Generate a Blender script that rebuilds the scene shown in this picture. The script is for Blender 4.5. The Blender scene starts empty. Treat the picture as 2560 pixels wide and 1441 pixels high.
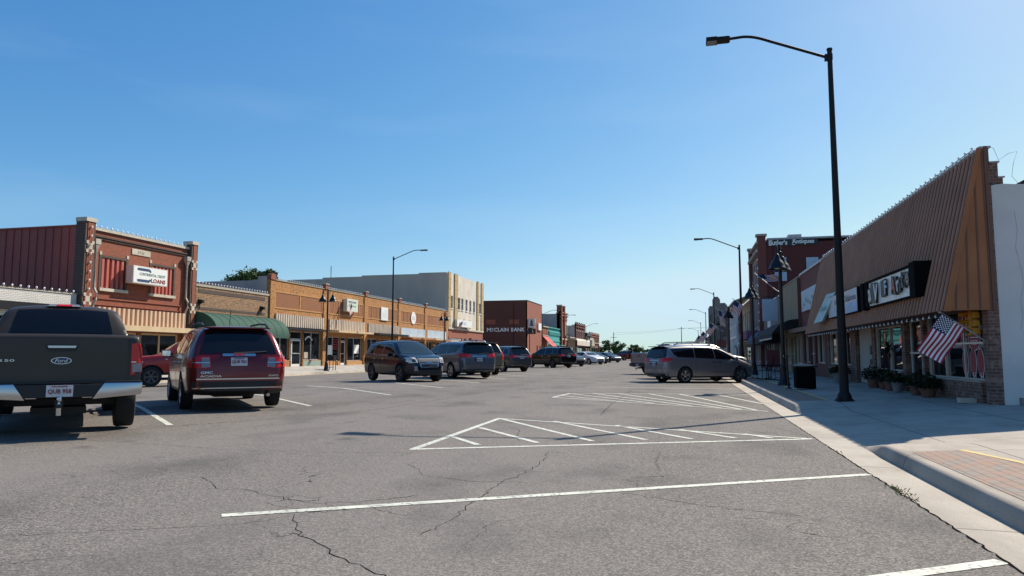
import bpy, bmesh, math, random
from mathutils import Vector, Matrix
from mathutils.bvhtree import BVHTree
R = math.radians
random.seed(7)
scene = bpy.context.scene
col = scene.collection

# ------------------------------------------------------------------ camera, sky, sun
cam = bpy.data.objects.new('camera', bpy.data.cameras.new('camera'))
col.objects.link(cam)
cam.data.sensor_width = 36.0
cam.data.lens = 1775.0 / 2560.0 * 36.0
cam.location = (0.0, 0.0, 1.10)
cam.rotation_euler = (R(90 + 5.359), 0.0, R(13.743))
cam.data.clip_start = 0.05
cam.data.clip_end = 9000
scene.camera = cam

EXPOSURE = 0.42
SKY_EXP = 2 ** EXPOSURE
SUN_EL, SUN_AZ = 42.3, 34.5          # azimuth from the street axis (+Y) towards +X
world = bpy.data.worlds.new('World')
scene.world = world
world.use_nodes = True
wn = world.node_tree
for n in list(wn.nodes):
    wn.nodes.remove(n)
sky = wn.nodes.new('ShaderNodeTexSky')
sky.sky_type = 'NISHITA'
sky.sun_disc = False
sky.sun_elevation = R(SUN_EL)
sky.sun_rotation = R(SUN_AZ)
sky.altitude = 300
sky.air_density = 1.0
sky.dust_density = 0.7
sky.ozone_density = 4.0
bg = wn.nodes.new('ShaderNodeBackground')
bg.inputs['Strength'].default_value = 0.10
wo = wn.nodes.new('ShaderNodeOutputWorld')
# grade the physical sky towards the deep, clean blue of the photograph (per-channel power and gain)
sep = wn.nodes.new('ShaderNodeSeparateColor')
cmb = wn.nodes.new('ShaderNodeCombineColor')
wn.links.new(sky.outputs[0], sep.inputs[0])
for ch, (gam, gain) in enumerate(((1.40, 1.62), (.95, 1.21), (.60, 1.09))):
    pw = wn.nodes.new('ShaderNodeMath')
    pw.operation = 'POWER'
    wn.links.new(sep.outputs[ch], pw.inputs[0])
    pw.inputs[1].default_value = gam
    ml = wn.nodes.new('ShaderNodeMath')
    ml.operation = 'MULTIPLY'
    wn.links.new(pw.outputs[0], ml.inputs[0])
    ml.inputs[1].default_value = gain * .1 ** (gam - 1) / SKY_EXP
    mn = wn.nodes.new('ShaderNodeMath')
    mn.operation = 'MINIMUM'
    wn.links.new(ml.outputs[0], mn.inputs[0])
    mn.inputs[1].default_value = (6.2, 8.2, 9.4)[ch] / SKY_EXP
    wn.links.new(mn.outputs[0], cmb.inputs[ch])
# a trace of thin cirrus
tc = wn.nodes.new('ShaderNodeTexCoord')
mp = wn.nodes.new('ShaderNodeMapping')
mp.inputs['Rotation'].default_value = (0, .25, .4)
mp.inputs['Scale'].default_value = (1.2, 3.0, 9.0)
wn.links.new(tc.outputs['Generated'], mp.inputs['Vector'])
cn = wn.nodes.new('ShaderNodeTexNoise')
cn.inputs['Scale'].default_value = 1.3
cn.inputs['Detail'].default_value = 6
wn.links.new(mp.outputs[0], cn.inputs['Vector'])
cr_ = wn.nodes.new('ShaderNodeMapRange')
cr_.inputs['From Min'].default_value = .48
cr_.inputs['From Max'].default_value = .80
cr_.inputs['To Max'].default_value = .12
wn.links.new(cn.outputs['Fac'], cr_.inputs['Value'])
cm = wn.nodes.new('ShaderNodeMix')
cm.data_type = 'RGBA'
wn.links.new(cr_.outputs[0], cm.inputs[0])
wn.links.new(cmb.outputs[0], cm.inputs[6])
cm.inputs[7].default_value = (5.0, 6.2, 7.4, 1)
wn.links.new(cm.outputs[2], bg.inputs[0])
wn.links.new(bg.outputs[0], wo.inputs[0])
sun = bpy.data.objects.new('sun', bpy.data.lights.new('sun', 'SUN'))
col.objects.link(sun)
sun.data.energy = 5.0
sun.data.angle = R(0.53)
sun.data.color = (1.0, 0.90, 0.76)
_d = Vector((math.sin(R(SUN_AZ)) * math.cos(R(SUN_EL)), math.cos(R(SUN_AZ)) * math.cos(R(SUN_EL)), math.sin(R(SUN_EL))))
sun.rotation_euler = _d.to_track_quat('Z', 'Y').to_euler()
sun.location = _d * 60
scene.view_settings.view_transform = 'Standard'
scene.view_settings.look = 'None'
scene.view_settings.exposure = EXPOSURE
scene.view_settings.gamma = 1.0
scene.cycles.use_denoising = True
scene.cycles.max_bounces = 6
scene.cycles.caustics_reflective = False
scene.cycles.caustics_refractive = False

# ------------------------------------------------------------------ materials
def nodes(name):
    m = bpy.data.materials.new(name)
    m.use_nodes = True
    t = m.node_tree
    b = t.nodes['Principled BSDF']
    return m, t, b

def N(t, kind, **kw):
    n = t.nodes.new(kind)
    for k, v in kw.items():
        if k in n.inputs.keys():
            n.inputs[k].default_value = v
        else:
            setattr(n, k, v)
    return n

def c4(c):
    return (c[0], c[1], c[2], 1.0)

def pos(t, mode='world', scale=(1, 1, 1)):
    if mode == 'world':
        out = N(t, 'ShaderNodeNewGeometry').outputs['Position']
    else:
        out = N(t, 'ShaderNodeTexCoord').outputs['Object']
    if scale != (1, 1, 1):
        mp = N(t, 'ShaderNodeMapping')
        mp.inputs['Scale'].default_value = scale
        t.links.new(out, mp.inputs['Vector'])
        out = mp.outputs[0]
    return out

def noise_fac(t, p, scale, detail=4, lo=.3, hi=.7):
    n = N(t, 'ShaderNodeTexNoise', Scale=scale, Detail=detail)
    t.links.new(p, n.inputs['Vector'])
    r = N(t, 'ShaderNodeMapRange')
    r.inputs['From Min'].default_value = lo
    r.inputs['From Max'].default_value = hi
    t.links.new(n.outputs['Fac'], r.inputs['Value'])
    return r.outputs[0]

def mixc(t, fac, a, b, mode='MIX'):
    m = N(t, 'ShaderNodeMix', data_type='RGBA', blend_type=mode)
    if isinstance(fac, (int, float)):
        m.inputs[0].default_value = fac
    else:
        t.links.new(fac, m.inputs[0])
    for s, v in ((6, a), (7, b)):
        if isinstance(v, (tuple, list)):
            m.inputs[s].default_value = c4(v)
        else:
            t.links.new(v, m.inputs[s])
    return m.outputs[2]

def bump(t, b, height, strength, dist=.01):
    bp = N(t, 'ShaderNodeBump')
    bp.inputs['Strength'].default_value = strength
    bp.inputs['Distance'].default_value = dist
    t.links.new(height, bp.inputs['Height'])
    t.links.new(bp.outputs[0], b.inputs['Normal'])

def mat(name, c, rough=.6, metal=0, c2=None, scale=2.0, detail=5, bmp=0, bscale=30, coat=0, spec=.5, mode='world', pscale=(1, 1, 1), emit=0):
    m, t, b = nodes(name)
    b.inputs['Base Color'].default_value = c4(c)
    b.inputs['Roughness'].default_value = rough
    b.inputs['Metallic'].default_value = metal
    b.inputs['Specular IOR Level'].default_value = spec
    if coat:
        b.inputs['Coat Weight'].default_value = coat
        b.inputs['Coat Roughness'].default_value = .03
    p = pos(t, mode, pscale)
    if c2 is not None:
        f = noise_fac(t, p, scale, detail)
        t.links.new(mixc(t, f, c, c2), b.inputs['Base Color'])
    if bmp:
        n = N(t, 'ShaderNodeTexNoise', Scale=bscale, Detail=4)
        t.links.new(p, n.inputs['Vector'])
        bump(t, b, n.outputs['Fac'], bmp, .01)
    if emit:
        b.inputs['Emission Color'].default_value = c4(c)
        b.inputs['Emission Strength'].default_value = emit
    return m

def brick(name, ca, cb, mortar, bw=.23, bh=.078, ms=.012, dirt=(.10, .07, .05), dirtf=.35, rough=.85, cc=None):
    m, t, b = nodes(name)
    g = N(t, 'ShaderNodeNewGeometry')
    sp = N(t, 'ShaderNodeSeparateXYZ')
    t.links.new(g.outputs['Position'], sp.inputs[0])
    ad = N(t, 'ShaderNodeMath', operation='ADD')
    t.links.new(sp.outputs[0], ad.inputs[0])
    t.links.new(sp.outputs[1], ad.inputs[1])
    cb_ = N(t, 'ShaderNodeCombineXYZ')
    t.links.new(ad.outputs[0], cb_.inputs[0])
    t.links.new(sp.outputs[2], cb_.inputs[1])
    br = N(t, 'ShaderNodeTexBrick')
    br.inputs['Scale'].default_value = 1
    br.inputs['Brick Width'].default_value = bw
    br.inputs['Row Height'].default_value = bh
    br.inputs['Mortar Size'].default_value = ms
    br.inputs['Mortar Smooth'].default_value = .3
    br.inputs['Bias'].default_value = 0
    br.inputs['Color1'].default_value = c4(ca)
    br.inputs['Color2'].default_value = c4(cb)
    br.inputs['Mortar'].default_value = c4(mortar)
    t.links.new(cb_.outputs[0], br.inputs['Vector'])
    c = br.outputs['Color']
    # per-patch tint and weather stains
    if cc is not None:
        c = mixc(t, noise_fac(t, cb_.outputs[0], 6.0, 2, .52, .6), c, cc)
    f = noise_fac(t, g.outputs['Position'], .7, 6, .45, .8)
    mm = N(t, 'ShaderNodeMath', operation='MULTIPLY')
    t.links.new(f, mm.inputs[0])
    mm.inputs[1].default_value = dirtf
    c = mixc(t, mm.outputs[0], c, dirt)
    t.links.new(c, b.inputs['Base Color'])
    b.inputs['Roughness'].default_value = rough
    bump(t, b, br.outputs['Fac'], -.4, .006)
    return m

def asphalt_material():
    m, t, b = nodes('asphalt')
    p = pos(t)
    v = N(t, 'ShaderNodeTexVoronoi', Scale=88.0)
    t.links.new(p, v.inputs['Vector'])
    agg = N(t, 'ShaderNodeSeparateColor')
    t.links.new(v.outputs['Color'], agg.inputs[0])
    mr = N(t, 'ShaderNodeMapRange')
    mr.inputs['From Min'].default_value = .25
    mr.inputs['From Max'].default_value = 1
    t.links.new(agg.outputs[0], mr.inputs['Value'])
    base = mixc(t, mr.outputs[0], (.078, .070, .062), (.29, .262, .230))
    v2 = N(t, 'ShaderNodeTexNoise', Scale=34.0, Detail=4)
    t.links.new(p, v2.inputs['Vector'])
    mr2 = N(t, 'ShaderNodeMapRange')
    mr2.inputs['From Min'].default_value = .3
    mr2.inputs['From Max'].default_value = .7
    mr2.inputs['To Min'].default_value = .84
    mr2.inputs['To Max'].default_value = 1.12
    t.links.new(v2.outputs['Fac'], mr2.inputs['Value'])
    cb = N(t, 'ShaderNodeCombineXYZ')
    for i in range(3):
        t.links.new(mr2.outputs[0], cb.inputs[i])
    base = mixc(t, 1.0, base, cb.outputs[0], 'MULTIPLY')
    # broad wear: worn driving lane stretched along the street, dark oily patches in the stalls
    wear = noise_fac(t, pos(t, 'world', (.35, .035, 1)), 1.0, 4, .35, .72)
    base = mixc(t, wear, base, mixc(t, .6, base, (.215, .195, .175)))
    stain = noise_fac(t, pos(t, 'world', (.8, .5, 1)), 1.0, 7, .50, .72)
    base = mixc(t, stain, base, mixc(t, .55, base, (.055, .052, .05)))
    spill = noise_fac(t, p, .9, 3, .66, .74)
    base = mixc(t, spill, base, mixc(t, .5, base, (.03, .028, .026)))
    ns = noise_fac(t, p, 2.3, 7, .62, .72)
    base = mixc(t, ns, base, mixc(t, .25, base, (.05, .05, .05)))
    # hairline crack network
    nz = N(t, 'ShaderNodeTexNoise', Scale=1.1, Detail=5)
    t.links.new(p, nz.inputs['Vector'])
    va = N(t, 'ShaderNodeVectorMath', operation='SCALE')
    t.links.new(nz.outputs['Color'], va.inputs[0])
    va.inputs['Scale'].default_value = 1.6
    vs = N(t, 'ShaderNodeVectorMath', operation='ADD')
    t.links.new(p, vs.inputs[0])
    t.links.new(va.outputs[0], vs.inputs[1])
    ve = N(t, 'ShaderNodeTexVoronoi', Scale=.27, feature='DISTANCE_TO_EDGE')
    t.links.new(vs.outputs[0], ve.inputs['Vector'])
    lt = N(t, 'ShaderNodeMath', operation='LESS_THAN')
    t.links.new(ve.outputs['Distance'], lt.inputs[0])
    lt.inputs[1].default_value = .0016
    lm = N(t, 'ShaderNodeMath', operation='MULTIPLY')
    t.links.new(lt.outputs[0], lm.inputs[0])
    gate = noise_fac(t, p, .5, 2, .42, .6)
    t.links.new(gate, lm.inputs[1])
    base = mixc(t, lm.outputs[0], base, (.03, .028, .026))
    t.links.new(base, b.inputs['Base Color'])
    b.inputs['Roughness'].default_value = .9
    b.inputs['Specular IOR Level'].default_value = .25
    bump(t, b, v.outputs['Distance'], -.55, .008)
    return m

def concrete(name, ca, cb, joint=None, stain=(.16, .13, .10)):
    m, t, b = nodes(name)
    p = pos(t)
    c = mixc(t, noise_fac(t, p, 1.3, 7, .3, .7), ca, cb)
    c = mixc(t, noise_fac(t, p, 60, 2, .35, .75), c, mixc(t, .35, c, (.14, .13, .12)))
    st = noise_fac(t, pos(t, 'world', (1.5, .5, 1)), 1.2, 8, .48, .74)
    gum = noise_fac(t, p, 7.0, 3, .70, .73)
    c = mixc(t, gum, c, mixc(t, .45, c, (.07, .06, .05)))
    c = mixc(t, st, c, mixc(t, .5, c, stain))
    if joint:
        sp = N(t, 'ShaderNodeSeparateXYZ')
        t.links.new(p, sp.inputs[0])
        cb_ = N(t, 'ShaderNodeCombineXYZ')
        t.links.new(sp.outputs[0], cb_.inputs[0])
        t.links.new(sp.outputs[1], cb_.inputs[1])
        br = N(t, 'ShaderNodeTexBrick', offset=0.0)
        br.inputs['Scale'].default_value = 1
        br.inputs['Brick Width'].default_value = joint[0]
        br.inputs['Row Height'].default_value = joint[1]
        br.inputs['Mortar Size'].default_value = .011
        t.links.new(cb_.outputs[0], br.inputs['Vector'])
        c = mixc(t, br.outputs['Fac'], c, (.10, .09, .08))
    t.links.new(c, b.inputs['Base Color'])
    b.inputs['Roughness'].default_value = .9
    n = N(t, 'ShaderNodeTexNoise', Scale=90, Detail=3)
    t.links.new(p, n.inputs['Vector'])
    bump(t, b, n.outputs['Fac'], .25, .004)
    return m

def paver_material():
    m, t, b = nodes('brick_paver')
    p = pos(t)
    sp = N(t, 'ShaderNodeSeparateXYZ')
    t.links.new(p, sp.inputs[0])
    cb_ = N(t, 'ShaderNodeCombineXYZ')
    t.links.new(sp.outputs[1], cb_.inputs[0])
    t.links.new(sp.outputs[0], cb_.inputs[1])
    br = N(t, 'ShaderNodeTexBrick')
    br.inputs['Scale'].default_value = 1
    br.inputs['Brick Width'].default_value = .22
    br.inputs['Row Height'].default_value = .11
    br.inputs['Mortar Size'].default_value = .006
    br.inputs['Color1'].default_value = c4((.27, .165, .115))
    br.inputs['Color2'].default_value = c4((.215, .19, .16))
    br.inputs['Mortar'].default_value = c4((.06, .045, .04))
    t.links.new(cb_.outputs[0], br.inputs['Vector'])
    c = mixc(t, noise_fac(t, p, 4.0, 3, .45, .6), br.outputs['Color'], mixc(t, .4, br.outputs['Color'], (.33, .17, .11)))
    t.links.new(c, b.inputs['Base Color'])
    b.inputs['Roughness'].default_value = .85
    bump(t, b, br.outputs['Fac'], -.5, .005)
    return m

def paint_white():
    m, t, b = nodes('road_paint')
    p = pos(t)
    c = mixc(t, noise_fac(t, p, 5, 6, .35, .75), (.64, .65, .54), (.44, .44, .38))
    ch = noise_fac(t, p, 22, 6, .57, .64)
    c = mixc(t, ch, c, (.22, .21, .20))
    t.links.new(c, b.inputs['Base Color'])
    b.inputs['Roughness'].default_value = .7
    return m

def leaf_mat(name, a, bb):
    m, t, b = nodes(name)
    oi = N(t, 'ShaderNodeNewGeometry')
    c = mixc(t, noise_fac(t, oi.outputs['Position'], 1.6, 3, .3, .7), a, bb)
    c = mixc(t, oi.outputs['Random Per Island'], c, mixc(t, .6, c, (bb[0] * 1.5, bb[1] * 1.4, bb[2])))
    t.links.new(c, b.inputs['Base Color'])
    b.inputs['Roughness'].default_value = .6
    b.inputs['Specular IOR Level'].default_value = .3
    return m

def glass_dark(name, c=(.012, .014, .016), rough=.02, spec=.8, wob=.02):
    m, t, b = nodes(name)
    b.inputs['Base Color'].default_value = c4(c)
    b.inputs['Roughness'].default_value = rough
    b.inputs['Specular IOR Level'].default_value = spec
    n = N(t, 'ShaderNodeTexNoise', Scale=.9, Detail=1)
    t.links.new(pos(t), n.inputs['Vector'])
    bump(t, b, n.outputs['Fac'], wob, .3)
    return m

def carpaint(name, c, metal=.5, rough=.32, coat=.5):
    m, t, b = nodes(name)
    p = pos(t, 'object')
    f = noise_fac(t, p, 1.4, 5, .4, .75)
    d = mixc(t, .12 if max(c) > .1 else .035, c, (.22, .19, .15))
    t.links.new(mixc(t, f, c, d), b.inputs['Base Color'])
    b.inputs['Metallic'].default_value = metal
    b.inputs['Roughness'].default_value = rough
    b.inputs['Coat Weight'].default_value = coat
    b.inputs['Specular IOR Level'].default_value = .35
    b.inputs['Coat Roughness'].default_value = .05
    return m

M = {}
M['asphalt'] = asphalt_material()
M['gutter'] = concrete('gutter_concrete', (.40, .35, .28), (.50, .45, .37), (50, 3.1))
M['kerb'] = concrete('kerb_concrete', (.36, .31, .245), (.45, .39, .31), (50, 3.1), stain=(.10, .09, .08))
M['walk'] = concrete('sidewalk_concrete', (.37, .32, .26), (.45, .39, .315), (1.75, 1.6))
M['walk_left'] = concrete('pale_sidewalk_concrete', (.40, .38, .34), (.5, .47, .42), (1.8, 1.8))
M['paver'] = paver_material()
M['paint'] = paint_white()
M['yellow_paint'] = mat('yellow_paint', (.62, .42, .08), .7, c2=(.45, .32, .10), scale=6)
M['crack'] = mat('crack_tar', (.010, .009, .008), 1.0, c2=(.022, .02, .017), scale=20, spec=0)
M['dirt'] = mat('dirt', (.16, .13, .09), .95, c2=(.10, .11, .05), scale=.4)
M['white_brick'] = brick('white_brick', (.62, .60, .55), (.70, .68, .63), (.36, .34, .30), dirtf=.15)
M['red_brick'] = brick('red_brick', (.27, .062, .026), (.20, .045, .02), (.20, .10, .07), dirtf=.22, cc=(.30, .075, .03))
M['dark_brick'] = brick('dark_brick', (.075, .045, .035), (.05, .032, .028), (.11, .085, .07), dirtf=.3)
M['brown_brick'] = brick('brown_brick', (.26, .13, .06), (.10, .05, .03), (.30, .22, .14), bw=.3, bh=.1, ms=.016, cc=(.34, .19, .09), dirtf=.2)
M['orange_brick'] = brick('orange_brick', (.47, .215, .055), (.35, .14, .035), (.38, .22, .09), cc=(.27, .10, .03), dirtf=.25)
M['orange_brick_dark'] = brick('orange_brick_dark', (.27, .09, .03), (.22, .075, .03), (.26, .13, .06), dirtf=.15)
M['orange_brick_light'] = brick('orange_brick_light', (.52, .25, .075), (.45, .20, .06), (.42, .25, .11), dirtf=.1)
M['rust_brick'] = brick('rust_brick', (.29, .075, .035), (.24, .06, .03), (.24, .10, .07), dirtf=.15)
M['plum_brick'] = brick('plum_brick', (.13, .024, .02), (.105, .02, .018), (.12, .03, .026), dirtf=.12)
M['maroon_brick'] = brick('maroon_brick', (.20, .05, .035), (.16, .04, .03), (.2, .08, .06), dirtf=.2)
M['shop_brick'] = brick('shop_brick', (.20, .085, .055), (.09, .042, .032), (.20, .14, .11), bw=.2, bh=.07, cc=(.26, .16, .12), dirtf=.3)
M['stone'] = mat('limestone', (.55, .50, .40), .85, c2=(.42, .38, .30), scale=3, bmp=.15)
M['gray_stone'] = brick('gray_stone', (.23, .215, .19), (.19, .18, .16), (.13, .12, .11), bw=.7, bh=.35, ms=.02, dirtf=.3)
M['gray_plaster'] = mat('gray_plaster', (.46, .41, .35), .9, c2=(.36, .325, .285), scale=.9, detail=8, bmp=.1, pscale=(1, 1, .35))
M['gray_plaster_dark'] = mat('gray_plaster_dark', (.60, .49, .38), .9, c2=(.50, .41, .325), scale=.5, detail=8, pscale=(1, 1, .4))
M['cream_plaster'] = mat('cream_plaster', (.66, .60, .50), .85, c2=(.52, .47, .40), scale=.8, detail=8, bmp=.08)
M['tan_tile'] = brick('tan_tile', (.46, .33, .16), (.42, .30, .14), (.24, .17, .09), bw=.75, bh=1.2, ms=.05, dirtf=.2)
M['maroon_metal'] = mat('maroon_metal', (.31, .062, .048), .6, c2=(.24, .05, .04), scale=.6, detail=6)
M['rose_metal'] = mat('rose_metal', (.46, .12, .085), .5, c2=(.40, .10, .075), scale=1.2)
M['beige_metal'] = mat('beige_metal', (.62, .44, .30), .6, c2=(.53, .37, .25), scale=1.2, detail=7)
M['cream_metal'] = mat('cream_metal', (.62, .53, .42), .6, c2=(.52, .44, .35), scale=1.4, detail=7)
M['rib_shadow'] = mat('rib_gap', (.10, .06, .04), .8)
M['cream_paint'] = mat('cream_paint', (.62, .47, .28), .6, c2=(.52, .38, .22), scale=1.5)
M['downspout'] = mat('galvanised_downspout', (.48, .44, .38), .5, c2=(.30, .26, .22), scale=3, pscale=(1, 1, .4))
M['brown_metal'] = mat('brown_metal_sheet', (.18, .062, .031), .75, c2=(.125, .045, .025), scale=.8, detail=8, spec=.2)
M['brown_rib'] = mat('brown_metal_rib', (.46, .24, .15), .6, c2=(.36, .18, .11), scale=1.5)
M['rust_panel'] = mat('rust_panel', (.37, .135, .042), .65, c2=(.27, .092, .03), scale=1.2, detail=6)
M['brown_trim'] = mat('brown_trim', (.14, .06, .035), .6)
M['coping'] = mat('metal_coping', (.42, .40, .40), .45, c2=(.34, .33, .34), scale=3)
M['tan_coping'] = mat('concrete_coping', (.42, .37, .29), .8, c2=(.33, .29, .23), scale=4)
M['white_stucco'] = mat('white_stucco', (.70, .65, .60), .9, c2=(.58, .54, .50), scale=1.1, detail=9, bmp=.35, bscale=9)
M['rubble'] = mat('broken_plaster', (.30, .28, .25), .95, c2=(.16, .13, .11), scale=9, bmp=.8, bscale=20)
M['wood'] = mat('weathered_plank', (.40, .33, .22), .9, c2=(.28, .23, .15), scale=2.2, detail=7, pscale=(1, 3, .35))
M['gray_siding'] = mat('gray_siding', (.24, .23, .21), .8, c2=(.20, .19, .18), scale=1)
M['mauve_stone'] = mat('mauve_stone', (.34, .28, .26), .85, c2=(.28, .23, .22), scale=1.5, detail=6)
M['black_metal'] = mat('black_metal', (.008, .008, .010), .42, c2=(.013, .013, .015), scale=6, spec=.35)
M['pole_black'] = mat('pole_black', (.009, .008, .009), .6, c2=(.014, .012, .012), scale=3, spec=.25)
M['black_fabric'] = mat('black_fabric', (.014, .014, .015), .9)
M['navy_fabric'] = mat('navy_fabric', (.075, .10, .135), .9, c2=(.06, .08, .11), scale=2)
M['green_fabric'] = mat('green_fabric', (.014, .062, .043), .85, c2=(.02, .078, .054), scale=1.5, detail=6)
M['red_fabric'] = mat('red_fabric', (.42, .035, .04), .8, c2=(.5, .06, .06), scale=1)
M['white_fabric'] = mat('white_fabric', (.62, .57, .48), .85, c2=(.52, .47, .39), scale=1)
M['mauve_fabric'] = mat('mauve_fabric', (.21, .08, .15), .85)
M['teal'] = mat('teal_paint', (.05, .36, .33), .7, c2=(.045, .31, .29), scale=1.5)
M['white'] = mat('white_paint', (.74, .73, .70), .5, c2=(.66, .65, .62), scale=4)
M['pale_blue'] = mat('pale_blue_board', (.45, .53, .60), .5, c2=(.36, .45, .54), scale=1.2)
M['sky_print'] = mat('sky_print', (.20, .40, .66), .5, c2=(.48, .60, .74), scale=1.3)
M['sky_print_pale'] = mat('sky_print_pale', (.50, .56, .64), .5, c2=(.62, .54, .52), scale=.8)
M['teal_sign'] = mat('teal_sign', (.28, .44, .46), .5, c2=(.38, .55, .56), scale=1.2)
M['milk_sign'] = mat('milk_sign', (.66, .70, .58), .4, c2=(.58, .62, .5), scale=2)
M['sign_white'] = mat('sign_white', (.78, .78, .74), .35)
M['sign_gray'] = mat('sign_gray', (.55, .54, .50), .4)
M['navy'] = mat('navy_print', (.02, .05, .12), .5)
M['maroon_print'] = mat('maroon_print', (.22, .02, .018), .5)
M['ink'] = mat('black_ink', (.012, .012, .012), .5)
M['ink_green'] = mat('faded_green_print', (.15, .25, .22), .5)
M['red_print'] = mat('red_print', (.30, .016, .025), .6)
M['gold'] = mat('gold_print', (.35, .22, .05), .5)
M['flag_red'] = mat('flag_red', (.40, .02, .04), .85)
M['flag_white'] = mat('flag_white', (.82, .80, .80), .85)
M['flag_blue'] = mat('flag_blue', (.018, .03, .085), .85)
M['amber'] = mat('yellow_enamel', (.66, .30, .02), .45, c2=(.55, .25, .02), scale=4)
M['terracotta'] = mat('terracotta', (.15, .07, .045), .85, c2=(.2, .09, .06), scale=6)
M['gray_pot'] = mat('gray_pot', (.2, .19, .19), .85)
M['bulb'] = mat('bulb_glass', (.85, .85, .82), .3, spec=.8)
M['shop_glass'] = glass_dark('shop_glass')
M['window_glass'] = glass_dark('window_glass', (.03, .034, .038), .06)
M['green_glass'] = glass_dark('teal_glass', (.03, .05, .05), .04, .7)
M['car_glass'] = glass_dark('car_glass', (.006, .007, .010), .02, .38, .0)
M['windshield'] = glass_dark('windshield_glass', (.018, .034, .044), .02, .5, .0)
M['alum'] = mat('aluminium_frame', (.62, .62, .60), .35, metal=.6)
M['interior'] = mat('dark_interior', (.02, .018, .016), .9)
M['sage'] = mat('sage_panel', (.26, .33, .27), .7, c2=(.22, .28, .23), scale=2)
M['tyre'] = mat('tyre_rubber', (.012, .012, .012), .85, mode='object', bmp=.3, bscale=60)
M['alloy'] = mat('alloy_rim', (.42, .42, .43), .3, metal=.9)
M['dark_alloy'] = mat('dark_alloy_rim', (.09, .09, .10), .35, metal=.8)
M['chrome'] = mat('chrome', (.50, .50, .51), .2, metal=1.0)
M['plastic'] = mat('black_plastic', (.014, .014, .015), .6, mode='object')
M['tail_red'] = mat('tail_lamp_red', (.55, .008, .012), .25, spec=.4, coat=.15)
M['tail_clear'] = mat('tail_lamp_clear', (.20, .20, .21), .2, spec=.6, coat=.4)
M['headlamp'] = mat('headlamp_glass', (.60, .58, .52), .1, spec=.8, coat=1)
M['amber_lamp'] = mat('amber_lamp', (.45, .16, .02), .2, spec=.8)
M['mirror'] = mat('mirror_glass', (.75, .78, .8), .02, metal=1.0)
M['plate_white'] = mat('plate_white', (.62, .60, .60), .5)
M['bark'] = mat('bark', (.10, .075, .055), .95, c2=(.06, .045, .035), scale=6, bmp=.6, bscale=12)
M['leaf_dark'] = leaf_mat('leaf_dark', (.035, .07, .02), (.055, .10, .028))
M['leaf_mid'] = leaf_mat('leaf_mid', (.05, .095, .028), (.08, .13, .04))
M['leaf_olive'] = leaf_mat('leaf_olive', (.075, .10, .035), (.11, .14, .05))
M['pot_leaf'] = leaf_mat('pot_leaf', (.007, .013, .005), (.012, .021, .008))
M['pale_board'] = mat('pale_tan_board', (.80, .62, .36), .8, c2=(.70, .53, .30), scale=2)
M['board_maroon'] = mat('board_maroon', (.085, .014, .016), .7)
M['hairline'] = mat('hairline_crack', (.36, .33, .30), .9)
M['dry_grass'] = leaf_mat('dry_grass', (.16, .17, .05), (.22, .21, .08))
M['rose_gap'] = mat('rose_gap', (.16, .04, .03), .7)  # darker rose that paints shade into the rib grooves
M['matt_black'] = mat('matt_black', (.006, .006, .006), .95, spec=.1)
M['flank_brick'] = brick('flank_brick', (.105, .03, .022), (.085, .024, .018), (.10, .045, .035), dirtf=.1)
M['wood_pole'] = mat('utility_pole_wood', (.10, .075, .055), .9)
M['roof'] = mat('tar_roof', (.12, .11, .10), .95)

# ------------------------------------------------------------------ mesh helpers
WORLD = {}

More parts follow.
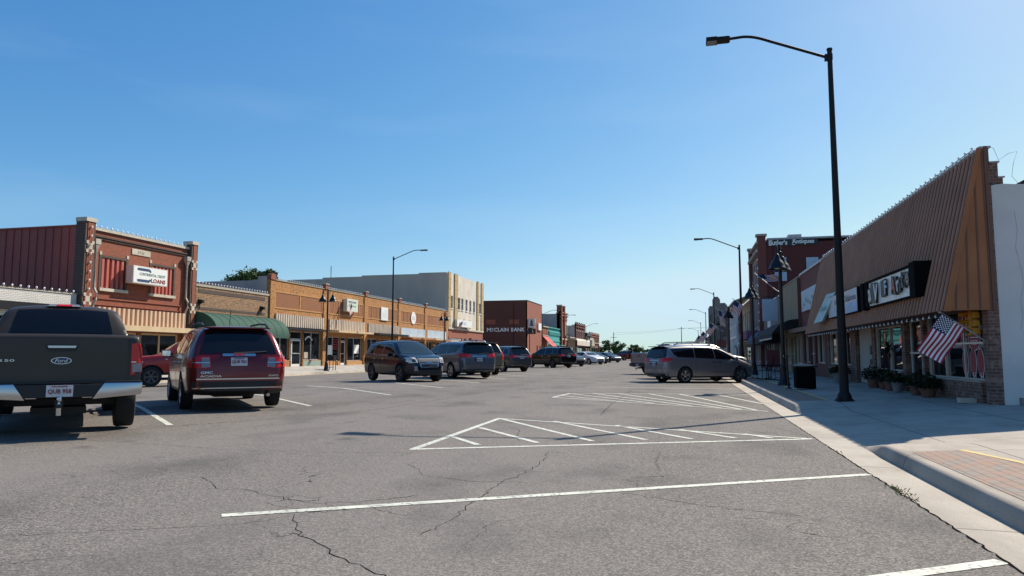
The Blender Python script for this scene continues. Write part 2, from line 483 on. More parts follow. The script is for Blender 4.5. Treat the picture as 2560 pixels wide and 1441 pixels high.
class MB:
    """collects faces (with a material index each) and links them as ONE mesh object"""
    def __init__(s):
        s.v, s.f, s.m = [], [], []

    def face(s, pts, m=0):
        k = len(s.v)
        s.v += [tuple(p) for p in pts]
        s.f.append(tuple(range(k, k + len(pts))))
        s.m.append(m)

    def mesh(s, vs, fs, m=0):
        k = len(s.v)
        s.v += [tuple(p) for p in vs]
        for f in fs:
            s.f.append(tuple(i + k for i in f))
            s.m.append(m)

    def hexa(s, p, m=0):
        s.mesh(p, [(0, 3, 2, 1), (4, 5, 6, 7), (0, 1, 5, 4), (1, 2, 6, 5), (2, 3, 7, 6), (3, 0, 4, 7)], m)

    def box(s, x0, x1, y0, y1, z0, z1, m=0):
        s.hexa([(x0, y0, z0), (x1, y0, z0), (x1, y1, z0), (x0, y1, z0), (x0, y0, z1), (x1, y0, z1), (x1, y1, z1), (x0, y1, z1)], m)

    def fbox(s, fr, a0, a1, d0, d1, z0, z1, m=0):
        s.hexa([fr(a0, d0, z0), fr(a1, d0, z0), fr(a1, d1, z0), fr(a0, d1, z0), fr(a0, d0, z1), fr(a1, d0, z1), fr(a1, d1, z1), fr(a0, d1, z1)], m)

    def prism(s, poly, fn, d0, d1, m=0):
        """poly [(a,b)] extruded from d0 to d1; fn(a,b,d) -> point"""
        n = len(poly)
        k = len(s.v)
        s.v += [tuple(fn(a, b, d0)) for a, b in poly] + [tuple(fn(a, b, d1)) for a, b in poly]
        s.f += [tuple(range(k + n - 1, k - 1, -1)), tuple(range(k + n, k + 2 * n))]
        s.m += [m, m]
        for i in range(n):
            j = (i + 1) % n
            s.f.append((k + i, k + j, k + n + j, k + n + i))
            s.m.append(m)

    def tube(s, pts, r, n=8, m=0):
        pts = [Vector(p) for p in pts]
        rs = r if isinstance(r, (list, tuple)) else [r] * len(pts)
        rings = []
        up = Vector((0, 0, 1))
        for i, p in enumerate(pts):
            d = (pts[min(i + 1, len(pts) - 1)] - pts[max(i - 1, 0)]).normalized()
            a = d.cross(up)
            if a.length < 1e-3:
                a = d.cross(Vector((0, 1, 0)))
            a.normalize()
            b = d.cross(a)
            rings.append([p + (a * math.cos(2 * math.pi * j / n) + b * math.sin(2 * math.pi * j / n)) * rs[i] for j in range(n)])
        k = len(s.v)
        for rg in rings:
            s.v += [tuple(q) for q in rg]
        for i in range(len(rings) - 1):
            for j in range(n):
                q = (j + 1) % n
                s.f.append((k + i * n + j, k + i * n + q, k + (i + 1) * n + q, k + (i + 1) * n + j))
                s.m.append(m)
        e = k + (len(rings) - 1) * n
        s.f += [tuple(range(k + n - 1, k - 1, -1)), tuple(range(e, e + n))]
        s.m += [m, m]

    def lathe(s, prof, c, n=20, m=0, axis='Z', cap=True):
        """prof [(r,h)] turned about an axis through c"""
        k = len(s.v)
        c = Vector(c)
        for r, h in prof:
            for j in range(n):
                a = 2 * math.pi * j / n
                u, w = r * math.cos(a), r * math.sin(a)
                s.v.append(tuple(c + (Vector((u, w, h)) if axis == 'Z' else Vector((u, h, w)) if axis == 'Y' else Vector((h, u, w)))))
        for i in range(len(prof) - 1):
            for j in range(n):
                q = (j + 1) % n
                s.f.append((k + i * n + j, k + i * n + q, k + (i + 1) * n + q, k + (i + 1) * n + j))
                s.m.append(m)
        for i in (0, len(prof) - 1) if cap else ():
            if prof[i][0] > 1e-4:
                s.f.append(tuple(k + i * n + j for j in range(n)))
                s.m.append(m)

    def text(s, body, h, fn, m=0, width=None, depth=.004, bold=0.0, shear=0.0):
        """lettering of height h centred on (0,0); fn(x,y,z) -> point"""
        cu = bpy.data.curves.new('lettering', 'FONT')
        cu.body = body
        cu.align_x = 'CENTER'
        cu.resolution_u = 2
        cu.extrude = depth
        cu.offset = bold
        cu.shear = shear
        ob = bpy.data.objects.new('lettering', cu)
        col.objects.link(ob)
        me = bpy.data.meshes.new_from_object(ob.evaluated_get(bpy.context.evaluated_depsgraph_get()))
        if me.vertices:
            xs = [v.co.x for v in me.vertices]
            ys = [v.co.y for v in me.vertices]
            cx, cy = (min(xs) + max(xs)) / 2, (min(ys) + max(ys)) / 2
            sy = h / (max(ys) - min(ys))
            sx = width / (max(xs) - min(xs)) if width else sy
            s.mesh([fn((v.co.x - cx) * sx, (v.co.y - cy) * sy, v.co.z + depth) for v in me.vertices], [tuple(p.vertices) for p in me.polygons], m)
        bpy.data.meshes.remove(me)
        bpy.data.objects.remove(ob)
        bpy.data.curves.remove(cu)

    def build(s, name, mats, parent=None, smooth=None, origin=None, recalc=True, bevel=0):
        if not isinstance(mats, (list, tuple)):
            mats = [mats]
        off = Vector((0, 0, 0))
        if parent is not None:
            off = WORLD[parent.name]
        elif origin is not None:
            off = Vector(origin)
        me = bpy.data.meshes.new(name)
        me.from_pydata([(x - off.x, y - off.y, z - off.z) for x, y, z in s.v], [], s.f)
        for x in mats:
            me.materials.append(M[x] if isinstance(x, str) else x)
        me.polygons.foreach_set('material_index', s.m)
        if recalc or smooth or bevel:
            bm = bmesh.new()
            bm.from_mesh(me)
            if smooth or bevel:
                bmesh.ops.remove_doubles(bm, verts=bm.verts, dist=1e-5)
            if bevel:
                ed = [e for e in bm.edges if len(e.link_faces) == 2 and e.calc_face_angle(0) > .6]
                bmesh.ops.bevel(bm, geom=ed, offset=bevel, segments=2, affect='EDGES', profile=.6)
            if recalc:
                bmesh.ops.recalc_face_normals(bm, faces=bm.faces)
            bm.to_mesh(me)
            bm.free()
        if smooth:
            me.polygons.foreach_set('use_smooth', [True] * len(me.polygons))
            me.set_sharp_from_angle(angle=R(smooth))
        o = bpy.data.objects.new(name, me)
        col.objects.link(o)
        if parent is not None:
            o.parent = parent
        else:
            o.location = off
        WORLD[o.name] = off.copy()
        return o

def tag(o, label, cat, group=None):
    o['label'] = label
    o['category'] = cat
    if group:
        o['group'] = group
    return o

def struct(o):
    o['kind'] = 'structure'
    return o

def thing(name, label, cat, loc=(0, 0, 0), group=None):
    o = bpy.data.objects.new(name, None)
    o.empty_display_size = .3
    col.objects.link(o)
    o.location = loc
    WORLD[o.name] = Vector(loc)
    return tag(o, label, cat, group)

def copy_tree(o, parent=None):
    c = o.copy()
    col.objects.link(c)
    if parent is not None:
        c.parent = parent
    for ch in list(o.children):
        copy_tree(ch, c)
    return c

def frame(kind, k):
    """facade frames: fn(a along the wall, d outwards, z)"""
    if kind == 'left':       # faces +X
        return lambda a, d, z: Vector((k + d, a, z))
    if kind == 'right':      # faces -X
        return lambda a, d, z: Vector((k - d, a, z))
    return lambda a, d, z: Vector((a, k - d, z))     # faces -Y

def wall(mb, fr, a0, a1, z0, z1, holes=(), depth=.22, m=0):
    """a wall face with real openings: cells round the holes plus their reveals"""
    A = sorted({a0, a1} | {h[0] for h in holes} | {h[1] for h in holes})
    Z = sorted({z0, z1} | {h[2] for h in holes} | {h[3] for h in holes})
    for i in range(len(A) - 1):
        for j in range(len(Z) - 1):
            ca, cz = (A[i] + A[i + 1]) / 2, (Z[j] + Z[j + 1]) / 2
            if any(h[0] < ca < h[1] and h[2] < cz < h[3] for h in holes):
                continue
            mb.face([fr(A[i], 0, Z[j]), fr(A[i + 1], 0, Z[j]), fr(A[i + 1], 0, Z[j + 1]), fr(A[i], 0, Z[j + 1])], m)
    for h in holes:
        p = [(h[0], h[2]), (h[1], h[2]), (h[1], h[3]), (h[0], h[3])]
        for k in range(4):
            (a, z), (b, y) = p[k], p[(k + 1) % 4]
            mb.face([fr(a, 0, z), fr(b, 0, y), fr(b, -depth, y), fr(a, -depth, z)], m)

def window(root, fr, a0, a1, z0, z1, nx=1, nz=1, depth=.16, glass='shop_glass', fmat='alum', fw=.05, zs=None, label=None):
    """glass pane (part) with its frame and mullions (sub-part)"""
    g = MB()
    g.fbox(fr, a0, a1, -depth - .03, -depth, z0, z1)
    o = g.build('window', glass, root)
    f = MB()
    d0, d1 = -depth + .002, -depth + .05
    f.fbox(fr, a0, a1, d0, d1, z0, z0 + fw)
    f.fbox(fr, a0, a1, d0, d1, z1 - fw, z1)
    f.fbox(fr, a0, a0 + fw, d0, d1, z0 + fw, z1 - fw)
    f.fbox(fr, a1 - fw, a1, d0, d1, z0 + fw, z1 - fw)
    for i in range(1, nx):
        a = a0 + (a1 - a0) * i / nx
        f.fbox(fr, a - fw / 2, a + fw / 2, d0, d1, z0 + fw, z1 - fw)
    for z in (zs or [z0 + (z1 - z0) * i / nz for i in range(1, nz)]):
        f.fbox(fr, a0 + fw, a1 - fw, d0, d1 - .004, z - fw / 2, z + fw / 2)
    f.build('frame', fmat, o)
    return o

def door(root, fr, a0, a1, z0, z1, depth=.16, fmat='alum', glass='shop_glass', fw=.09):
    f = MB()
    d0, d1 = -depth - .02, -depth + .05
    f.fbox(fr, a0, a0 + fw, d0, d1, z0, z1)
    f.fbox(fr, a1 - fw, a1, d0, d1, z0, z1)
    f.fbox(fr, a0 + fw, a1 - fw, d0, d1, z1 - fw, z1)
    f.fbox(fr, a0 + fw, a1 - fw, d0, d1, z0, z0 + .22)
    o = f.build('door', fmat, root)
    g = MB()
    g.fbox(fr, a0 + fw, a1 - fw, d0 + .02, d0 + .04, z0 + .22, z1 - fw)
    g.build('glass', glass, o)
    h = MB()
    h.fbox(fr, a0 + fw, a1 - fw, d1 + .004, d1 + .05, z0 + 1.0, z0 + 1.05)
    h.fbox(fr, a0 + fw, a0 + fw + .03, d1 - .002, d1 + .03, z0 + .95, z0 + 1.1)
    h.build('handle', 'alum', o)
    return o

def corrugated(name, root, fr, a0, a1, z0, z1, d, pitch, m, deep=.06, top=0.0, gap=None):
    """vertical-ribbed sheet panel; the grooves are real recesses"""
    b = MB()
    n = max(2, int(round((a1 - a0) / pitch)))
    p = (a1 - a0) / n
    b.fbox(fr, a0, a1, min(.01, d - deep - .01), d - deep, z0, z1, 1)  # gap colour, darker than the ribs, stands in for groove shade
    for i in range(n):
        a = a0 + i * p
        b.prism([(a + p * .10, d - deep), (a + p * .2, d), (a + p * .66, d), (a + p * .76, d - deep)],
                lambda x, y, z: fr(x, y + .001, z), z0 + .001, z1 - .001, 0)
    return b.build(name, [m, gap or m], root)

def string_lights(label, pts, group, sag=.05, bulb_r=.045, up=True, bulb_mesh=[None]):
    """cable with one bulb per point"""
    t = thing('string_light', label, 'string lights', pts[0], group)
    c = MB()
    path = []
    for i, p in enumerate(pts):
        path.append(Vector(p))
        if i < len(pts) - 1:
            path.append((Vector(p) + Vector(pts[i + 1])) / 2 - Vector((0, 0, sag)))
    c.tube(path, .009, 5)
    c.build('cable', 'plastic', t)
    if bulb_mesh[0] is None:
        b = MB()
        b.lathe([(.0, .075), (.02, .068), (.033, .045), (.033, .03), (.018, .008), (.014, -.02), (.0, -.02)], (0, 0, 0), 8)
        o = b.build('bulb', 'bulb', t, smooth=60, origin=(0, 0, 0))
        me = o.data
        me.transform(Matrix.Translation(WORLD[t.name]))
        bulb_mesh[0] = me
        col.objects.unlink(o)
        bpy.data.objects.remove(o)
    for p in pts:
        o = bpy.data.objects.new('bulb', bulb_mesh[0])
        col.objects.link(o)
        o.parent = t
        o.location = Vector(p) - Vector(pts[0])
        k = bulb_r / .032
        o.scale = (k, k, k if up else -k)
    return t

def line_pts(a, b, n):
    a, b = Vector(a), Vector(b)
    return [a.lerp(b, (i + .5) / n) for i in range(n)]

# ------------------------------------------------------------------ ground, street, kerbs, markings
def gz(x):
    if x > -11:
        return -.22 * max(0.0, x + 11) / 13.0
    return -.30 * (-11 - x) / 14.0

def sheet(name, m, X, Y, zf, **kw):
    b = MB()
    vs = [(x, y, zf(x, y)) for y in Y for x in X]
    n = len(X)
    fs = [(j * n + i, j * n + i + 1, (j + 1) * n + i + 1, (j + 1) * n + i) for j in range(len(Y) - 1) for i in range(n - 1)]
    b.mesh(vs, fs)
    return struct(b.build(name, m, recalc=False, **kw))

XR = [-25.2, -22, -18, -14.5, -11, -8, -5, -2, 0, 1.95]
YR = [-40, 0, 30, 60, 100, 200, 460]
sheet('ground', 'dirt', [-5000, -400, 0, 400, 5000], [-3000, -100, 300, 900, 7000], lambda x, y: -.40)
sheet('road', 'asphalt', XR, YR, lambda x, y: gz(x))
sheet('cross_street', 'asphalt', [-140, -25.8], [101.5, 117], lambda x, y: gz(-25.2) - .012)
sheet('cross_street', 'asphalt', [2.42, 120], [83, 110.5], lambda x, y: gz(2.0) - .012)
sheet('road_gutter', 'gutter', [1.95, 2.43], [-40, 0, 20, 60, 460], lambda x, y: gz(x) + .003)
sheet('road_gutter', 'gutter', [-25.82, -25.2], [-40, 0, 20, 60, 460], lambda x, y: gz(x) + .003)

def kh(y):          # kerb height on the near side: dropped at the driveway
    def ss(a, b, v):
        t = min(1, max(0, (v - a) / (b - a)))
        return t * t * (3 - 2 * t)
    return .15 * (1 - ss(10.1, 11.5, y)) + .15 * ss(17.0, 18.4, y) + .012

ZF = gz(2.43)
YS = [-40, -5, 0, 2, 4, 6, 8, 9, 9.8] + [10.1 + .15 * i for i in range(11)] + [13, 15, 16.6] + [17 + .15 * i for i in range(11)] + [20, 24, 28, 32, 36, 40, 50, 60, 70, 82.5]

def kerb_side(Y, hf, s, x0, zf, xin, zin, names):
    """kerb (rounded lip) and the sidewalk behind it; s = direction away from the road; x0 = foot of the kerb, a number or a function of y"""
    fx = x0 if callable(x0) else (lambda y: x0)
    prof = lambda y: [(0, 0), (.05, hf(y) * .85), (.075, hf(y) * .97), (.095, hf(y)), (.165, hf(y) + .003)]
    b = MB()
    for i in range(len(Y) - 1):
        p, q, xa, xb = prof(Y[i]), prof(Y[i + 1]), fx(Y[i]), fx(Y[i + 1])
        for j in range(4):
            b.face([(xa + s * p[j][0], Y[i], zf + p[j][1]), (xa + s * p[j + 1][0], Y[i], zf + p[j + 1][1]),
                    (xb + s * q[j + 1][0], Y[i + 1], zf + q[j + 1][1]), (xb + s * q[j][0], Y[i + 1], zf + q[j][1])])
    for y in (Y[0], Y[-1]):
        p = prof(y)
        b.face([(fx(y) + s * a, y, zf + z) for a, z in p] + [(fx(y) + s * .165, y, zf)])
    struct(b.build('kerb', 'kerb', smooth=50))
    T = (0, .12, .3, .6, 1)
    xx = lambda y, t: (fx(y) + s * .165) * (1 - t) + xin * t
    z = lambda y, t: (zf + hf(y) + .003) * (1 - t) + zin * t
    w = MB()
    for i in range(len(Y) - 1):
        for t0, t1 in zip(T, T[1:]):
            w.face([(xx(y, t), y, z(y, t)) for y, t in ((Y[i], t0), (Y[i], t1), (Y[i + 1], t1), (Y[i + 1], t0))])
    struct(w.build('sidewalk', names, smooth=30))
    return lambda x, y: z(y, (x - fx(y) - s * .165) / (xin - fx(y) - s * .165))

def near_foot(y):
    return 2.42 - .012 * max(0, 8 - y) / 8

walk_z = kerb_side(YS, kh, 1, near_foot, ZF, 6.02, .10, 'walk')
kerb_side([110.5, 140, 200, 300, 460], lambda y: .15, 1, 2.43, ZF, 6.02, .10, 'walk')
ZL = gz(-25.82)
left_z = kerb_side([-40, 0, 20, 40, 60, 80, 101.5], lambda y: .17, -1, -25.82, ZL, -29.52, .18, 'walk_left')
kerb_side([117, 160, 200, 300, 460], lambda y: .17, -1, -25.82, ZL, -28.52, .16, 'walk_left')
sheet('parking_lot', 'walk', [6.02, 60], [-40, 16.2], lambda x, y: .10)

def walk_patch(name, m, poly, dz):
    b = MB()
    bm = bmesh.new()
    f = bm.faces.new([bm.verts.new((x, y, 0)) for x, y in poly])
    for y in YS + [k * 1.0 for k in range(-4, 82)]:
        bmesh.ops.bisect_plane(bm, geom=bm.verts[:] + bm.edges[:] + bm.faces[:], plane_co=(0, y, 0), plane_no=(0, 1, 0))
    bm.verts.ensure_lookup_table()
    b.mesh([(v.co.x, v.co.y, walk_z(v.co.x, v.co.y) + dz) for v in bm.verts], [tuple(v.index for v in f.verts) for f in bm.faces])
    bm.free()
    return struct(b.build(name, m, recalc=False))

walk_patch('paver_strip', 'paver', [(2.59, -6), (2.59, 9.5), (3.13, 9.62), (3.33, 8.6), (3.42, 7.4), (3.42, -6)], .004)
walk_patch('paver_strip', 'paver', [(2.65, 19.2), (2.65, 80), (3.32, 80), (3.32, 19.2)], .004)
walk_patch('yellow_line', 'yellow_paint', [(3.13, 9.63), (3.19, 9.68), (3.40, 8.65), (3.49, 7.4), (3.49, -6), (3.425, -6), (3.425, 7.4), (3.345, 8.6)], .005)
walk_patch('yellow_line', 'yellow_paint', [(3.325, 19.3), (3.40, 19.2), (3.40, 80), (3.325, 80)], .005)
b = MB()
for y0, y1 in ((20, 36.5), (40, 101)):
    b.face([(-26.11, y0, ZL + .177), (-26.02, y0, ZL + .177), (-26.02, y1, ZL + .177), (-26.11, y1, ZL + .177)])
struct(b.build('yellow_line', 'yellow_paint', recalc=False))

def strip(mb, pts, w, dz=.004, jitter=0.0, sub=.6, m=0):
    """flat painted strip that follows the crowned road"""
    P = [Vector((p[0], p[1])) for p in pts]
    Q = [P[0]]
    for i in range(len(P) - 1):
        n = max(1, int((P[i + 1] - P[i]).length / sub))
        for k in range(1, n + 1):
            q = P[i].lerp(P[i + 1], k / n)
            if jitter and not (i == len(P) - 2 and k == n):
                q += Vector((random.gauss(0, jitter), random.gauss(0, jitter)))
            Q.append(q)
    L, Rr = [], []
    for i, q in enumerate(Q):
        d = (Q[min(i + 1, len(Q) - 1)] - Q[max(i - 1, 0)]).normalized()
        nrm = Vector((-d.y, d.x)) * (w / 2 * (random.uniform(.35, 1.35) if jitter else 1))
        if jitter and i in (0, len(Q) - 1):
            nrm *= .2
        L.append(q + nrm)
        Rr.append(q - nrm)
    for i in range(len(Q) - 1):
        mb.face([(a.x, a.y, gz(a.x) + dz) for a in (L[i], L[i + 1], Rr[i + 1], Rr[i])], m)

MARKS = [((-3.48, 8.77), (-3.53, 13.47)), ((-3.49, 8.81), (1.88, 12.1)), ((-3.51, 13.39), (1.88, 12.1)), ((-3.45, 10.31), (-2.81, 9.53)), ((-3.41, 11.66), (-2.08, 10.05)), ((-3.46, 13.33), (-1.37, 10.56)), ((-2.44, 13.3), (-0.62, 11.01)), ((-1.25, 12.98), (0.05, 11.38)), ((-0.14, 12.7), (0.72, 11.75)), ((0.89, 12.42), (1.28, 11.97)), ((-3.75, 20.26), (-3.61, 22.51)), ((-3.75, 20.26), (1.82, 17.67)), ((-3.61, 22.51), (2.0, 25.03)), ((-3.63, 21.15), (-1.66, 19.4)), ((-3.52, 22.33), (-0.82, 19.1)), ((-2.96, 22.88), (0.11, 18.65)), ((-2.18, 23.23), (0.79, 18.3)), ((-1.24, 23.62), (1.25, 18.05)), ((-0.23, 23.94), (1.59, 17.9)), ((0.91, 24.34), (1.95, 20.37)), ((-3.73, 27.04), (1.93, 28.7)), ((-3.82, 30.9), (1.93, 33.4))]
k = 0
for a, c in MARKS:
    b = MB()
    strip(b, [a, c], .10, .003 + .0004 * (k % 5))
    struct(b.build('road_marking', 'paint', recalc=False))
    k += 1
for (x, y) in ((1.93, 5.29), (1.93, 8.70), (1.93, 38.8), (1.93, 43.2), (1.93, 47.6), (1.93, 52.0), (1.93, 56.4), (1.93, 60.8), (1.93, 65.2), (1.93, 69.6), (1.93, 74.0)):
    b = MB()
    strip(b, [(x, y), (x - 5.41, y - 3.82)], .105)
    struct(b.build('road_marking', 'paint', recalc=False))
for i in range(16):
    y = 10.07 + 4.47 * i
    b = MB()
    strip(b, [(-8.2, y), (-13.8, y + 5.15)], .105)
    struct(b.build('road_marking', 'paint', recalc=False))

CRACKS = [(.011, [(-3.0, 5.11), (-2.76, 4.72), (-2.6, 4.56), (-2.48, 4.47), (-2.15, 4.17), (-1.92, 4.03), (-1.7, 3.89), (-1.56, 3.72)]), (.008, [(-4.75, 6.29), (-4.33, 5.94), (-4.19, 5.78), (-3.89, 5.82), (-3.45, 5.63), (-3.02, 5.48), (-2.71, 5.67), (-2.32, 6.06)]), (.01, [(-1.77, 9.22), (-1.69, 8.52), (-1.69, 7.62), (-1.81, 6.74), (-1.79, 6.15), (-1.77, 5.51), (-1.83, 4.78)]), (.008, [(-3.1, 7.69), (-2.91, 7.46), (-2.63, 7.03), (-2.08, 6.86), (-1.55, 7.0)]), (.009, [(-8.01, 8.11), (-6.45, 8.05), (-5.67, 7.95), (-3.97, 8.28), (-3.36, 8.62)]), (.006, [(-4.5, 3.94), (-4.27, 4.07), (-3.32, 4.6), (-3.12, 4.79), (-2.98, 5.04)]), (.007, [(-6.82, 8.12), (-6.92, 11.25)]), (.008, [(-3.33, 12.41), (-2.71, 11.62), (-2.51, 10.53), (-2.35, 10.09)]), (.008, [(-.63, 6.79), (-.08, 6.54), (.25, 6.4), (.87, 6.29)]), (.016, [(-1.92, 25.91), (-1.88, 18.46), (-1.76, 14.83)]), (.008, [(-.31, 8.11), (-.39, 9.0), (-.34, 9.75)]), (.008, [(1.33, 14.4), (1.63, 13.41), (1.81, 12.83), (1.87, 11.99)]), (.02, [(1.955, -4), (1.955, 5), (1.955, 14), (1.955, 40), (1.955, 82)]), (.018, [(-9.5, 6), (-6.5, 14), (-6.2, 22), (-6.4, 40)]), (.01, [(-7.5, 16.5), (-5.5, 16.9), (-3, 16.2), (.5, 16.4)])]
for w, pts in CRACKS:
    b = MB()
    strip(b, pts, w * (.75 if w < .02 else .9), .0018 if w < .02 else .0045, jitter=.006 if w == .02 else .016, sub=.07)
    struct(b.build('road_crack', 'crack', recalc=False))

# weeds rooted in the gutter seam
b = MB()
rnd = random.Random(3)
for cx, cy, n in ((1.97, 7.75, 60), (1.96, 7.35, 22), (1.97, 10.4, 6)):
    for k in range(n):
        x, y = cx + rnd.gauss(0, .035), cy + rnd.gauss(0, .12)
        h, a = rnd.uniform(.01, .03), rnd.uniform(0, 6.28)
        dx, dy = math.cos(a) * .03, math.sin(a) * .03
        z = gz(x) + .002
        b.face([(x - .002, y, z), (x + .002, y, z), (x + dx * .6 + .0015, y + dy * .6, z + h), (x + dx, y + dy, z + h * .8)])
o = b.build('grass', 'dry_grass', None, recalc=False)
o['kind'] = 'stuff'

# ------------------------------------------------------------------ vehicles
def lerp_at(tab, x):
    if x <= tab[0][0]:
        return tab[0][1]
    for (a, p), (b, q) in zip(tab, tab[1:]):
        if x <= b:
            return p + (q - p) * (x - a) / (b - a)
    return tab[-1][1]

def apply_mods(o):
    dg = bpy.context.evaluated_depsgraph_get()
    me = bpy.data.meshes.new_from_object(o.evaluated_get(dg))
    o.modifiers.clear()
    old = o.data
    o.data = me
    bpy.data.meshes.remove(old)

def car_body(sp, root, paint):
    xs = sp['stations']
    bm = bmesh.new()
    cr = bm.edges.layers.float.new('crease_edge')
    rings = []
    for x in xs:
        zt = lerp_at(sp['top'], x)
        zb = lerp_at(sp['bottom'], x)
        w = lerp_at(sp['width'], x)
        zbe = min(lerp_at(sp['belt'], x), zt - .05)
        tum = lerp_at(sp.get('tum', [(0, .30)]), x)
        ze = zbe + (zt - zbe) * .86
        wbe = w * .965
        we = max(.3, wbe - tum * (ze - zbe) - .015)
        zm = zb + .48 * (zbe - zb)
        half = [(w * .82, zb), (w * .955, zb + .06), (w, zm), (w * .99, zb + .86 * (zbe - zb)), (wbe, zbe), (we, ze), (we * .72, zt - .22 * (zt - ze))]
        pts = [(0, zb)] + half + [(0, zt)] + [(-a, b) for a, b in reversed(half)]
        rings.append([bm.verts.new((x, a, b)) for a, b in pts])
    n = len(rings[0])
    for i in range(len(rings) - 1):
        for j in range(n):
            q = (j + 1) % n
            bm.faces.new((rings[i][j], rings[i][q], rings[i + 1][q], rings[i + 1][j]))
    bm.faces.new(rings[0])
    bm.faces.new(list(reversed(rings[-1])))
    bm.edges.ensure_lookup_table()
    keep = {2: .5, 5: .55, 6: .35, n - 2: .5, n - 5: .55, n - 6: .35}
    idx = {v: (i, j) for i, rg in enumerate(rings) for j, v in enumerate(rg)}
    for e in bm.edges:
        (i, j), (k, l) = idx[e.verts[0]], idx[e.verts[1]]
        if j == l and j in keep:
            e[cr] = keep[j]
        if i == k and (i in (0, len(rings) - 1) or i in sp.get('sharp', ())):
            e[cr] = .6
    bmesh.ops.recalc_face_normals(bm, faces=bm.faces)
    me = bpy.data.meshes.new('body')
    bm.to_mesh(me)
    bm.free()
    o = bpy.data.objects.new('body', me)
    col.objects.link(o)
    md = o.modifiers.new('s', 'SUBSURF')
    md.levels = md.render_levels = 2
    apply_mods(o)
    solid = BVHTree.FromPolygons([v.co.copy() for v in o.data.vertices], [tuple(p.vertices) for p in o.data.polygons])
    # wheel arches
    r = sp['r'] + sp.get('gap', .055)
    for xw in sp['axles']:
        for s in (1, -1):
            c = MB()
            y0 = s * (sp['track'] - .22)
            c.lathe([(r, 0), (r, s * .9)], (xw, y0, sp['r'] + .01), 28, axis='Y')
            co = c.build('cutter', 'plastic', None, origin=(0, 0, 0))
            md = o.modifiers.new('b', 'BOOLEAN')
            md.operation = 'DIFFERENCE'
            md.object = co
            md.solver = 'EXACT'
            apply_mods(o)
            bpy.data.objects.remove(co)
    me = o.data
    me.materials.clear()
    for k in (paint, 'plastic'):
        me.materials.append(M[k] if isinstance(k, str) else k)
    bm = bmesh.new()
    bm.from_mesh(me)
    zc = sp.get('clad', .3)
    if zc:
        bmesh.ops.bisect_plane(bm, geom=bm.verts[:] + bm.edges[:] + bm.faces[:], plane_co=(0, 0, zc), plane_no=(0, 0, 1), dist=1e-4)
    for f in bm.faces:
        c = f.calc_center_median()
        dark = c.z < zc
        for xw in sp['axles']:
            d = math.hypot(c.x - xw, c.z - sp['r'] - .01)
            nrm = f.normal
            if abs(c.y) > sp['track'] - .3 and d < r + .02 and (d < r - .03 or abs(nrm.y) < .35):
                dark = True
        f.material_index = 1 if dark else 0
        f.smooth = True
    bm.to_mesh(me)
    bm.free()
    me.set_sharp_from_angle(angle=R(34))
    o.parent = root
    WORLD[o.name] = Vector((0, 0, 0))
    return o, solid

VIEW = {'L': lambda a, b: (Vector((a, 6, b)), Vector((0, -1, 0))), 'R': lambda a, b: (Vector((a, -6, b)), Vector((0, 1, 0))),
        'B': lambda a, b: (Vector((-9, a, b)), Vector((1, 0, 0))), 'F': lambda a, b: (Vector((9, a, b)), Vector((-1, 0, 0))),
        'T': lambda a, b: (Vector((a, b, 9)), Vector((0, 0, -1)))}

def panel(bvh, poly, view, off=.006, step=.10, mb=None, m=0):
    """a conforming panel: the outline is laid onto the body surface, offset outwards, with closed edges"""
    bm = bmesh.new()
    bm.faces.new([bm.verts.new((a, b, 0)) for a, b in poly])
    bmesh.ops.triangulate(bm, faces=bm.faces[:])
    for ax in (0, 1):
        lo, hi = min(p[ax] for p in poly), max(p[ax] for p in poly)
        k = math.ceil(lo / step) * step
        while k < hi:
            if k - lo > .004 and hi - k > .004:
                no = (1, 0, 0) if ax == 0 else (0, 1, 0)
                co = (k, 0, 0) if ax == 0 else (0, k, 0)
                bmesh.ops.bisect_plane(bm, geom=bm.verts[:] + bm.edges[:] + bm.faces[:], plane_co=co, plane_no=no, dist=1e-5)
            k += step
    bm.verts.ensure_lookup_table()
    top, low = [], []
    for v in bm.verts:
        o, d = VIEW[view](v.co.x, v.co.y)
        h, nr, _, _ = bvh.ray_cast(o, d)
        if h is None:
            h, nr, _, _ = bvh.find_nearest(o + d * 5)
        if nr.dot(d) > 0:
            nr = -nr
        nr = (nr * .6 - d * .4).normalized()
        top.append(h + nr * off)
        low.append(h - nr * .004)
    k = len(top)
    fs = [tuple(v.index for v in f.verts) for f in bm.faces]
    for e in bm.edges:
        if len(e.link_faces) == 1:
            a, b = e.verts[0].index, e.verts[1].index
            fs.append((a, b, b + k, a + k))
    bm.free()
    mb = mb or MB()
    mb.mesh(top + low, fs, m)
    return mb

def rrect(a0, a1, b0, b1, r=.03, n=3):
    out = []
    for cx, cy, s in ((a1 - r, b1 - r, 0), (a0 + r, b1 - r, 90), (a0 + r, b0 + r, 180), (a1 - r, b0 + r, 270)):
        for k in range(n + 1):
            t = R(s + 90 * k / n)
            out.append((cx + r * math.cos(t), cy + r * math.sin(t)))
    return out

def ellipse(ca, cb, ra, rb, n=20):
    return [(ca + ra * math.cos(2 * math.pi * k / n), cb + rb * math.sin(2 * math.pi * k / n)) for k in range(n)]

def mirror_poly(p):
    return [(-a, b) for a, b in reversed(p)]

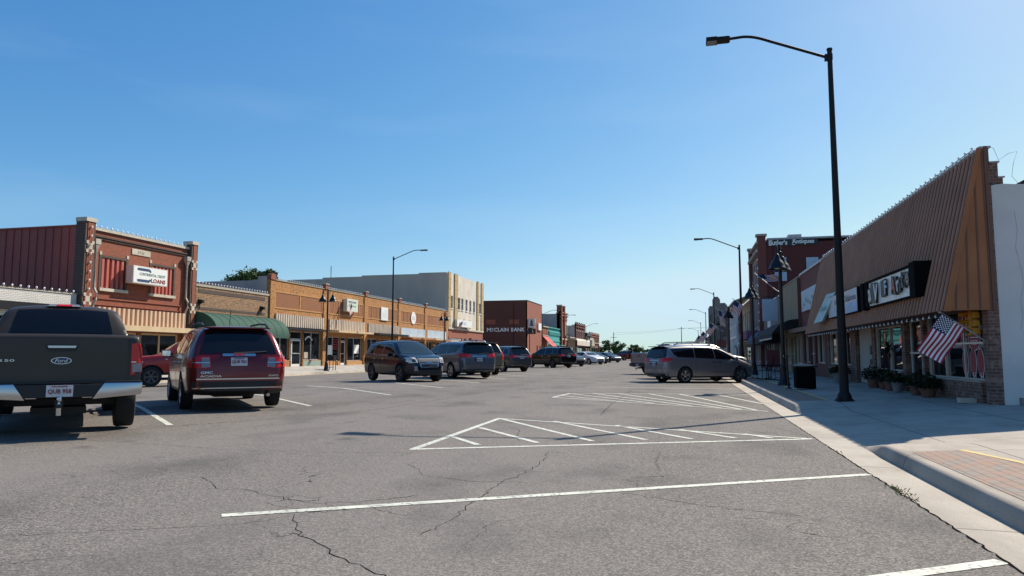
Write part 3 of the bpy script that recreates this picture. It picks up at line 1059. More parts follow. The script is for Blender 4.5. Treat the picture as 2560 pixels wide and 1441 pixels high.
def wheels(root, sp, rim='alloy', spokes=5, twin=False):
    r, w = sp['r'], sp.get('tw', .235)
    first = None
    for xw in sp['axles']:
        for s in (1, -1):
            yc = s * (sp['track'] - w / 2 + sp.get('tout', .03))
            if first is None:
                t = MB()
                h = w / 2
                rr = r * .66
                t.lathe([(rr, -h * .8), (r * .86, -h), (r * .965, -h * .92), (r, -h * .66), (r, h * .66), (r * .965, h * .92), (r * .86, h), (rr, h * .8), (rr * .97, h * .5), (rr * .97, -h * .5), (rr, -h * .8)], (0, 0, 0), 36, axis='Y', cap=False)
                to = t.build('wheel', 'tyre', root, smooth=40)
                g = MB()
                g.lathe([(rr * .985, h * .83), (rr * 1.0, h * .86), (rr * .9, h * .86), (rr * .86, h * .45), (rr * .86, h * .2)], (0, 0, 0), 36, 0, axis='Y', cap=False)
                g.lathe([(rr * .86, h * .2), (.03, h * .18)], (0, 0, 0), 24, 1, axis='Y', cap=False)
                for k in range(spokes):
                    for dk in ((-.13, .13) if twin else (0,)):
                        a = 2 * math.pi * k / spokes + dk
                        ca, sa = math.cos(a), math.sin(a)
                        wi, wo_ = (.034, .05) if not twin else (.022, .026)
                        pt = lambda q, u, y: (q * ca - u * sa, y, q * sa + u * ca)
                        p = [pt(.04, -wi, h * .3), pt(rr * .9, -wo_, h * .45), pt(rr * .9, wo_, h * .45), pt(.04, wi, h * .3),
                             pt(.04, -wi * .8, h * .62), pt(rr * .9, -wo_ * .8, h * .8), pt(rr * .9, wo_ * .8, h * .8), pt(.04, wi * .8, h * .62)]
                        g.hexa(p, 0)
                g.lathe([(.075, h * .4), (.075, h * .66), (.05, h * .72), (0, h * .72)], (0, 0, 0), 14, 0, axis='Y')
                ri = g.build('rim', [rim, 'plastic'], to, smooth=40)
                first = to
                o = to
            else:
                o = first.copy()
                col.objects.link(o)
                for ch in first.children:
                    c = ch.copy()
                    col.objects.link(c)
                    c.parent = o
            o.location = (xw, yc, r)
            o.rotation_euler = (0, random.uniform(0, 6), 0 if s > 0 else math.pi)
    return first

def lettering(mb, bvh, s, view, ca, cb, h, width=None, off=.012, m=0, bold=0.0, sign=1, shear=0.0):
    """raised lettering lying on a body panel"""
    o, d = VIEW[view](ca, cb)
    hit, nr, _, _ = bvh.ray_cast(o, d)
    if hit is None:
        return
    if nr.dot(d) > 0:
        nr = -nr
    if view == 'B':
        ax = Vector((0, -1, 0))
    elif view == 'F':
        ax = Vector((0, 1, 0))
    elif view == 'L':
        ax = Vector((-1, 0, 0))
    else:
        ax = Vector((1, 0, 0))
    ax = (ax - nr * ax.dot(nr)).normalized()
    up = nr.cross(ax)
    c = hit + nr * off
    mb.text(s, h, lambda x, y, z: c + ax * x + up * y + nr * z, m, width=width, bold=bold, shear=shear)

def licence_plate(root, bvh, ca, cb, code, view='B', mat_bg='plate_white', ink='maroon_print', head='OKLAHOMA', off=.02):
    p = panel(bvh, [(ca - .155, cb - .08), (ca + .155, cb - .08), (ca + .155, cb + .08), (ca - .155, cb + .08)], view, off, step=1)
    o = p.build('licence_plate', mat_bg, root)
    t = MB()
    lettering(t, bvh, code, view, ca, cb - .008, .075, .27, off + .002, bold=.006)
    if head:
        lettering(t, bvh, head, view, ca, cb + .058, .022, .2, off + .002)
    t.build('lettering', ink, o)

def side_glass(root, bvh, polys, trim=None, seams=(), handles=(), hz=.92, grow=.022):
    for s in ('L', 'R'):
        for poly in polys:
            if trim:
                cx = sum(p[0] for p in poly) / len(poly)
                cz = sum(p[1] for p in poly) / len(poly)
                g = []
                for a, b in poly:
                    v = Vector((a - cx, b - cz))
                    v = v + v.normalized() * grow
                    g.append((cx + v.x, cz + v.y))
                panel(bvh, g, s, .004).build('window_trim', trim, root, smooth=40)
            panel(bvh, poly, s, .007).build('window', 'car_glass', root, smooth=40)
        for x, z0, z1 in seams:
            panel(bvh, [(x - .006, z0), (x + .006, z0), (x + .006, z1), (x - .006, z1)], s, .0025, step=.12).build('door_seam', 'plastic', root)
        for x in handles:
            panel(bvh, rrect(x - .1, x + .1, hz - .018, hz + .018, .016), s, .028, step=.05).build('door_handle', sp_handle[0], root, smooth=50)

sp_handle = ['chrome']

def wing_mirrors(root, x, y, z, m='plastic', glass='mirror', k=1.0):
    for s in (1, -1):
        b = MB()
        pts = [(0, 0), (.10, .02), (.15, .10), (.13, .17), (.03, .18), (-.01, .1)]
        b.prism([(q * k, w * k) for q, w in pts], lambda a, c, d: Vector((x + a - .02, s * (y + d), z + c)), .05, .05 + .2 * k, 0)
        b.box(x + .02, x + .07, min(s * (y - .08), s * (y + .08)), max(s * (y - .08), s * (y + .08)), z + .005, z + .04, 0)
        o = b.build('side_mirror', m, root, smooth=40, bevel=.012)
        g = MB()
        g.prism([(.025, .0), (.175, .0), (.175, .0), (.19, .0)][:0] or [(.0, .03), (.17 * k, .03), (.17 * k, .155 * k), (.0, .155 * k)],
                lambda a, c, d: Vector((x - .035 - d, s * (y + .065 + a), z + c)), -.004, .004)
        g.build('mirror_glass', glass, o)

SUV = dict(
    top=[(-2.42, .72), (-2.40, .98), (-2.36, 1.10), (-2.20, 1.40), (-2.06, 1.63), (-1.92, 1.70), (-1.2, 1.745), (-.2, 1.755), (.35, 1.72), (.75, 1.52), (1.18, 1.24), (1.32, 1.15), (1.8, 1.09), (2.15, 1.02), (2.32, .90), (2.40, .66)],
    belt=[(-2.4, 1.03), (-2.0, 1.10), (0, 1.06), (1.2, 1.03), (2.4, .9)],
    bottom=[(-2.42, .40), (-2.2, .30), (-1, .27), (2.0, .27), (2.40, .30)],
    width=[(-2.42, .74), (-2.36, .84), (-2.15, .91), (-1.4, .93), (0, .935), (1.5, .93), (2.0, .87), (2.25, .77), (2.40, .60)],
    tum=[(-2.4, .44), (-1, .38), (.5, .34), (2.4, .3)],
    stations=[-2.42, -2.40, -2.36, -2.28, -2.20, -2.13, -2.06, -1.92, -1.55, -1.1, -.6, -.1, .35, .55, .75, .97, 1.18, 1.32, 1.55, 1.8, 2.02, 2.18, 2.32, 2.40],
    axles=(-1.38, 1.45), r=.36, track=.90, clad=.36)

def scaled(sp, kx=1, ky=1, kz=1, **kw):
    o = dict(sp)
    for k in ('top', 'belt', 'bottom'):
        o[k] = [(x * kx, z * kz) for x, z in sp[k]]
    o['width'] = [(x * kx, w * ky) for x, w in sp['width']]
    o['stations'] = [x * kx for x in sp['stations']]
    o['axles'] = tuple(x * kx for x in sp['axles'])
    o['track'] = sp['track'] * ky
    o.update(kw)
    return o

def place(root, x, y, heading, rear=None):
    """heading = degrees left of +Y; (x, y) = the thing's origin on the road"""
    root.rotation_euler = (0, 0, R(90 + heading))
    root.location = (x, y, gz(x) - .004)

def new_car(label, cat='car', name='parked_car', group='cars parked along the street'):
    t = thing(name, label, cat, (0, 0, 0), group)
    return t

def exhaust(root, x, y, z, r=.035):
    b = MB()
    b.tube([(x + .35, y, z + .02), (x, y, z)], r, 10)
    b.build('exhaust_pipe', 'chrome', root)

def under_gear(root, sp):
    b = MB()
    for xw in sp['axles']:
        b.box(xw - .05, xw + .05, -sp['track'] + .2, sp['track'] - .2, sp['r'] - .05, sp['r'] + .05)
    b.box(sp['axles'][0] - .3, sp['axles'][1] + .3, -.35, .35, .24, .34)
    b.build('underbody', 'plastic', root)

def wiper(root, bvh, a0, b0, a1, b1):
    panel(bvh, [(a0, b0 - .014), (a1, b1 - .01), (a1, b1 + .01), (a0, b0 + .02)], 'B', .035, step=.1).build('wiper', 'plastic', root)

# ---- grey pickup (rear view) and its red twin
PICK = dict(
    top=[(-2.93, .62), (-2.91, .72), (-2.90, 1.36), (-2.86, 1.40), (-.98, 1.41), (-.93, 1.42), (-.88, 1.55), (-.72, 1.86), (-.62, 1.93), (-.2, 1.955), (.5, 1.95), (.85, 1.86), (1.42, 1.42), (1.62, 1.30), (2.1, 1.27), (2.6, 1.2), (2.83, 1.06), (2.92, .7)],
    belt=[(-2.9, 1.28), (-1, 1.30), (-.9, 1.33), (1.5, 1.24), (2.6, 1.1), (2.9, .95)],
    bottom=[(-2.93, .56), (-2.6, .54), (-1, .48), (2.2, .45), (2.92, .42)],
    width=[(-2.93, .96), (-2.90, .985), (-2.6, 1.0), (-1, 1.005), (0, 1.005), (1.5, 1.0), (2.3, .98), (2.7, .92), (2.92, .8)],
    tum=[(-2.9, .06), (-1.1, .06), (-.85, .30), (1.2, .34), (2.9, .2)],
    stations=[-2.93, -2.915, -2.90, -2.86, -2.5, -1.8, -1.2, -.98, -.93, -.88, -.80, -.72, -.62, -.2, .2, .5, .85, 1.1, 1.42, 1.62, 1.85, 2.1, 2.35, 2.6, 2.75, 2.86, 2.92],
    axles=(-1.70, 1.98), r=.405, track=.97, clad=.60, tw=.275, gap=.08, sharp=(2, 3, 7, 8))

def pickup(label, paint, rim='dark_alloy', rear=True, chrome_bumper=True, badge=True, spokes=6, name='parked_pickup', clad=None):
    t = new_car(label, 'pickup truck', name)
    sp = dict(PICK)
    sp['clad'] = clad if clad else .58
    body, bv = car_body(sp, t, paint)
    wheels(t, sp, rim, spokes)
    under_gear(t, sp)
    side_glass(t, bv, [[(-.78, 1.36), (.02, 1.34), (.02, 1.84), (-.5, 1.85)], [(.1, 1.34), (1.28, 1.31), (.78, 1.77), (.55, 1.84), (.1, 1.85)]],
               None, [(.06, .62, 1.28), (-.95, .62, 1.38), (1.22, .62, 1.2)], (-.62, .3), 1.12)
    panel(bv, [(-.70, 1.46), (.70, 1.46), (.62, 1.83), (.3, 1.85), (-.3, 1.85), (-.62, 1.83)], 'B', .007).build('rear_window', 'car_glass', t, smooth=40)
    panel(bv, [(-.74, 1.40), (.74, 1.40), (.62, 1.82), (-.62, 1.82)], 'F', .007).build('windshield', 'windshield', t, smooth=40)
    wing_mirrors(t, 1.12, .98, 1.26, paint, 'mirror', 1.25)
    # tailgate with its handle, lamps, badges
    tg = panel(bv, rrect(-.80, .80, .70, 1.34, .03), 'B', .018, step=.2).build('tailgate', paint, t, smooth=30)
    h = MB()
    h = panel(bv, [(-.17, 1.16), (.17, 1.16), (.2, 1.25), (-.2, 1.25)], 'B', .024, step=.2)
    h = h.build('handle_recess', 'plastic', tg)
    panel(bv, [(-.155, 1.205), (.155, 1.205), (.17, 1.235), (-.17, 1.235)], 'B', .04, step=.2).build('tailgate_handle', 'chrome', tg)
    for s in (1, -1):
        q = [(s * a, b) for a, b in ((.845, .82), (.985, .84), (.985, 1.27), (.93, 1.28), (.845, 1.27))]
        lp = panel(bv, q, 'B', .022, step=.1).build('tail_lamp', 'tail_red', t, smooth=40)
        q = [(s * a, b) for a, b in ((.865, .86), (.975, .87), (.975, .99), (.865, .98))]
        panel(bv, q, 'B', .027, step=.1).build('reversing_lamp', 'tail_clear', lp, smooth=40)
        q = [(s * a, b) for a, b in ((.85, 1.0), (.98, 1.0), (.98, 1.015), (.85, 1.015))]
        panel(bv, q, 'B', .027, step=.1).build('lamp_bar', 'chrome', lp)
        panel(bv, [(-2.9, .84), (-2.78, .85), (-2.78, 1.26), (-2.9, 1.27)], 'L' if s > 0 else 'R', .012).build('tail_lamp', 'tail_red', t, smooth=40)
        panel(bv, [(s * a, b) for a, b in ((.62, .86), (.9, .88), (.9, 1.08), (.66, 1.08))], 'F', .012).build('headlight', 'headlamp', t, smooth=40)
    panel(bv, rrect(-.58, .58, .78, 1.10, .05), 'F', .012).build('grille', 'chrome', t, smooth=40)
    b = MB()
    b.prism([(-.24, 1.905), (.24, 1.905), (.20, 1.945), (-.20, 1.945)], lambda a, c, d: Vector((-.66 + d - (c - 1.9) * -1.6, a, c)), -.035, .05)
    o = b.build('brake_lamp', 'tail_clear', t, bevel=.008)
    b = MB()
    b.prism([(-.11, 1.912), (.11, 1.912), (.10, 1.94), (-.10, 1.94)], lambda a, c, d: Vector((-.70 + d - (c - 1.9) * -1.6, a, c)), -.008, .03)
    b.build('red_lens', 'tail_red', o)
    # rear bumper
    for s in (1, -1):
        b = MB()
        pr = [(s * .38, .50), (s * .99, .55), (s * 1.0, .72), (s * .52, .725)]
        b.prism(pr, lambda a, c, d: Vector((-2.95 - d + .10 * max(0, abs(a) - .7), a, c)), -.12, .10, 0)
        b.build('bumper_corner', 'chrome' if chrome_bumper else 'plastic', t, bevel=.02, smooth=40)
    b = MB()
    b.box(-3.03, -2.86, -.52, .52, .53, .71)
    b.box(-3.0, -2.86, -.98, .98, .715, .75)
    b.build('bumper_step', 'plastic', t, bevel=.012)
    b = MB()
    b.box(-2.98, -2.5, -.05, .05, .40, .50)
    b.box(-3.16, -2.95, -.035, .035, .40, .45)
    b.build('tow_bar', 'plastic', t)
    b = MB()
    b.lathe([(0, 0), (.02, 0), (.015, .03), (.03, .045), (.035, .07), (.025, .1), (0, .107)], (-3.12, 0, .45), 14)
    b.lathe([(0, -.1), (.03, -.1), (.03, 0), (0, 0)], (-3.12, 0, .40), 12)
    b.build('tow_ball', 'chrome', t, smooth=40)
    if badge:
        e = panel(bv, ellipse(0, 1.03, .122, .048), 'B', .026, step=.5).build('badge', 'chrome', tg, smooth=30)
        panel(bv, ellipse(0, 1.03, .111, .040), 'B', .029, step=.5).build('badge_oval', 'navy', e)
        x = MB()
        lettering(x, bv, 'Ford', 'B', 0, 1.03, .05, .155, .031, bold=.0, shear=.35)
        x.build('lettering', 'chrome', e)
        x = MB()
        lettering(x, bv, 'F-150', 'B', .66, 1.035, .034, .26, .022, bold=.012)
        x.build('lettering', 'chrome', tg)
        fv = MB()
        lettering(fv, bv, 'V8', 'L', 1.45, 1.12, .05, .12, .008, bold=.02)
        fv.build('fender_badge', 'chrome', t)
    else:
        panel(bv, rrect(-.1, .1, .98, 1.06, .02), 'B', .026, step=.5).build('badge', 'chrome', tg)
    # plate on the step
    b = MB()
    b.box(-3.045, -3.032, -.155, .155, .545, .70)
    o = b.build('licence_plate', 'plate_white', t)
    x = MB()
    x.text('QUB 958', .07, lambda a, c, d: Vector((-3.046 - d, -a, .612 + c)), 0, width=.27, bold=.01)
    x.build('lettering', 'maroon_print', o)
    x = MB()
    x.text('OKLAHOMA', .02, lambda a, c, d: Vector((-3.046 - d, -a, .683 + c)), 0, width=.19)
    x.build('lettering', 'maroon_print', o)
    return t

# ---- sport-utility vehicles
def suv(label, paint, kx=1.0, ky=1.0, kz=1.0, rim='alloy', trim='chrome', name='parked_suv', brand=None, lamps='acadia', front='bars', rails=True, code='QUB 953', sp0=SUV, clad=None, wip=True, mirror_m=None, spokes=5, glass_only=False, gl=None, rear=None, twin=False):
    t = new_car(label, 'suv', name)
    sp = scaled(sp0, kx, ky, kz)
    if clad:
        sp['clad'] = clad
    body, bv = car_body(sp, t, paint)
    wheels(t, sp, rim, spokes, twin)
    under_gear(t, sp)
    X = lambda p: [(a * kx, b * kz) for a, b in p]
    Y = lambda p: [(a * ky, b * kz) for a, b in p]
    gl = gl or [[(-2.0, 1.20), (-1.32, 1.16), (-1.32, 1.56), (-1.72, 1.55)], [(-1.24, 1.155), (-.40, 1.135), (-.40, 1.60), (-1.24, 1.575)], [(-.32, 1.135), (.92, 1.115), (.82, 1.24), (.50, 1.50), (.30, 1.58), (-.32, 1.60)]]
    side_glass(t, bv, [X(p) for p in gl], trim, [(-1.28 * kx, .42 * kz, 1.1 * kz), (-.36 * kx, .42 * kz, 1.1 * kz), (.86 * kx, .42 * kz, 1.08 * kz)], (-1.0 * kx, -.12 * kx), .95 * kz)
    rw = rear or [(-.69, 1.135), (.69, 1.135), (.67, 1.24), (.57, 1.53), (.50, 1.59), (.35, 1.605), (-.35, 1.605), (-.50, 1.59), (-.57, 1.53), (-.67, 1.24)]
    panel(bv, Y(rw), 'B', .008).build('rear_window', 'car_glass', t, smooth=40)
    panel(bv, Y([(-.74, 1.16), (.74, 1.16), (.68, 1.35), (.56, 1.62), (-.56, 1.62), (-.68, 1.35)]), 'F', .008).build('windshield', 'windshield', t, smooth=40)
    wing_mirrors(t, .80 * kx, .90 * ky, 1.05 * kz, mirror_m or paint)
    for s in (1, -1):
        mp = lambda p: [(s * a * ky, b * kz) for a, b in p]
        if lamps == 'acadia':
            lp = panel(bv, mp([(.50, .86), (.60, .84), (.86, .86), (.86, 1.07), (.52, 1.07)]), 'B', .014).build('tail_lamp', 'tail_red', t, smooth=40)
            panel(bv, mp([(.51, .87), (.66, .855), (.66, 1.05), (.53, 1.05)]), 'B', .019).build('reversing_lamp', 'tail_clear', lp, smooth=40)
            panel(bv, mp([(.52, .945), (.82, .945), (.82, .965), (.52, .965)]), 'B', .023).build('lamp_bar', 'chrome', lp)
            panel(bv, [(-2.36 * kx, .86 * kz), (-2.14 * kx, .90 * kz), (-2.16 * kx, 1.05 * kz), (-2.33 * kx, 1.06 * kz)], 'L' if s > 0 else 'R', .010).build('tail_lamp', 'tail_red', t, smooth=40)
        elif lamps == 'wide':
            lp = panel(bv, mp([(.36, .98), (.86, .94), (.88, 1.10), (.70, 1.13), (.36, 1.06)]), 'B', .014).build('tail_lamp', 'tail_red', t, smooth=40)
            panel(bv, mp([(.44, .972), (.62, .958), (.56, .995), (.46, 1.0)]), 'B', .019).build('reversing_lamp', 'tail_clear', lp, smooth=40)
            panel(bv, [(-2.38 * kx, .95 * kz), (-2.12 * kx, 1.02 * kz), (-2.14 * kx, 1.10 * kz), (-2.33 * kx, 1.10 * kz)], 'L' if s > 0 else 'R', .010).build('tail_lamp', 'tail_red', t, smooth=40)
        else:
            lp = panel(bv, mp([(.72, .80), (.86, .80), (.84, 1.28), (.74, 1.28)]), 'B', .014).build('tail_lamp', 'tail_red', t, smooth=40)
        hl = panel(bv, mp([(.50, .80), (.80, .78), (.86, 1.0), (.56, 1.0)]), 'F', .012, step=.07).build('headlight', 'headlamp', t, smooth=40)
        panel(bv, mp([(.58, .83), (.72, .83), (.72, .94), (.58, .94)]), 'F', .017, step=.07).build('headlight_bezel', 'plastic', hl, smooth=40)
        panel(bv, [(1.95 * kx, .84 * kz), (2.2 * kx, .80 * kz), (2.2 * kx, .98 * kz), (1.98 * kx, 1.0 * kz)], 'L' if s > 0 else 'R', .008).build('headlight', 'headlamp', t, smooth=40)
        panel(bv, mp([(.52, .46), (.66, .46), (.66, .66), (.56, .66)]), 'F', .012, step=.07).build('fog_lamp', 'tail_clear', t, smooth=40)
        if rails:
            b = MB()
            pts = [(-1.80, 1.70), (-1.66, 1.755), (-1.0, 1.79), (0, 1.79), (.2, 1.72)]
            b.tube([(x * kx, s * .60 * ky, z * kz) for x, z in pts], .022, 8)
            b.build('roof_rail', 'plastic', t, smooth=40)
    g = panel(bv, Y([(-.40, .60), (.40, .60), (.50, .97), (-.50, .97)]), 'F', .014).build('grille', 'chrome', t, smooth=40)
    panel(bv, Y([(-.37, .63), (.37, .63), (.465, .945), (-.465, .945)]), 'F', .020).build('grille_mesh', 'plastic', g, smooth=40)
    for z in (.73, .82):
        panel(bv, Y([(-.40, z), (.40, z), (.40, z + .018), (-.40, z + .018)]), 'F', .026).build('grille_bar', 'chrome', g)
    panel(bv, Y([(-.62, .34), (.62, .34), (.6, .50), (-.6, .50)]), 'F', .010).build('air_intake', 'plastic', t, smooth=40)
    # rear trim
    panel(bv, Y([(-.80, .445), (.80, .445), (.80, .465), (-.80, .465)]), 'B', .014).build('bumper_strip', 'chrome', t)
    if lamps == 'acadia':
        hb = panel(bv, Y(rrect(-.30, .30, 1.075, 1.125, .02)), 'B', .035).build('chrome_handle', 'chrome', t, smooth=40)
        if brand:
            x = MB()
            lettering(x, bv, brand, 'B', 0, 1.10 * kz, .045, .24, .038, bold=.02)
            x.build('lettering', 'tail_red', hb)
        panel(bv, Y([(-.74, .62), (.74, .62), (.74, .645), (-.74, .645)]), 'B', .018).build('tailgate_strip', 'chrome', t)
        panel(bv, Y([(-.82, .40), (.82, .40), (.82, .585), (-.82, .585)]), 'B', .010).build('rear_bumper', 'plastic', t, smooth=40)
    else:
        panel(bv, Y([(-.80, .34), (.80, .34), (.80, .50), (-.80, .50)]), 'B', .010).build('rear_bumper', 'plastic', t, smooth=40)
        if lamps == 'wide':
            panel(bv, Y([(-.36, 1.0), (.36, 1.0), (.36, 1.035), (-.36, 1.035)]), 'B', .014).build('tailgate_strip', 'chrome', t)
    b = MB()
    b.prism([(-.62 * ky, 0), (.62 * ky, 0), (.58 * ky, .03), (-.58 * ky, .03)], lambda a, c, d: Vector((-2.02 * kx + d, a, 1.645 * kz + c)), -.14, .10)
    b.build('roof_spoiler', paint, t, bevel=.01)
    if wip:
        wiper(t, bv, .10 * ky, 1.13 * kz, -.50 * ky, 1.17 * kz)
    if code:
        licence_plate(t, bv, 0, .97 * kz, code)
    exhaust(t, -2.40 * kx, -.55 * ky, .30)
    return t, bv

# ---- minivan
VAN = dict(
    top=[(-2.58, .70), (-2.56, .96), (-2.52, 1.10), (-2.42, 1.40), (-2.32, 1.62), (-2.18, 1.70), (-1.4, 1.755), (-.4, 1.765), (.3, 1.72), (.75, 1.56), (1.35, 1.24), (1.62, 1.10), (2.0, .98), (2.3, .86), (2.5, .70), (2.58, .55)],
    belt=[(-2.56, 1.02), (-2.2, 1.13), (-.5, 1.06), (1.3, .98), (2.5, .8)],
    bottom=[(-2.58, .36), (-2.4, .26), (-1, .22), (2.2, .22), (2.58, .27)],
    width=[(-2.58, .76), (-2.5, .88), (-2.3, .965), (-1.4, .995), (0, 1.0), (1.5, .985), (2.1, .90), (2.4, .76), (2.58, .55)],
    stations=[-2.58, -2.56, -2.52, -2.47, -2.42, -2.37, -2.32, -2.18, -1.8, -1.3, -.8, -.3, .3, .52, .75, 1.05, 1.35, 1.62, 1.8, 2.0, 2.18, 2.35, 2.5, 2.58],
    axles=(-1.52, 1.57), r=.36, track=.97, clad=.32)

def minivan(label, paint):
    t = new_car(label, 'minivan', 'parked_minivan')
    body, bv = car_body(VAN, t, paint)
    wheels(t, VAN, 'alloy', 5, True)
    under_gear(t, VAN)
    side_glass(t, bv, [[(-2.16, 1.46), (-2.05, 1.30), (-1.86, 1.19), (-.98, 1.16), (-.98, 1.60), (-2.2, 1.57)], [(-.92, 1.155), (.12, 1.11), (.12, 1.60), (-.92, 1.605)], [(.19, 1.105), (1.36, 1.05), (1.12, 1.22), (.62, 1.50), (.40, 1.585), (.19, 1.60)]],
               'chrome', [(-.95, .36, 1.12), (.155, .36, 1.08), (1.22, .36, 1.0)], (.02, .36), .955, .014)
    panel(bv, [(-.80, 1.14), (.80, 1.14), (.82, 1.28), (.70, 1.60), (.6, 1.625), (-.6, 1.625), (-.70, 1.60), (-.82, 1.28)], 'B', .008).build('rear_window', 'car_glass', t, smooth=40)
    panel(bv, [(-.80, 1.12), (.80, 1.12), (.72, 1.4), (.64, 1.62), (-.64, 1.62), (-.72, 1.4)], 'F', .008).build('windshield', 'windshield', t, smooth=40)
    wing_mirrors(t, 1.12, .96, .98, paint)
    for s in (1, -1):
        mp = lambda p: [(s * a, b) for a, b in p]
        lp = panel(bv, mp([(.38, 1.0), (.50, .965), (.92, .97), (.945, 1.15), (.80, 1.17), (.42, 1.10)]), 'B', .016).build('tail_lamp', 'tail_red', t, smooth=40)
        panel(bv, mp([(.46, .985), (.64, .975), (.58, 1.005), (.48, 1.015)]), 'B', .021).build('reversing_lamp', 'tail_clear', lp, smooth=40)
        panel(bv, [(-2.52, .97), (-2.26, 1.05), (-2.18, 1.15), (-2.44, 1.15)], 'L' if s > 0 else 'R', .012).build('tail_lamp', 'tail_red', t, smooth=40)
        panel(bv, mp([(.42, .72), (.80, .78), (.84, .88), (.50, .82)]), 'F', .012).build('headlight', 'headlamp', t, smooth=40)
        b = MB()
        b.tube([(x, s * .64, z) for x, z in ((-1.9, 1.71), (-1.7, 1.79), (-.8, 1.815), (.0, 1.80), (.15, 1.73))], .02, 8)
        b.build('roof_rail', 'chrome', t, smooth=40)
        panel(bv, rrect(-.9, 1.1, .50, .52, .008), 'L' if s > 0 else 'R', .012, step=.2).build('side_moulding', 'chrome', t)
    panel(bv, [(-.38, 1.02), (.38, 1.02), (.38, 1.05), (-.38, 1.05)], 'B', .014).build('tailgate_strip', 'chrome', t)
    panel(bv, [(-.9, .34), (.9, .34), (.9, .45), (-.9, .45)], 'B', .010).build('rear_bumper', 'plastic', t, smooth=40)
    panel(bv, [(-.88, .585), (.88, .585), (.88, .60), (-.88, .60)], 'B', .010).build('bumper_strip', 'chrome', t)
    panel(bv, [(-.5, .50), (.5, .50), (.42, .74), (-.42, .74)], 'F', .010).build('grille', 'plastic', t, smooth=40)
    panel(bv, rrect(-.25, .25, .80, .96, .03), 'B', .008).build('plate_recess', 'plastic', t, smooth=40)
    licence_plate(t, bv, 0, .88, 'KFC 417', 'B', 'sky_print_pale', 'navy', None)
    b = MB()
    b.prism([(-.70, 0), (.70, 0), (.66, .03), (-.66, .03)], lambda a, c, d: Vector((-2.30 + d, a, 1.655 + c)), -.12, .10)
    b.build('roof_spoiler', 'plastic', t, bevel=.01)
    b = MB()
    b.prism([(0, 0), (.2, 0), (.03, .07)], lambda a, c, d: Vector((-1.95 + a, d, 1.74 + c)), -.02, .02)
    b.build('roof_antenna', paint, t)
    wiper(t, bv, .05, 1.13, -.52, 1.19)
    exhaust(t, -2.56, -.6, .26, .045)
    return t

# ---- saloon
SEDAN = dict(
    top=[(-2.42, .68), (-2.38, .92), (-2.30, 1.02), (-1.9, 1.07), (-1.62, 1.12), (-1.2, 1.32), (-.85, 1.42), (-.3, 1.46), (.2, 1.44), (.55, 1.33), (1.05, 1.05), (1.2, 1.0), (1.8, .93), (2.2, .82), (2.38, .70), (2.45, .52)],
    belt=[(-2.4, .93), (-1.6, .98), (1.1, .93), (2.4, .7)],
    bottom=[(-2.42, .35), (-2.2, .24), (-1, .2), (2.2, .2), (2.45, .25)],
    width=[(-2.42, .70), (-2.3, .83), (-2.0, .90), (0, .92), (1.5, .91), (2.1, .83), (2.35, .68), (2.45, .5)],
    stations=[-2.42, -2.38, -2.30, -2.1, -1.9, -1.62, -1.4, -1.2, -.85, -.3, .2, .38, .55, .8, 1.05, 1.2, 1.5, 1.8, 2.0, 2.2, 2.38, 2.45],
    axles=(-1.40, 1.42), r=.335, track=.89, clad=.27)

def sedan(label, paint, rim='alloy', bar=None):
    t = new_car(label, 'car', 'parked_sedan')
    body, bv = car_body(SEDAN, t, paint)
    wheels(t, SEDAN, rim, 5)
    under_gear(t, SEDAN)
    side_glass(t, bv, [[(-1.38, 1.06), (-.30, 1.01), (-.30, 1.36), (-.78, 1.34)], [(-.22, 1.01), (.90, .99), (.48, 1.26), (.25, 1.35), (-.22, 1.365)]],
               'chrome', [(-.26, .34, .98), (.80, .34, .95)], (-1.0, .0), .82)
    panel(bv, [(-.62, 1.13), (.62, 1.13), (.52, 1.36), (-.52, 1.36)], 'B', .008).build('rear_window', 'car_glass', t, smooth=40)
    panel(bv, [(-.72, 1.05), (.72, 1.05), (.56, 1.36), (-.56, 1.36)], 'F', .008).build('windshield', 'windshield', t, smooth=40)
    wing_mirrors(t, .72, .88, .92, paint)
    for s in (1, -1):
        mp = lambda p: [(s * a, b) for a, b in p]
        panel(bv, mp([(.44, .76), (.84, .76), (.84, .92), (.46, .90)]), 'B', .012).build('tail_lamp', 'tail_red', t, smooth=40)
        panel(bv, mp([(.42, .60), (.76, .62), (.82, .76), (.50, .70)]), 'F', .012).build('headlight', 'headlamp', t, smooth=40)
        panel(bv, [(1.9, .66), (2.22, .62), (2.2, .72), (1.95, .76)], 'L' if s > 0 else 'R', .008).build('headlight', 'headlamp', t, smooth=40)
    panel(bv, [(-.36, .44), (.36, .44), (.40, .64), (-.40, .64)], 'F', .010).build('grille', 'plastic', t, smooth=40)
    panel(bv, [(-.5, .27), (.5, .27), (.5, .38), (-.5, .38)], 'F', .010).build('air_intake', 'plastic', t, smooth=40)
    licence_plate(t, bv, 0, .72, 'OKL 225', 'B', 'plate_white', 'navy', None)
    return t

# ------------------------------------------------------------------ buildings, far side of the street (fronts face +X)
XL = -29.5
FL = frame('left', XL)
ZB = .10

def core(root, fr, a0, a1, z1, depth, m='gray_plaster', roof='roof', d0=.24, z0=-.35):
    """side and rear walls plus the roof, standing behind the front wall"""
    b = MB()
    b.fbox(fr, a0, a1, -depth, -d0, z0, z1, 0)
    o = b.build('side_wall', m, root)
    r = MB()
    r.fbox(fr, a0 + .3, a1 - .3, -depth + .3, -d0 - .3, z1 - .05, z1 + .02, 0)
    r.build('roof', roof, o)
    return o

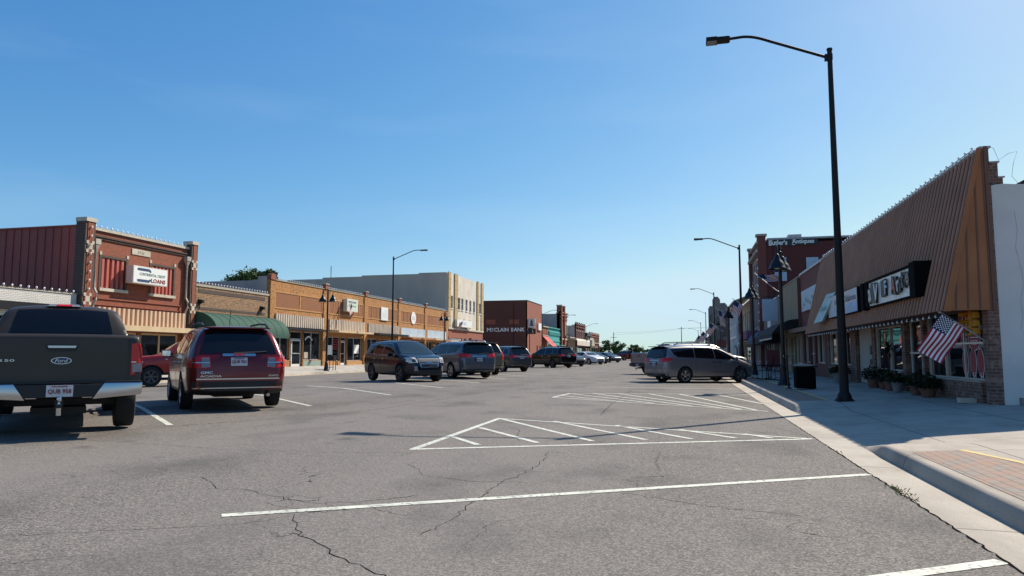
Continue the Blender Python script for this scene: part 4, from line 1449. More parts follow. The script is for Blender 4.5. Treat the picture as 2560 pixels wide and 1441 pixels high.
def front(root, fr, a0, a1, z1, m, holes, depth=.22, z0=-.35, extra=None):
    b = MB()
    wall(b, fr, a0, a1, z0, z1, holes, depth)
    # cheeks and top close the front wall into a solid leaf
    b.face([fr(a0, 0, z0), fr(a0, -.24, z0), fr(a0, -.24, z1), fr(a0, 0, z1)])
    b.face([fr(a1, 0, z0), fr(a1, -.24, z0), fr(a1, -.24, z1), fr(a1, 0, z1)])
    b.face([fr(a0, 0, z1), fr(a0, -.24, z1), fr(a1, -.24, z1), fr(a1, 0, z1)])
    b.fbox(fr, a0 + .01, a1 - .01, -.9, -.86, z0, z1 - .2, 1)
    return b.build('front_wall', [m, 'interior'], root, recalc=False)

ONE_MESH = {'brick_surround', 'stone_arch', 'corbel_table', 'dentil_course', 'batten', 'board_seam', 'flat_canopy', 'cornice', 'plank_facade'}
def part(root, name, m, fr, boxes, bevel=0, smooth=None):
    # boxes that form one pattern stay one mesh; otherwise every box is a part of its own
    groups = [boxes] if name in ONE_MESH else [[q] for q in boxes]
    first = None
    for g in groups:
        b = MB()
        for q in g:
            b.fbox(fr, *q)
        o = b.build(name, m, root, bevel=bevel, smooth=smooth)
        first = first or o
    return first

def box_sign(name, label, fr, a0, a1, z0, z1, d0, d1, face_m, rim_m='sign_gray', texts=(), cat='sign', extra=None):
    """cabinet sign: rim (thing) with its printed face and lettering as parts"""
    t = thing(name, label, cat, tuple(fr((a0 + a1) / 2, d0, z0)))
    b = MB()
    b.fbox(fr, a0, a1, d0, d1, z0, z1)
    b.build('cabinet', rim_m, t, bevel=.02)
    b = MB()
    b.fbox(fr, a0 + .05, a1 - .05, d1 - .01, d1 + .006, z0 + .05, z1 - .05)
    f = b.build('face', face_m, t)
    s = fr(1, 0, 0) - fr(0, 0, 0)
    s = 1 if (fr(0, 1, 0) - fr(0, 0, 0)).cross(Vector((0, 0, 1))).dot(s) < 0 else -1
    for body, h, w, ca, cz, m, bold in texts:
        x = MB()
        x.text(body, h, lambda a, c, d: fr(ca + s * a, d1 + .007 + d, cz + c), 0, width=w, bold=bold)
        x.build('lettering', m, t)
    return t, f, s

# --- white painted brick shop at the end of the row
t = thing('white_brick_shop', 'low white painted brick shop left of the 1926 building', 'building', (XL, 22, 0))
front(t, FL, -24, 29.15, 4.08, 'white_brick', [(-20, -14, .6, 2.9), (-10, -4, .6, 2.9), (1, 7, .6, 2.9), (14.5, 20.5, .6, 2.9), (21.3, 22.5, .15, 2.9), (23.2, 28.6, .6, 2.9)])  # frontage lengthened unseen behind the camera, added for the cars to reflect
core(t, FL, -24, 29.15, 3.7, 16, 'white_brick')
for q in (-20, -10, 1, 14.5):
    window(t, FL, q, q + 6, .6, 2.9, 3)
window(t, FL, 23.2, 28.6, .6, 2.9, 3)
door(t, FL, 21.3, 22.5, .15, 2.9)
part(t, 'flat_canopy', 'black_metal', FL, [(-23.8, 29.0, .002, .35, 3.12, 3.48)])
part(t, 'coping', 'stone', FL, [(-24, 29.15, -.27, .04, 4.08, 4.13)])
string_lights('bulb string along the white brick parapet', line_pts(FL(20, .05, 4.18), FL(29.1, .05, 4.18), 22), 'light strings on the parapets')

# --- the 1926 red brick building
t = thing('brick_commercial_building', 'tall red brick building with 1926 date stone and two boarded windows', 'building', (XL, 33.4, 0))
Y0, Y1 = 29.2, 37.68
W1, W2 = (30.56, 32.25, 4.56, 6.16), (34.13, 35.95, 4.56, 6.16)
SH = [(30.2, 31.6, .15, 2.3), (31.9, 33.3, .7, 2.3), (33.6, 36.6, .7, 2.3)]
front(t, FL, Y0 + .62, Y1 - .55, 7.5, 'red_brick', [W1, W2] + SH, .14)
core(t, FL, Y0 + .3, Y1 - .02, 7.2, 22, 'maroon_brick')
c = MB()      # maroon ribbed cladding on the exposed gable
for i in range(44):
    x = XL - .35 - i * .5
    c.box(x - .46, x, Y0 + .10, Y0 + .29, 3.0, 7.60)
    c.box(x - .5, x - .46, Y0 + .06, Y0 + .29, 3.0, 7.60)
c.box(XL - 22.4, XL - .3, Y0 + .03, Y0 + .31, 7.58, 7.66)
c.build('metal_cladding', 'maroon_metal', t)
for a0, a1 in ((Y0, Y0 + .62), (Y1 - .55, Y1)):
    b = MB()
    b.fbox(FL, a0 + .13, a1 - .13, -.3, .30, -.3, 7.82, 0)
    b.fbox(FL, a0, a0 + .13, -.32, .27, -.3, 7.82, 1)
    b.fbox(FL, a1 - .13, a1, -.32, .27, -.3, 7.82, 1)
    for zc in (6.55, 3.9):
        for da, dz, s in ((0, 0, .13), (-.17, .22, .07), (.17, .22, .07), (-.17, -.22, .07), (.17, -.22, .07)):
            cm = (a0 + a1) / 2 + da
            b.fbox(FL, cm - s, cm + s, .25, .308, zc + dz - s * 1.1, zc + dz + s * 1.1, 2)
    b.fbox(FL, a0 - .03, a1 + .03, -.34, .34, 7.82, 8.02, 2)
    b.build('brick_pier', ['red_brick', 'dark_brick', 'stone'], t)
part(t, 'coping', 'stone', FL, [(Y0 + .62, Y1 - .55, -.28, .10, 7.50, 7.64)])
part(t, 'corbel_band', 'dark_brick', FL, [(Y0 + .64, Y1 - .57, -.02, .07, 7.06, 7.13), (Y0 + .64, Y1 - .57, -.02, .12, 7.17, 7.24)])
ds = part(t, 'date_stone', 'stone', FL, [(32.6, 33.98, -.02, .04, 6.6, 6.92)])
x = MB()
x.text('1926', .19, lambda a, c, d: FL(33.29 + a, .041 + d, 6.76 + c), 0, bold=.01)
x.build('lettering', 'downspout', ds)
for (a0, a1, z0, z1) in (W1, W2):
    o = corrugated('boarded_window', t, FL, a0 + .02, a1 - .02, z0 + .02, z1 - .02, -.02, .30, 'rose_metal', .10, gap='rose_gap')
    part(o, 'sill', 'stone', FL, [(a0 - .12, a1 + .12, -.1, .12, z0 - .16, z0)])
    part(o, 'brick_surround', 'dark_brick', FL, [(a0 - .14, a0 - .002, -.02, .025, z0, z1 + .12), (a1 + .002, a1 + .14, -.02, .025, z0, z1 + .12), (a0 - .002, a1 + .002, -.02, .024, z1 + .002, z1 + .12)])
    part(o, 'corner_block', 'stone', FL, [(a0 - .15, a0 - .01, -.02, .035, z1 + .122, z1 + .3), (a1 + .01, a1 + .15, -.02, .035, z1 + .122, z1 + .3)])
part(t, 'brick_ledge', 'rust_brick', FL, [(30.2, 36.7, -.02, .06, 3.98, 4.05), (30.2, 36.7, -.02, .05, 3.66, 3.71)])
for a in (Y0 + .82, Y1 - .78):
    b = MB()
    b.fbox(FL, a - .17, a + .17, .02, .30, 6.75, 7.02)
    b.hexa([FL(a - .06, .1, 6.5), FL(a + .06, .1, 6.5), FL(a + .06, .22, 6.5), FL(a - .06, .22, 6.5), FL(a - .14, .04, 6.749), FL(a + .14, .04, 6.749), FL(a + .14, .28, 6.749), FL(a - .14, .28, 6.749)])
    b.tube([FL(a, .16, 6.5), FL(a, .16, 4.5), FL(a + .02, .30, 4.25), FL(a, .30, 3.9), FL(a - .02, .16, 3.6), FL(a, .16, 2.2), FL(a, .16, .2)], .065, 8)
    b.build('downspout', 'downspout', t, smooth=40)
corrugated('ribbed_fascia', t, FL, 30.1, 36.75, 2.62, 3.55, .36, .34, 'beige_metal', .10, gap='rust_brick')
part(t, 'flat_canopy', 'cream_paint', FL, [(29.9, 37.4, .02, 1.4, 2.38, 2.56), (29.85, 37.45, 1.38, 1.44, 2.34, 2.62)])
window(t, FL, *SH[2], 2, 1, .12, fmat='cream_paint', fw=.1)
window(t, FL, *SH[1], 1, 1, .12, fmat='cream_paint', fw=.1)
door(t, FL, *SH[0], depth=.12, fmat='cream_paint')
b = MB()
b.box(XL - 9.5, XL - 8.4, 29.8, 30.7, 7.2, 8.5)
b.build('chimney', 'stone', t)
string_lights('bulb string on the parapet of the 1926 building', line_pts(FL(Y0 + .7, .0, 7.69), FL(Y1 - .6, .0, 7.69), 20), 'light strings on the parapets')
string_lights('bulb string down the left pier of the 1926 building', [FL(Y0 + .3, .36, z) for z in (7.5, 7.05, 6.6, 6.15, 5.7, 5.25, 4.8, 4.35)], 'light strings on the parapets', .0)
# shop sign
t, f, s = box_sign('shop_sign', 'white box sign reading Continental Credit Loans on red brick', FL, 32.1, 34.72, 4.96, 5.92, .15, .62, 'sign_white', 'sign_gray',
                   [('CONTINENTAL CREDIT', .15, 1.98, 33.55, 5.50, 'ink_green', .008), ('LOANS', .24, 1.12, 34.0, 5.20, 'maroon_print', .03)])
b = MB()
for z, k in ((5.72, 1), (5.16, -1)):
    b.prism([(32.36, 0), (32.44, .10), (33.28, .10), (33.42, 0), (33.42, -.09), (33.3, -.09), (33.3, -.045), (32.5, -.045)], lambda a, c, d: FL(a, .628 + d, z + k * c), 0, .004)
b.build('emblem', 'navy', t)

# --- brown brick shop with the green barrel awning
t = thing('brown_brick_shop', 'low brown mottled brick shop with green barrel awning', 'building', (XL, 41.7, 0))
Y0, Y1 = 37.72, 45.98
front(t, FL, Y0, Y1, 5.36, 'brown_brick', [(38.4, 41.3, .65, 2.6), (41.6, 42.8, .15, 2.6), (43.1, 45.5, .65, 2.6)])
core(t, FL, Y0, Y1, 4.9, 20, 'gray_plaster')
part(t, 'coping', 'tan_coping', FL, [(Y0, Y1, -.28, .05, 5.36, 5.5)])
part(t, 'soldier_course', 'dark_brick', FL, [(Y0 + .5, Y1 - .5, -.02, .018, 4.96, 5.2), (Y0 + .5, Y1 - .5, -.02, .018, 3.92, 4.08)])
window(t, FL, 38.4, 41.3, .65, 2.6, 2)
window(t, FL, 43.1, 45.5, .65, 2.6, 2)
door(t, FL, 41.6, 42.8, .15, 2.6)
b = MB()
n, m_ = 9, 10
prof = [(.02 + 1.75 * math.sin(math.pi / 2 * k / n), 2.45 + 1.30 * math.cos(math.pi / 2 * k / n)) for k in range(n + 1)]
for i in range(m_):
    a0, a1 = 37.8 + (45.95 - 37.8) * i / m_, 37.8 + (45.95 - 37.8) * (i + 1) / m_
    for k in range(n):
        (d0, z0), (d1, z1) = prof[k], prof[k + 1]
        b.face([FL(a0, d0, z0), FL(a1, d0, z0), FL(a1, d1, z1), FL(a0, d1, z1)])
    b.tube([FL(a0, d, z + .006) for d, z in prof], .014, 5)
for a in (37.8, 45.95):
    b.face([FL(a, .02, 2.45)] + [FL(a, d, z) for d, z in prof])
b.fbox(FL, 37.8, 45.95, 1.76, 1.775, 2.25, 2.449)
b.build('barrel_awning', 'green_fabric', t, smooth=30)
for a in (38.35, 45.0):
    b = MB()
    b.fbox(FL, a - .14, a + .14, .001, .08, 4.25, 4.55)
    b.fbox(FL, a - .11, a + .11, .08, .3, 4.3, 4.5)
    b.tube([FL(a, .05, 4.25), FL(a, .03, 3.95)], .025, 6)
    b.build('wall_lamp', 'black_metal', t, bevel=.02)
string_lights('bulb string along the brown brick parapet', line_pts(FL(Y0 + .1, .0, 5.56), FL(Y1 - .1, .0, 5.56), 26), 'light strings on the parapets')

# --- long orange brick block, five bays
t = thing('orange_brick_block', 'long orange brick block of five shops with beige ribbed canopies', 'building', (XL, 66, 0))
PL = [(46.0, 46.6), (53.9, 54.75), (61.68, 62.4), (69.85, 70.5), (77.7, 78.4), (85.2, 85.95)]
holes = []
for i in range(5):
    a0, a1 = PL[i][1], PL[i + 1][0]
    w = a1 - a0
    if i == 1:
        holes += [(a0 + .1, 57.2, .55, 2.62), (57.26, 58.45, .15, 2.62), (58.5, a1 - .1, .55, 2.62)]
    elif i == 0:
        holes += [(a0 + .1, 48.95, .68, 2.9), (49.0, 50.9, .15, 2.9), (50.95, a1 - .06, .68, 2.9)]
    else:
        holes += [(a0 + .1, a0 + w * .36, .6, 2.62), (a0 + w * .37, a0 + w * .53, .15, 2.62), (a0 + w * .54, a1 - .1, .6, 2.62)]
front(t, FL, 46.0, 85.95, 6.6, 'orange_brick', holes, .3)
core(t, FL, 46.05, 85.95, 5.95, 24, 'gray_plaster', d0=.5)
b = MB()      # stepped party-wall parapet
for x0, x1, z in ((-.24, -1.0, 6.85), (-1.0, -1.5, 6.6), (-1.5, -14, 6.55)):
    b.fbox(FL, 46.0, 46.3, x1, x0, 3.0, z)
b.build('parapet', 'gray_plaster', t)
b = MB()
b.prism([(46.0, 6.6), (46.62, 6.6), (46.62, 6.9), (46.5, 7.02), (46.3, 7.06), (46.12, 7.02), (46.0, 6.9)], lambda a, z, d: FL(a, d, z), -.24, .12)
b.build('finial', 'rust_brick', t)
for a0, a1 in PL[1:5]:
    a = (a0 + a1) / 2
    fo = part(t, 'finial', 'rust_brick', FL, [(a - .25, a + .25, -.2, .14, 6.602, 7.0)])
    part(fo, 'finial_cap', 'stone', FL, [(a - .32, a + .32, -.26, .2, 7.0, 7.07)])
part(t, 'pilaster', 'orange_brick', FL, [(a0, a1, .002, .10, ZB, 6.5) for a0, a1 in PL])
for i in range(5):
    b = MB()
    d_ = MB()
    a0, a1 = PL[i][1] + .1, PL[i + 1][0] - .1
    L = a1 - a0
    z0, z1 = 4.62, 5.72
    b.fbox(FL, a0, a1, .002, .04, z1, z1 + .1)
    b.fbox(FL, a0, a1, .002, .04, z0 - .1, z0)
    cuts = [0, .12, .15, .27, .30, .70, .73, .85, .88, 1] if i else [0, .48, .52, 1]
    for k in range(0, len(cuts) - 1, 2):
        d_.fbox(FL, a0 + L * cuts[k] + .08, a0 + L * cuts[k + 1] - .04, .001, .012, z0, z1)
    for q in cuts[1:-1:2] + [0, 1]:
        b.fbox(FL, a0 + L * q - .045 + (.05 if q == 0 else -.05 if q == 1 else L * .015), a0 + L * q + .045 + (.05 if q == 0 else -.05 if q == 1 else L * .015), .002, .036, z0, z1)
    hb = b.build('header_band', 'orange_brick_light', t)
    d_.build('recessed_panel', 'orange_brick_dark', hb)
part(t, 'coping', 'tan_coping', FL, [(46.62, 85.95, -.28, .06, 6.6, 6.66)])
for i in range(3):
    corrugated('ribbed_fascia', t, FL, PL[i][1] + .02, PL[i + 1][0] - .05, 3.2, 4.14 - .03 * i, .22, .31, 'cream_metal', .10, gap='brown_rib')
for i in (0, 1, 2):
    part(t, 'flat_canopy', ('black_metal', 'cream_paint', 'black_metal')[i], FL, [(PL[i][1] + .02, PL[i + 1][0] - .02, .005, (.5, 1.1, 1.3)[i], 2.98, 3.14)])
part(t, 'awning_bar', 'rust_panel', FL, [(70.4, 77.2, .2, 1.5, 2.74, 2.9)])
for i, pm in ((3, 'pale_blue'), (4, 'pale_blue')):
    o = part(t, 'fascia_board', pm, FL, [(PL[i][1] + .03, PL[i + 1][0] - .06, .005, .14, 3.06, 3.96)])
    part(o, 'board_seam', 'coping', FL, [(PL[i][1] + .03 + k * 2.3, PL[i][1] + .05 + k * 2.3, .14, .146, 3.06, 3.96) for k in range(1, 4 if i == 3 else 3)])
    part(t, 'flat_canopy', 'cream_paint', FL, [(PL[i][1] + .02, PL[i + 1][0] - .02, .005, 1.2, 2.8, 2.96)])
part(t, 'kick_panel', 'sage', FL, [(51.0, 53.8, -.1, .01, .12, .62)])
part(t, 'kick_panel', 'orange_brick_light', FL, [(58.55, 61.5, -.1, .012, .12, .5), (55.0, 57.1, -.1, .012, .12, .5)])
for h in holes:
    if h[2] > .3:
        window(t, FL, *h, nx=2 if h[1] - h[0] > 2 else 1, depth=.2)
    else:
        door(t, FL, h[0] + (.45 if h[1] - h[0] > 1.5 else .1), h[1] - .1, h[2], 2.25, .2, 'white')
        window(t, FL, h[0] + .02, h[1] - .02, 2.29, h[3], depth=.2)
        if h[1] - h[0] > 1.5:
            window(t, FL, h[0] + .02, h[0] + .42, h[2] + .5, 2.25, depth=.2)
# stickers and posters on the shop windows
po = [(55.2, 56.0, 1.1, 1.9), (60.2, 61.2, 1.2, 2.0)]
for a0, a1, z0, z1 in po:
    part(t, 'window_poster', 'sign_white', FL, [(a0, a1, -.19, -.185, z0, z1)])
b = MB()
for k in range(5):
    b.fbox(FL, 56.1, 57.0, -.19, -.186, 1.55 + k * .2, 1.62 + k * .2)
b.build('window_decal', 'flag_red', t)
b = MB()
for k in range(9):
    a = 51.5 + k * .13
    z = 2.25 + .22 * math.sin(k / 8 * math.pi)
    b.fbox(FL, a, a + .11, -.19, -.186, z, z + .14)
b.build('window_decal', 'sign_white', t)
part(t, 'window_poster', 'tan_coping', FL, [(51.4, 52.0, -.19, -.186, .8, 1.3)])
part(t, 'open_sign', 'red_print', FL, [(65.6, 66.4, -.19, -.182, 2.0, 2.55)])
for i in range(5):
    string_lights('bulb string on the orange parapet above the %s shop' % ('first', 'second', 'third', 'fourth', 'fifth')[i],
                  line_pts(FL(PL[i][1], .0, 6.72), FL(PL[i + 1][0], .0, 6.72), 22), 'light strings on the parapets')
box_sign('hanging_sign', 'pale green box sign projecting from the orange brick front', FL, 57.45, 59.62, 4.92, 6.05, .05, .42, 'milk_sign', 'milk_sign',
         [('RESTORED', .16, 1.5, 58.5, 5.78, 'navy', .01), ('Jubilee', .3, 1.4, 58.5, 5.42, 'ink_green', .0)])
t, f, s = box_sign('banner_sign', 'white vertical sign with thin dark figures on orange brick', FL, 65.4, 67.1, 4.5, 5.82, .05, .12, 'sign_white', 'sign_white')
b = MB()
for k in range(6):
    a = 65.75 + k * .2
    h = (.5, .62, .4, .75, .85, .8)[k]
    b.fbox(FL, a, a + .035, .127, .13, 4.75, 4.75 + h)
b.build('printed_figure', 'pale_blue', t)
t = thing('oval_sign', 'white oval shop sign on the orange brick wall', 'sign', tuple(FL(74.13, .05, 4.48)))
b = MB()
b.prism(ellipse(74.13, 5.14, .72, .68, 28), lambda a, z, d: FL(a, d, z), .045, .10)
b.build('board', 'sign_white', t)
b = MB()
b.text('GG', .42, lambda a, c, d: FL(74.13 + a, .102 + d, 5.14 + c), 0)
b.build('monogram', 'sign_gray', t)

# --- cream art-deco bank building with the long grey flank
t = thing('cream_deco_building', 'cream plaster building with tan tile pilasters and long grey flank wall', 'building', (XL, 94, 0))
Y0, Y1 = 86.0, 102.2
wn_ = [(90.1, 91.2), (91.7, 92.6), (93.6, 94.5), (95.4, 96.3), (97.2, 98.1)]
holes = [(a0, a1, 7.1, 8.7) for a0, a1 in wn_] + [(87.0, 88.1, 7.1, 8.75), (100.0, 101.0, 7.1, 8.6)]
low = [(87.6, 92.0, .8, 3.3), (92.9, 94.0, .8, 3.3), (95.2, 96.6, .2, 3.4), (98.2, 99.3, .8, 3.3)]
front(t, FL, Y0 + .02, Y1, 4.48, 'rust_brick', low, z0=-.3)
front(t, FL, Y0 + .02, Y1, 11.6, 'cream_plaster', holes, z0=4.49)
c = MB()
for x0, x1, z in ((-.24, -4, 11.65), (-4, -12, 11.52), (-12, -17.7, 11.38), (-17.7, -23, 11.2), (-23, -40, 10.9)):
    c.fbox(FL, Y0, Y1, x1, x0, -.3, z)
c.build('side_wall', 'gray_plaster_dark', t)
part(t, 'tile_pilaster', 'tan_tile', FL, [(Y0, 87.0, .005, .12, 4.5, 11.72), (88.5, 89.8, .005, .14, 4.5, 11.75), (98.9, 99.8, .005, .14, 4.5, 11.75), (101.1, Y1, .005, .12, 4.5, 11.72)])
part(t, 'stone_band', 'stone', FL, [(Y0, Y1, .006, .16, 4.36, 4.56)])
part(t, 'tile_panel', 'tan_tile', FL, [(90.3, 91.2, .004, .05, 4.7, 5.9), (92.6, 93.4, .004, .05, 4.7, 5.9), (95.2, 96.0, .004, .05, 4.7, 5.9)])
for h in holes:
    o = window(t, FL, *h, nx=1, nz=2, glass='window_glass', fmat='white')
    part(o, 'sill', 'white', FL, [(h[0] - .05, h[1] + .05, -.1, .09, h[2] - .12, h[2])])
for h in low[:2] + low[3:]:
    window(t, FL, *h, nx=1, glass='interior', fmat='white')
window(t, FL, 95.2, 96.6, .2, 3.4, 1, zs=[2.4], fmat='rust_panel')
part(t, 'window_blind', 'cream_metal', FL, [(87.6, 92.0, -.12, -.10, 2.0, 3.3)])
b = MB()
b.tube([(-46.4, 86.8, 11.2), (-46.4, 86.8, 13.0)], .07, 6)
b.build('vent_pipe', 'coping', t)
box_sign('bank_sign', 'white and blue box sign on the cream building corner', FL, 88.4, 95.0, 4.75, 5.75, .2, .5, 'sign_white', 'sign_gray',
         [('STANDARD', .4, 3.2, 90.8, 5.25, 'pale_blue', .0)])
t = thing('street_clock', 'small white round clock on a post by the brick bank base', 'clock', (XL + 1.6, 97, .1))
b = MB()
b.tube([(XL + 1.6, 97, .1), (XL + 1.6, 97, 2.2)], .06, 8)
b.build('post', 'black_metal', t)
b = MB()
b.lathe([(0, -.12), (.42, -.12), (.45, 0), (.42, .12), (0, .12)], (XL + 1.6, 97, 2.65), 20, axis='Y')
b.build('dial', 'sign_white', t, smooth=40)

# --- brick bank beyond the cross street (its flank faces us)
XB, YB = -28.5, 128.4
FB = frame('left', XB)
FS = frame('near', YB)
t = thing('brick_bank', 'dark red brick bank with its name in white letters on the flank', 'building', (XB, YB + 6, 0))
front(t, FB, YB, 142.4, 11.05, 'rust_brick', [(136.8, 138.0, .2, 2.9), (139.6, 140.6, .8, 2.9)])
core(t, FB, YB + .02, 142.4, 10.95, 26, 'rust_brick')
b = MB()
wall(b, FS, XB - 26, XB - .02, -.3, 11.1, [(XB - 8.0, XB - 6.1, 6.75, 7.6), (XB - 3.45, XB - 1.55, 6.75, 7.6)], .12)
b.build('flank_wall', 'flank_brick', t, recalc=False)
part(t, 'boarded_window', 'pale_board', FS, [(XB - 8.0, XB - 6.1, -.1, -.06, 6.75, 7.6), (XB - 3.45, XB - 1.55, -.1, -.06, 6.75, 7.6)])
part(t, 'coping', 'black_metal', FS, [(XB - 26, XB + .06, -14, .06, 11.1, 11.2)])
x = MB()
x.text('M', .72, lambda a, c, d: FS(XB - 7.35 + a, .02 + d, 5.73 + c), 0, bold=.02, width=.8)
x.text('c', .42, lambda a, c, d: FS(XB - 6.65 + a, .02 + d, 5.86 + c), 0, bold=.02)
x.fbox(FS, XB - 6.85, XB - 6.45, .02, .05, 5.42, 5.5)
x.text('CLAIN', .72, lambda a, c, d: FS(XB - 4.95 + a, .02 + d, 5.73 + c), 0, bold=.02, width=2.75)
x.build('lettering', 'sign_white', t)
x = MB()
x.text('BANK', .72, lambda a, c, d: FS(XB - 1.75 + a, .02 + d, 5.73 + c), 0, bold=.02, width=2.6)
x.build('lettering', 'sign_white', t)
b = MB()
b.tube([FS(XB - 2.6, .06, .2), FS(XB - 2.6, .06, 10.2)], .05, 6)
b.build('conduit', 'black_metal', t)
door(t, FB, 136.8, 138.0, .2, 2.9, fmat='tan_coping')
window(t, FB, 139.6, 140.6, .8, 2.9, fmat='tan_coping')
t = thing('bank_pylon_sign', 'black and grey projecting sign on the corner of the brick bank', 'sign', (XB + .6, YB - .1, 5))
b = MB()
b.box(XB + .05, XB + 1.5, YB + .3, YB + .7, 4.9, 5.9)
b.box(XB + .1, XB + .9, YB + .34, YB + .66, 5.9, 6.9)
b.build('cabinet', 'black_metal', t, bevel=.04)
b = MB()
b.box(XB + .15, XB + 1.35, YB + .27, YB + .296, 6.05, 7.7)
b.box(XB + .1, XB + 1.4, YB + .3, YB + .7, 6.92, 7.75)
b.build('face', 'sign_gray', t)
b = MB()
b.prism([(XB + .35, 6.4), (XB + 1.2, 6.4), (XB + 1.0, 6.65), (XB + .95, 7.3), (XB + .75, 7.6), (XB + .6, 7.3), (XB + .55, 6.65)], lambda a, z, d: Vector((a, d, z)), YB + .24, YB + .268)
b.build('emblem', 'navy', t)
t = thing('blank_sign', 'plain white square sign high on the brick bank front', 'sign', tuple(FB(138, .1, 6)))
b = MB()
b.fbox(FB, 137.4, 140.6, .03, .3, 5.9, 7.3)
b.build('board', 'sign_white', t, bevel=.03)

# --- small orange shop, teal shop
FB = frame('left', XB)
t = thing('orange_brick_shop', 'narrow orange brick shop with bright red awning', 'building', (XB, 145.6, 0))
front(t, FB, 142.6, 148.7, 6.95, 'orange_brick_dark', [(143.2, 145.4, .7, 2.8), (145.8, 147.9, .2, 2.8)])
core(t, FB, 142.6, 148.7, 6.4, 18)
window(t, FB, 143.2, 145.4, .7, 2.8)
door(t, FB, 145.8, 147.9, .2, 2.8)
part(t, 'cornice', 'tan_coping', FB, [(142.6, 148.7, -.24, .25, 6.75, 7.0), (142.6, 148.7, .002, .12, 5.0, 5.2)])
part(t, 'brick_arch', 'rust_brick', FB, [(143.0, 144.6, .002, .08, 5.4, 6.2), (145.2, 146.6, .002, .08, 5.4, 6.2), (147.1, 148.4, .002, .08, 5.4, 6.2)])
b = MB()
b.prism([(.02, 4.95), (2.3, 2.55), (2.3, 2.3), (2.26, 2.3), (2.24, 2.52), (.02, 4.85)], lambda d, z, a: FB(a, d, z), 142.7, 148.5)
b.build('awning', 'red_fabric', t)
t = thing('teal_shop', 'bright teal painted shop with corbelled cornice', 'building', (XB, 156, 0))
front(t, FB, 148.75, 163.2, 6.95, 'teal', [(149.3, 153.5, .7, 3.0), (154, 156.2, .2, 3.0), (156.8, 162.4, .7, 3.0)])
core(t, FB, 148.75, 163.2, 6.4, 18, 'teal')
part(t, 'corbel_table', 'teal', FB, [(148.8 + k * .95, 149.35 + k * .95, .002, .25, 5.35, 5.85) for k in range(15)] + [(148.75, 163.2, .002, .3, 5.86, 6.1), (148.75, 163.2, -.24, .3, 6.8, 7.0), (148.75, 163.2, .002, .14, 4.0, 4.2)])
for a0, a1, z0 in ((149.3, 153.5, .7), (156.8, 162.4, .7)):
    window(t, FB, a0, a1, z0, 3.0, 2, glass='green_glass', fmat='teal')
door(t, FB, 154, 156.2, .2, 3.0, fmat='teal')
part(t, 'flat_canopy', 'teal', FB, [(148.9, 163, .01, 1.3, 3.1, 3.25)])

# --- tall ornate red brick building with paired tower piers
def ornate(label, y0, y1, z1, m, stone, side_m, pier=None, n=4, hw=.9, side_z=None, name='ornate_brick_building'):
    t = thing(name, label, 'building', (XB, (y0 + y1) / 2, 0))
    L = (y1 - y0) / n
    hs = [(y0 + L * (k + .5) - hw / 2, y0 + L * (k + .5) + hw / 2, 5.4, 8.3 if z1 > 10 else 7.4) for k in range(n)]
    front(t, FB, y0, y1, z1, m, hs + [(y0 + .8, y1 - .8, .6, 3.3)])
    core(t, FB, y0, y1, side_z or z1 - .5, 20, side_m)
    for h in hs:
        o = window(t, FB, *h, nz=2, glass='window_glass', fmat=stone)
        part(o, 'stone_arch', stone, FB, [(h[0] - .35, h[0] - .02, .002, .15, h[2] - .3, h[3]), (h[1] + .02, h[1] + .35, .002, .15, h[2] - .3, h[3]), (h[0] - .3, h[1] + .3, .002, .18, h[3] + .02, h[3] + .5)])
    window(t, FB, y0 + .8, y1 - .8, .6, 3.3, 4)
    part(t, 'cornice', m, FB, [(y0, y1, .002, .35, z1 - .9, z1 - .6), (y0, y1, .002, .2, z1 - 1.6, z1 - 1.4), (y0, y1, -.24, .4, z1 - .25, z1 + .05)])
    part(t, 'stone_band', stone, FB, [(y0, y1, .002, .25, 4.6, 4.95)])
    if pier:
        for a in (y0, y0 + 4.2):
            b = MB()
            b.fbox(FB, a, a + .9, -.7, .5, -.2, pier)
            b.fbox(FB, a - .1, a + 1.0, -.8, .6, pier, pier + .3, 1)
            b.build('tower_pier', [m, stone], t)
    else:
        part(t, 'brick_pier', m, FB, [(y0 + L * k - .3, y0 + L * k + .3, .004, .3, 4.0, z1 + .5) for k in range(1, n)] + [(y0, y0 + .5, .004, .3, -.2, z1 + .5), (y1 - .5, y1, .004, .3, -.2, z1 + .5)])
    return t
t = ornate('tall ornate red brick building with tower pier above teal shop', 163.4, 173.6, 11.1, 'rust_brick', 'stone', 'gray_plaster', 12.4, 3, 1.3)
b = MB()
b.box(XB - 8.0, XB - 7.1, 166, 167, 10.6, 11.8)
b.build('chimney', 'gray_plaster', t)
t = ornate('purple brick building with pale arched windows beyond the ornate one', 187.2, 204, 9.3, 'plum_brick', 'mauve_stone', 'gray_plaster', None, 5, 1.5)
t = thing('canopy_shop', 'low pale shop with wide white fabric canopy', 'building', (XB, 180, 0))
front(t, FB, 173.7, 187.1, 5.6, 'gray_plaster', [(174.5, 186.3, .6, 3.0)])
core(t, FB, 173.7, 187.1, 5.2, 18)
window(t, FB, 174.5, 186.3, .6, 3.0, 5)
b = MB()
b.prism([(.02, 5.4), (2.2, 5.1), (2.5, 4.6), (2.5, 3.4), (2.46, 3.4), (2.46, 4.55), (.02, 5.2)], lambda d, z, a: FB(a, d, z), 174, 204)
b.build('canopy', 'white_fabric', t)
b = MB()
b.prism([(-3.3, 0), (3.3, 0), (2.6, 1.6), (0, 2.3), (-2.6, 1.6)], lambda a, z, d: FB(201 + a, d, 3.5 + z), 2.2, 3.0)
b.build('canopy_gable', 'tan_coping', t)
t = thing('dark_cornice_shop', 'pale shop with dark overhanging cornice far down the row', 'building', (XB, 210, 0))
front(t, FB, 204.2, 214, 7.2, 'stone', [(205, 213, .6, 3.0)])
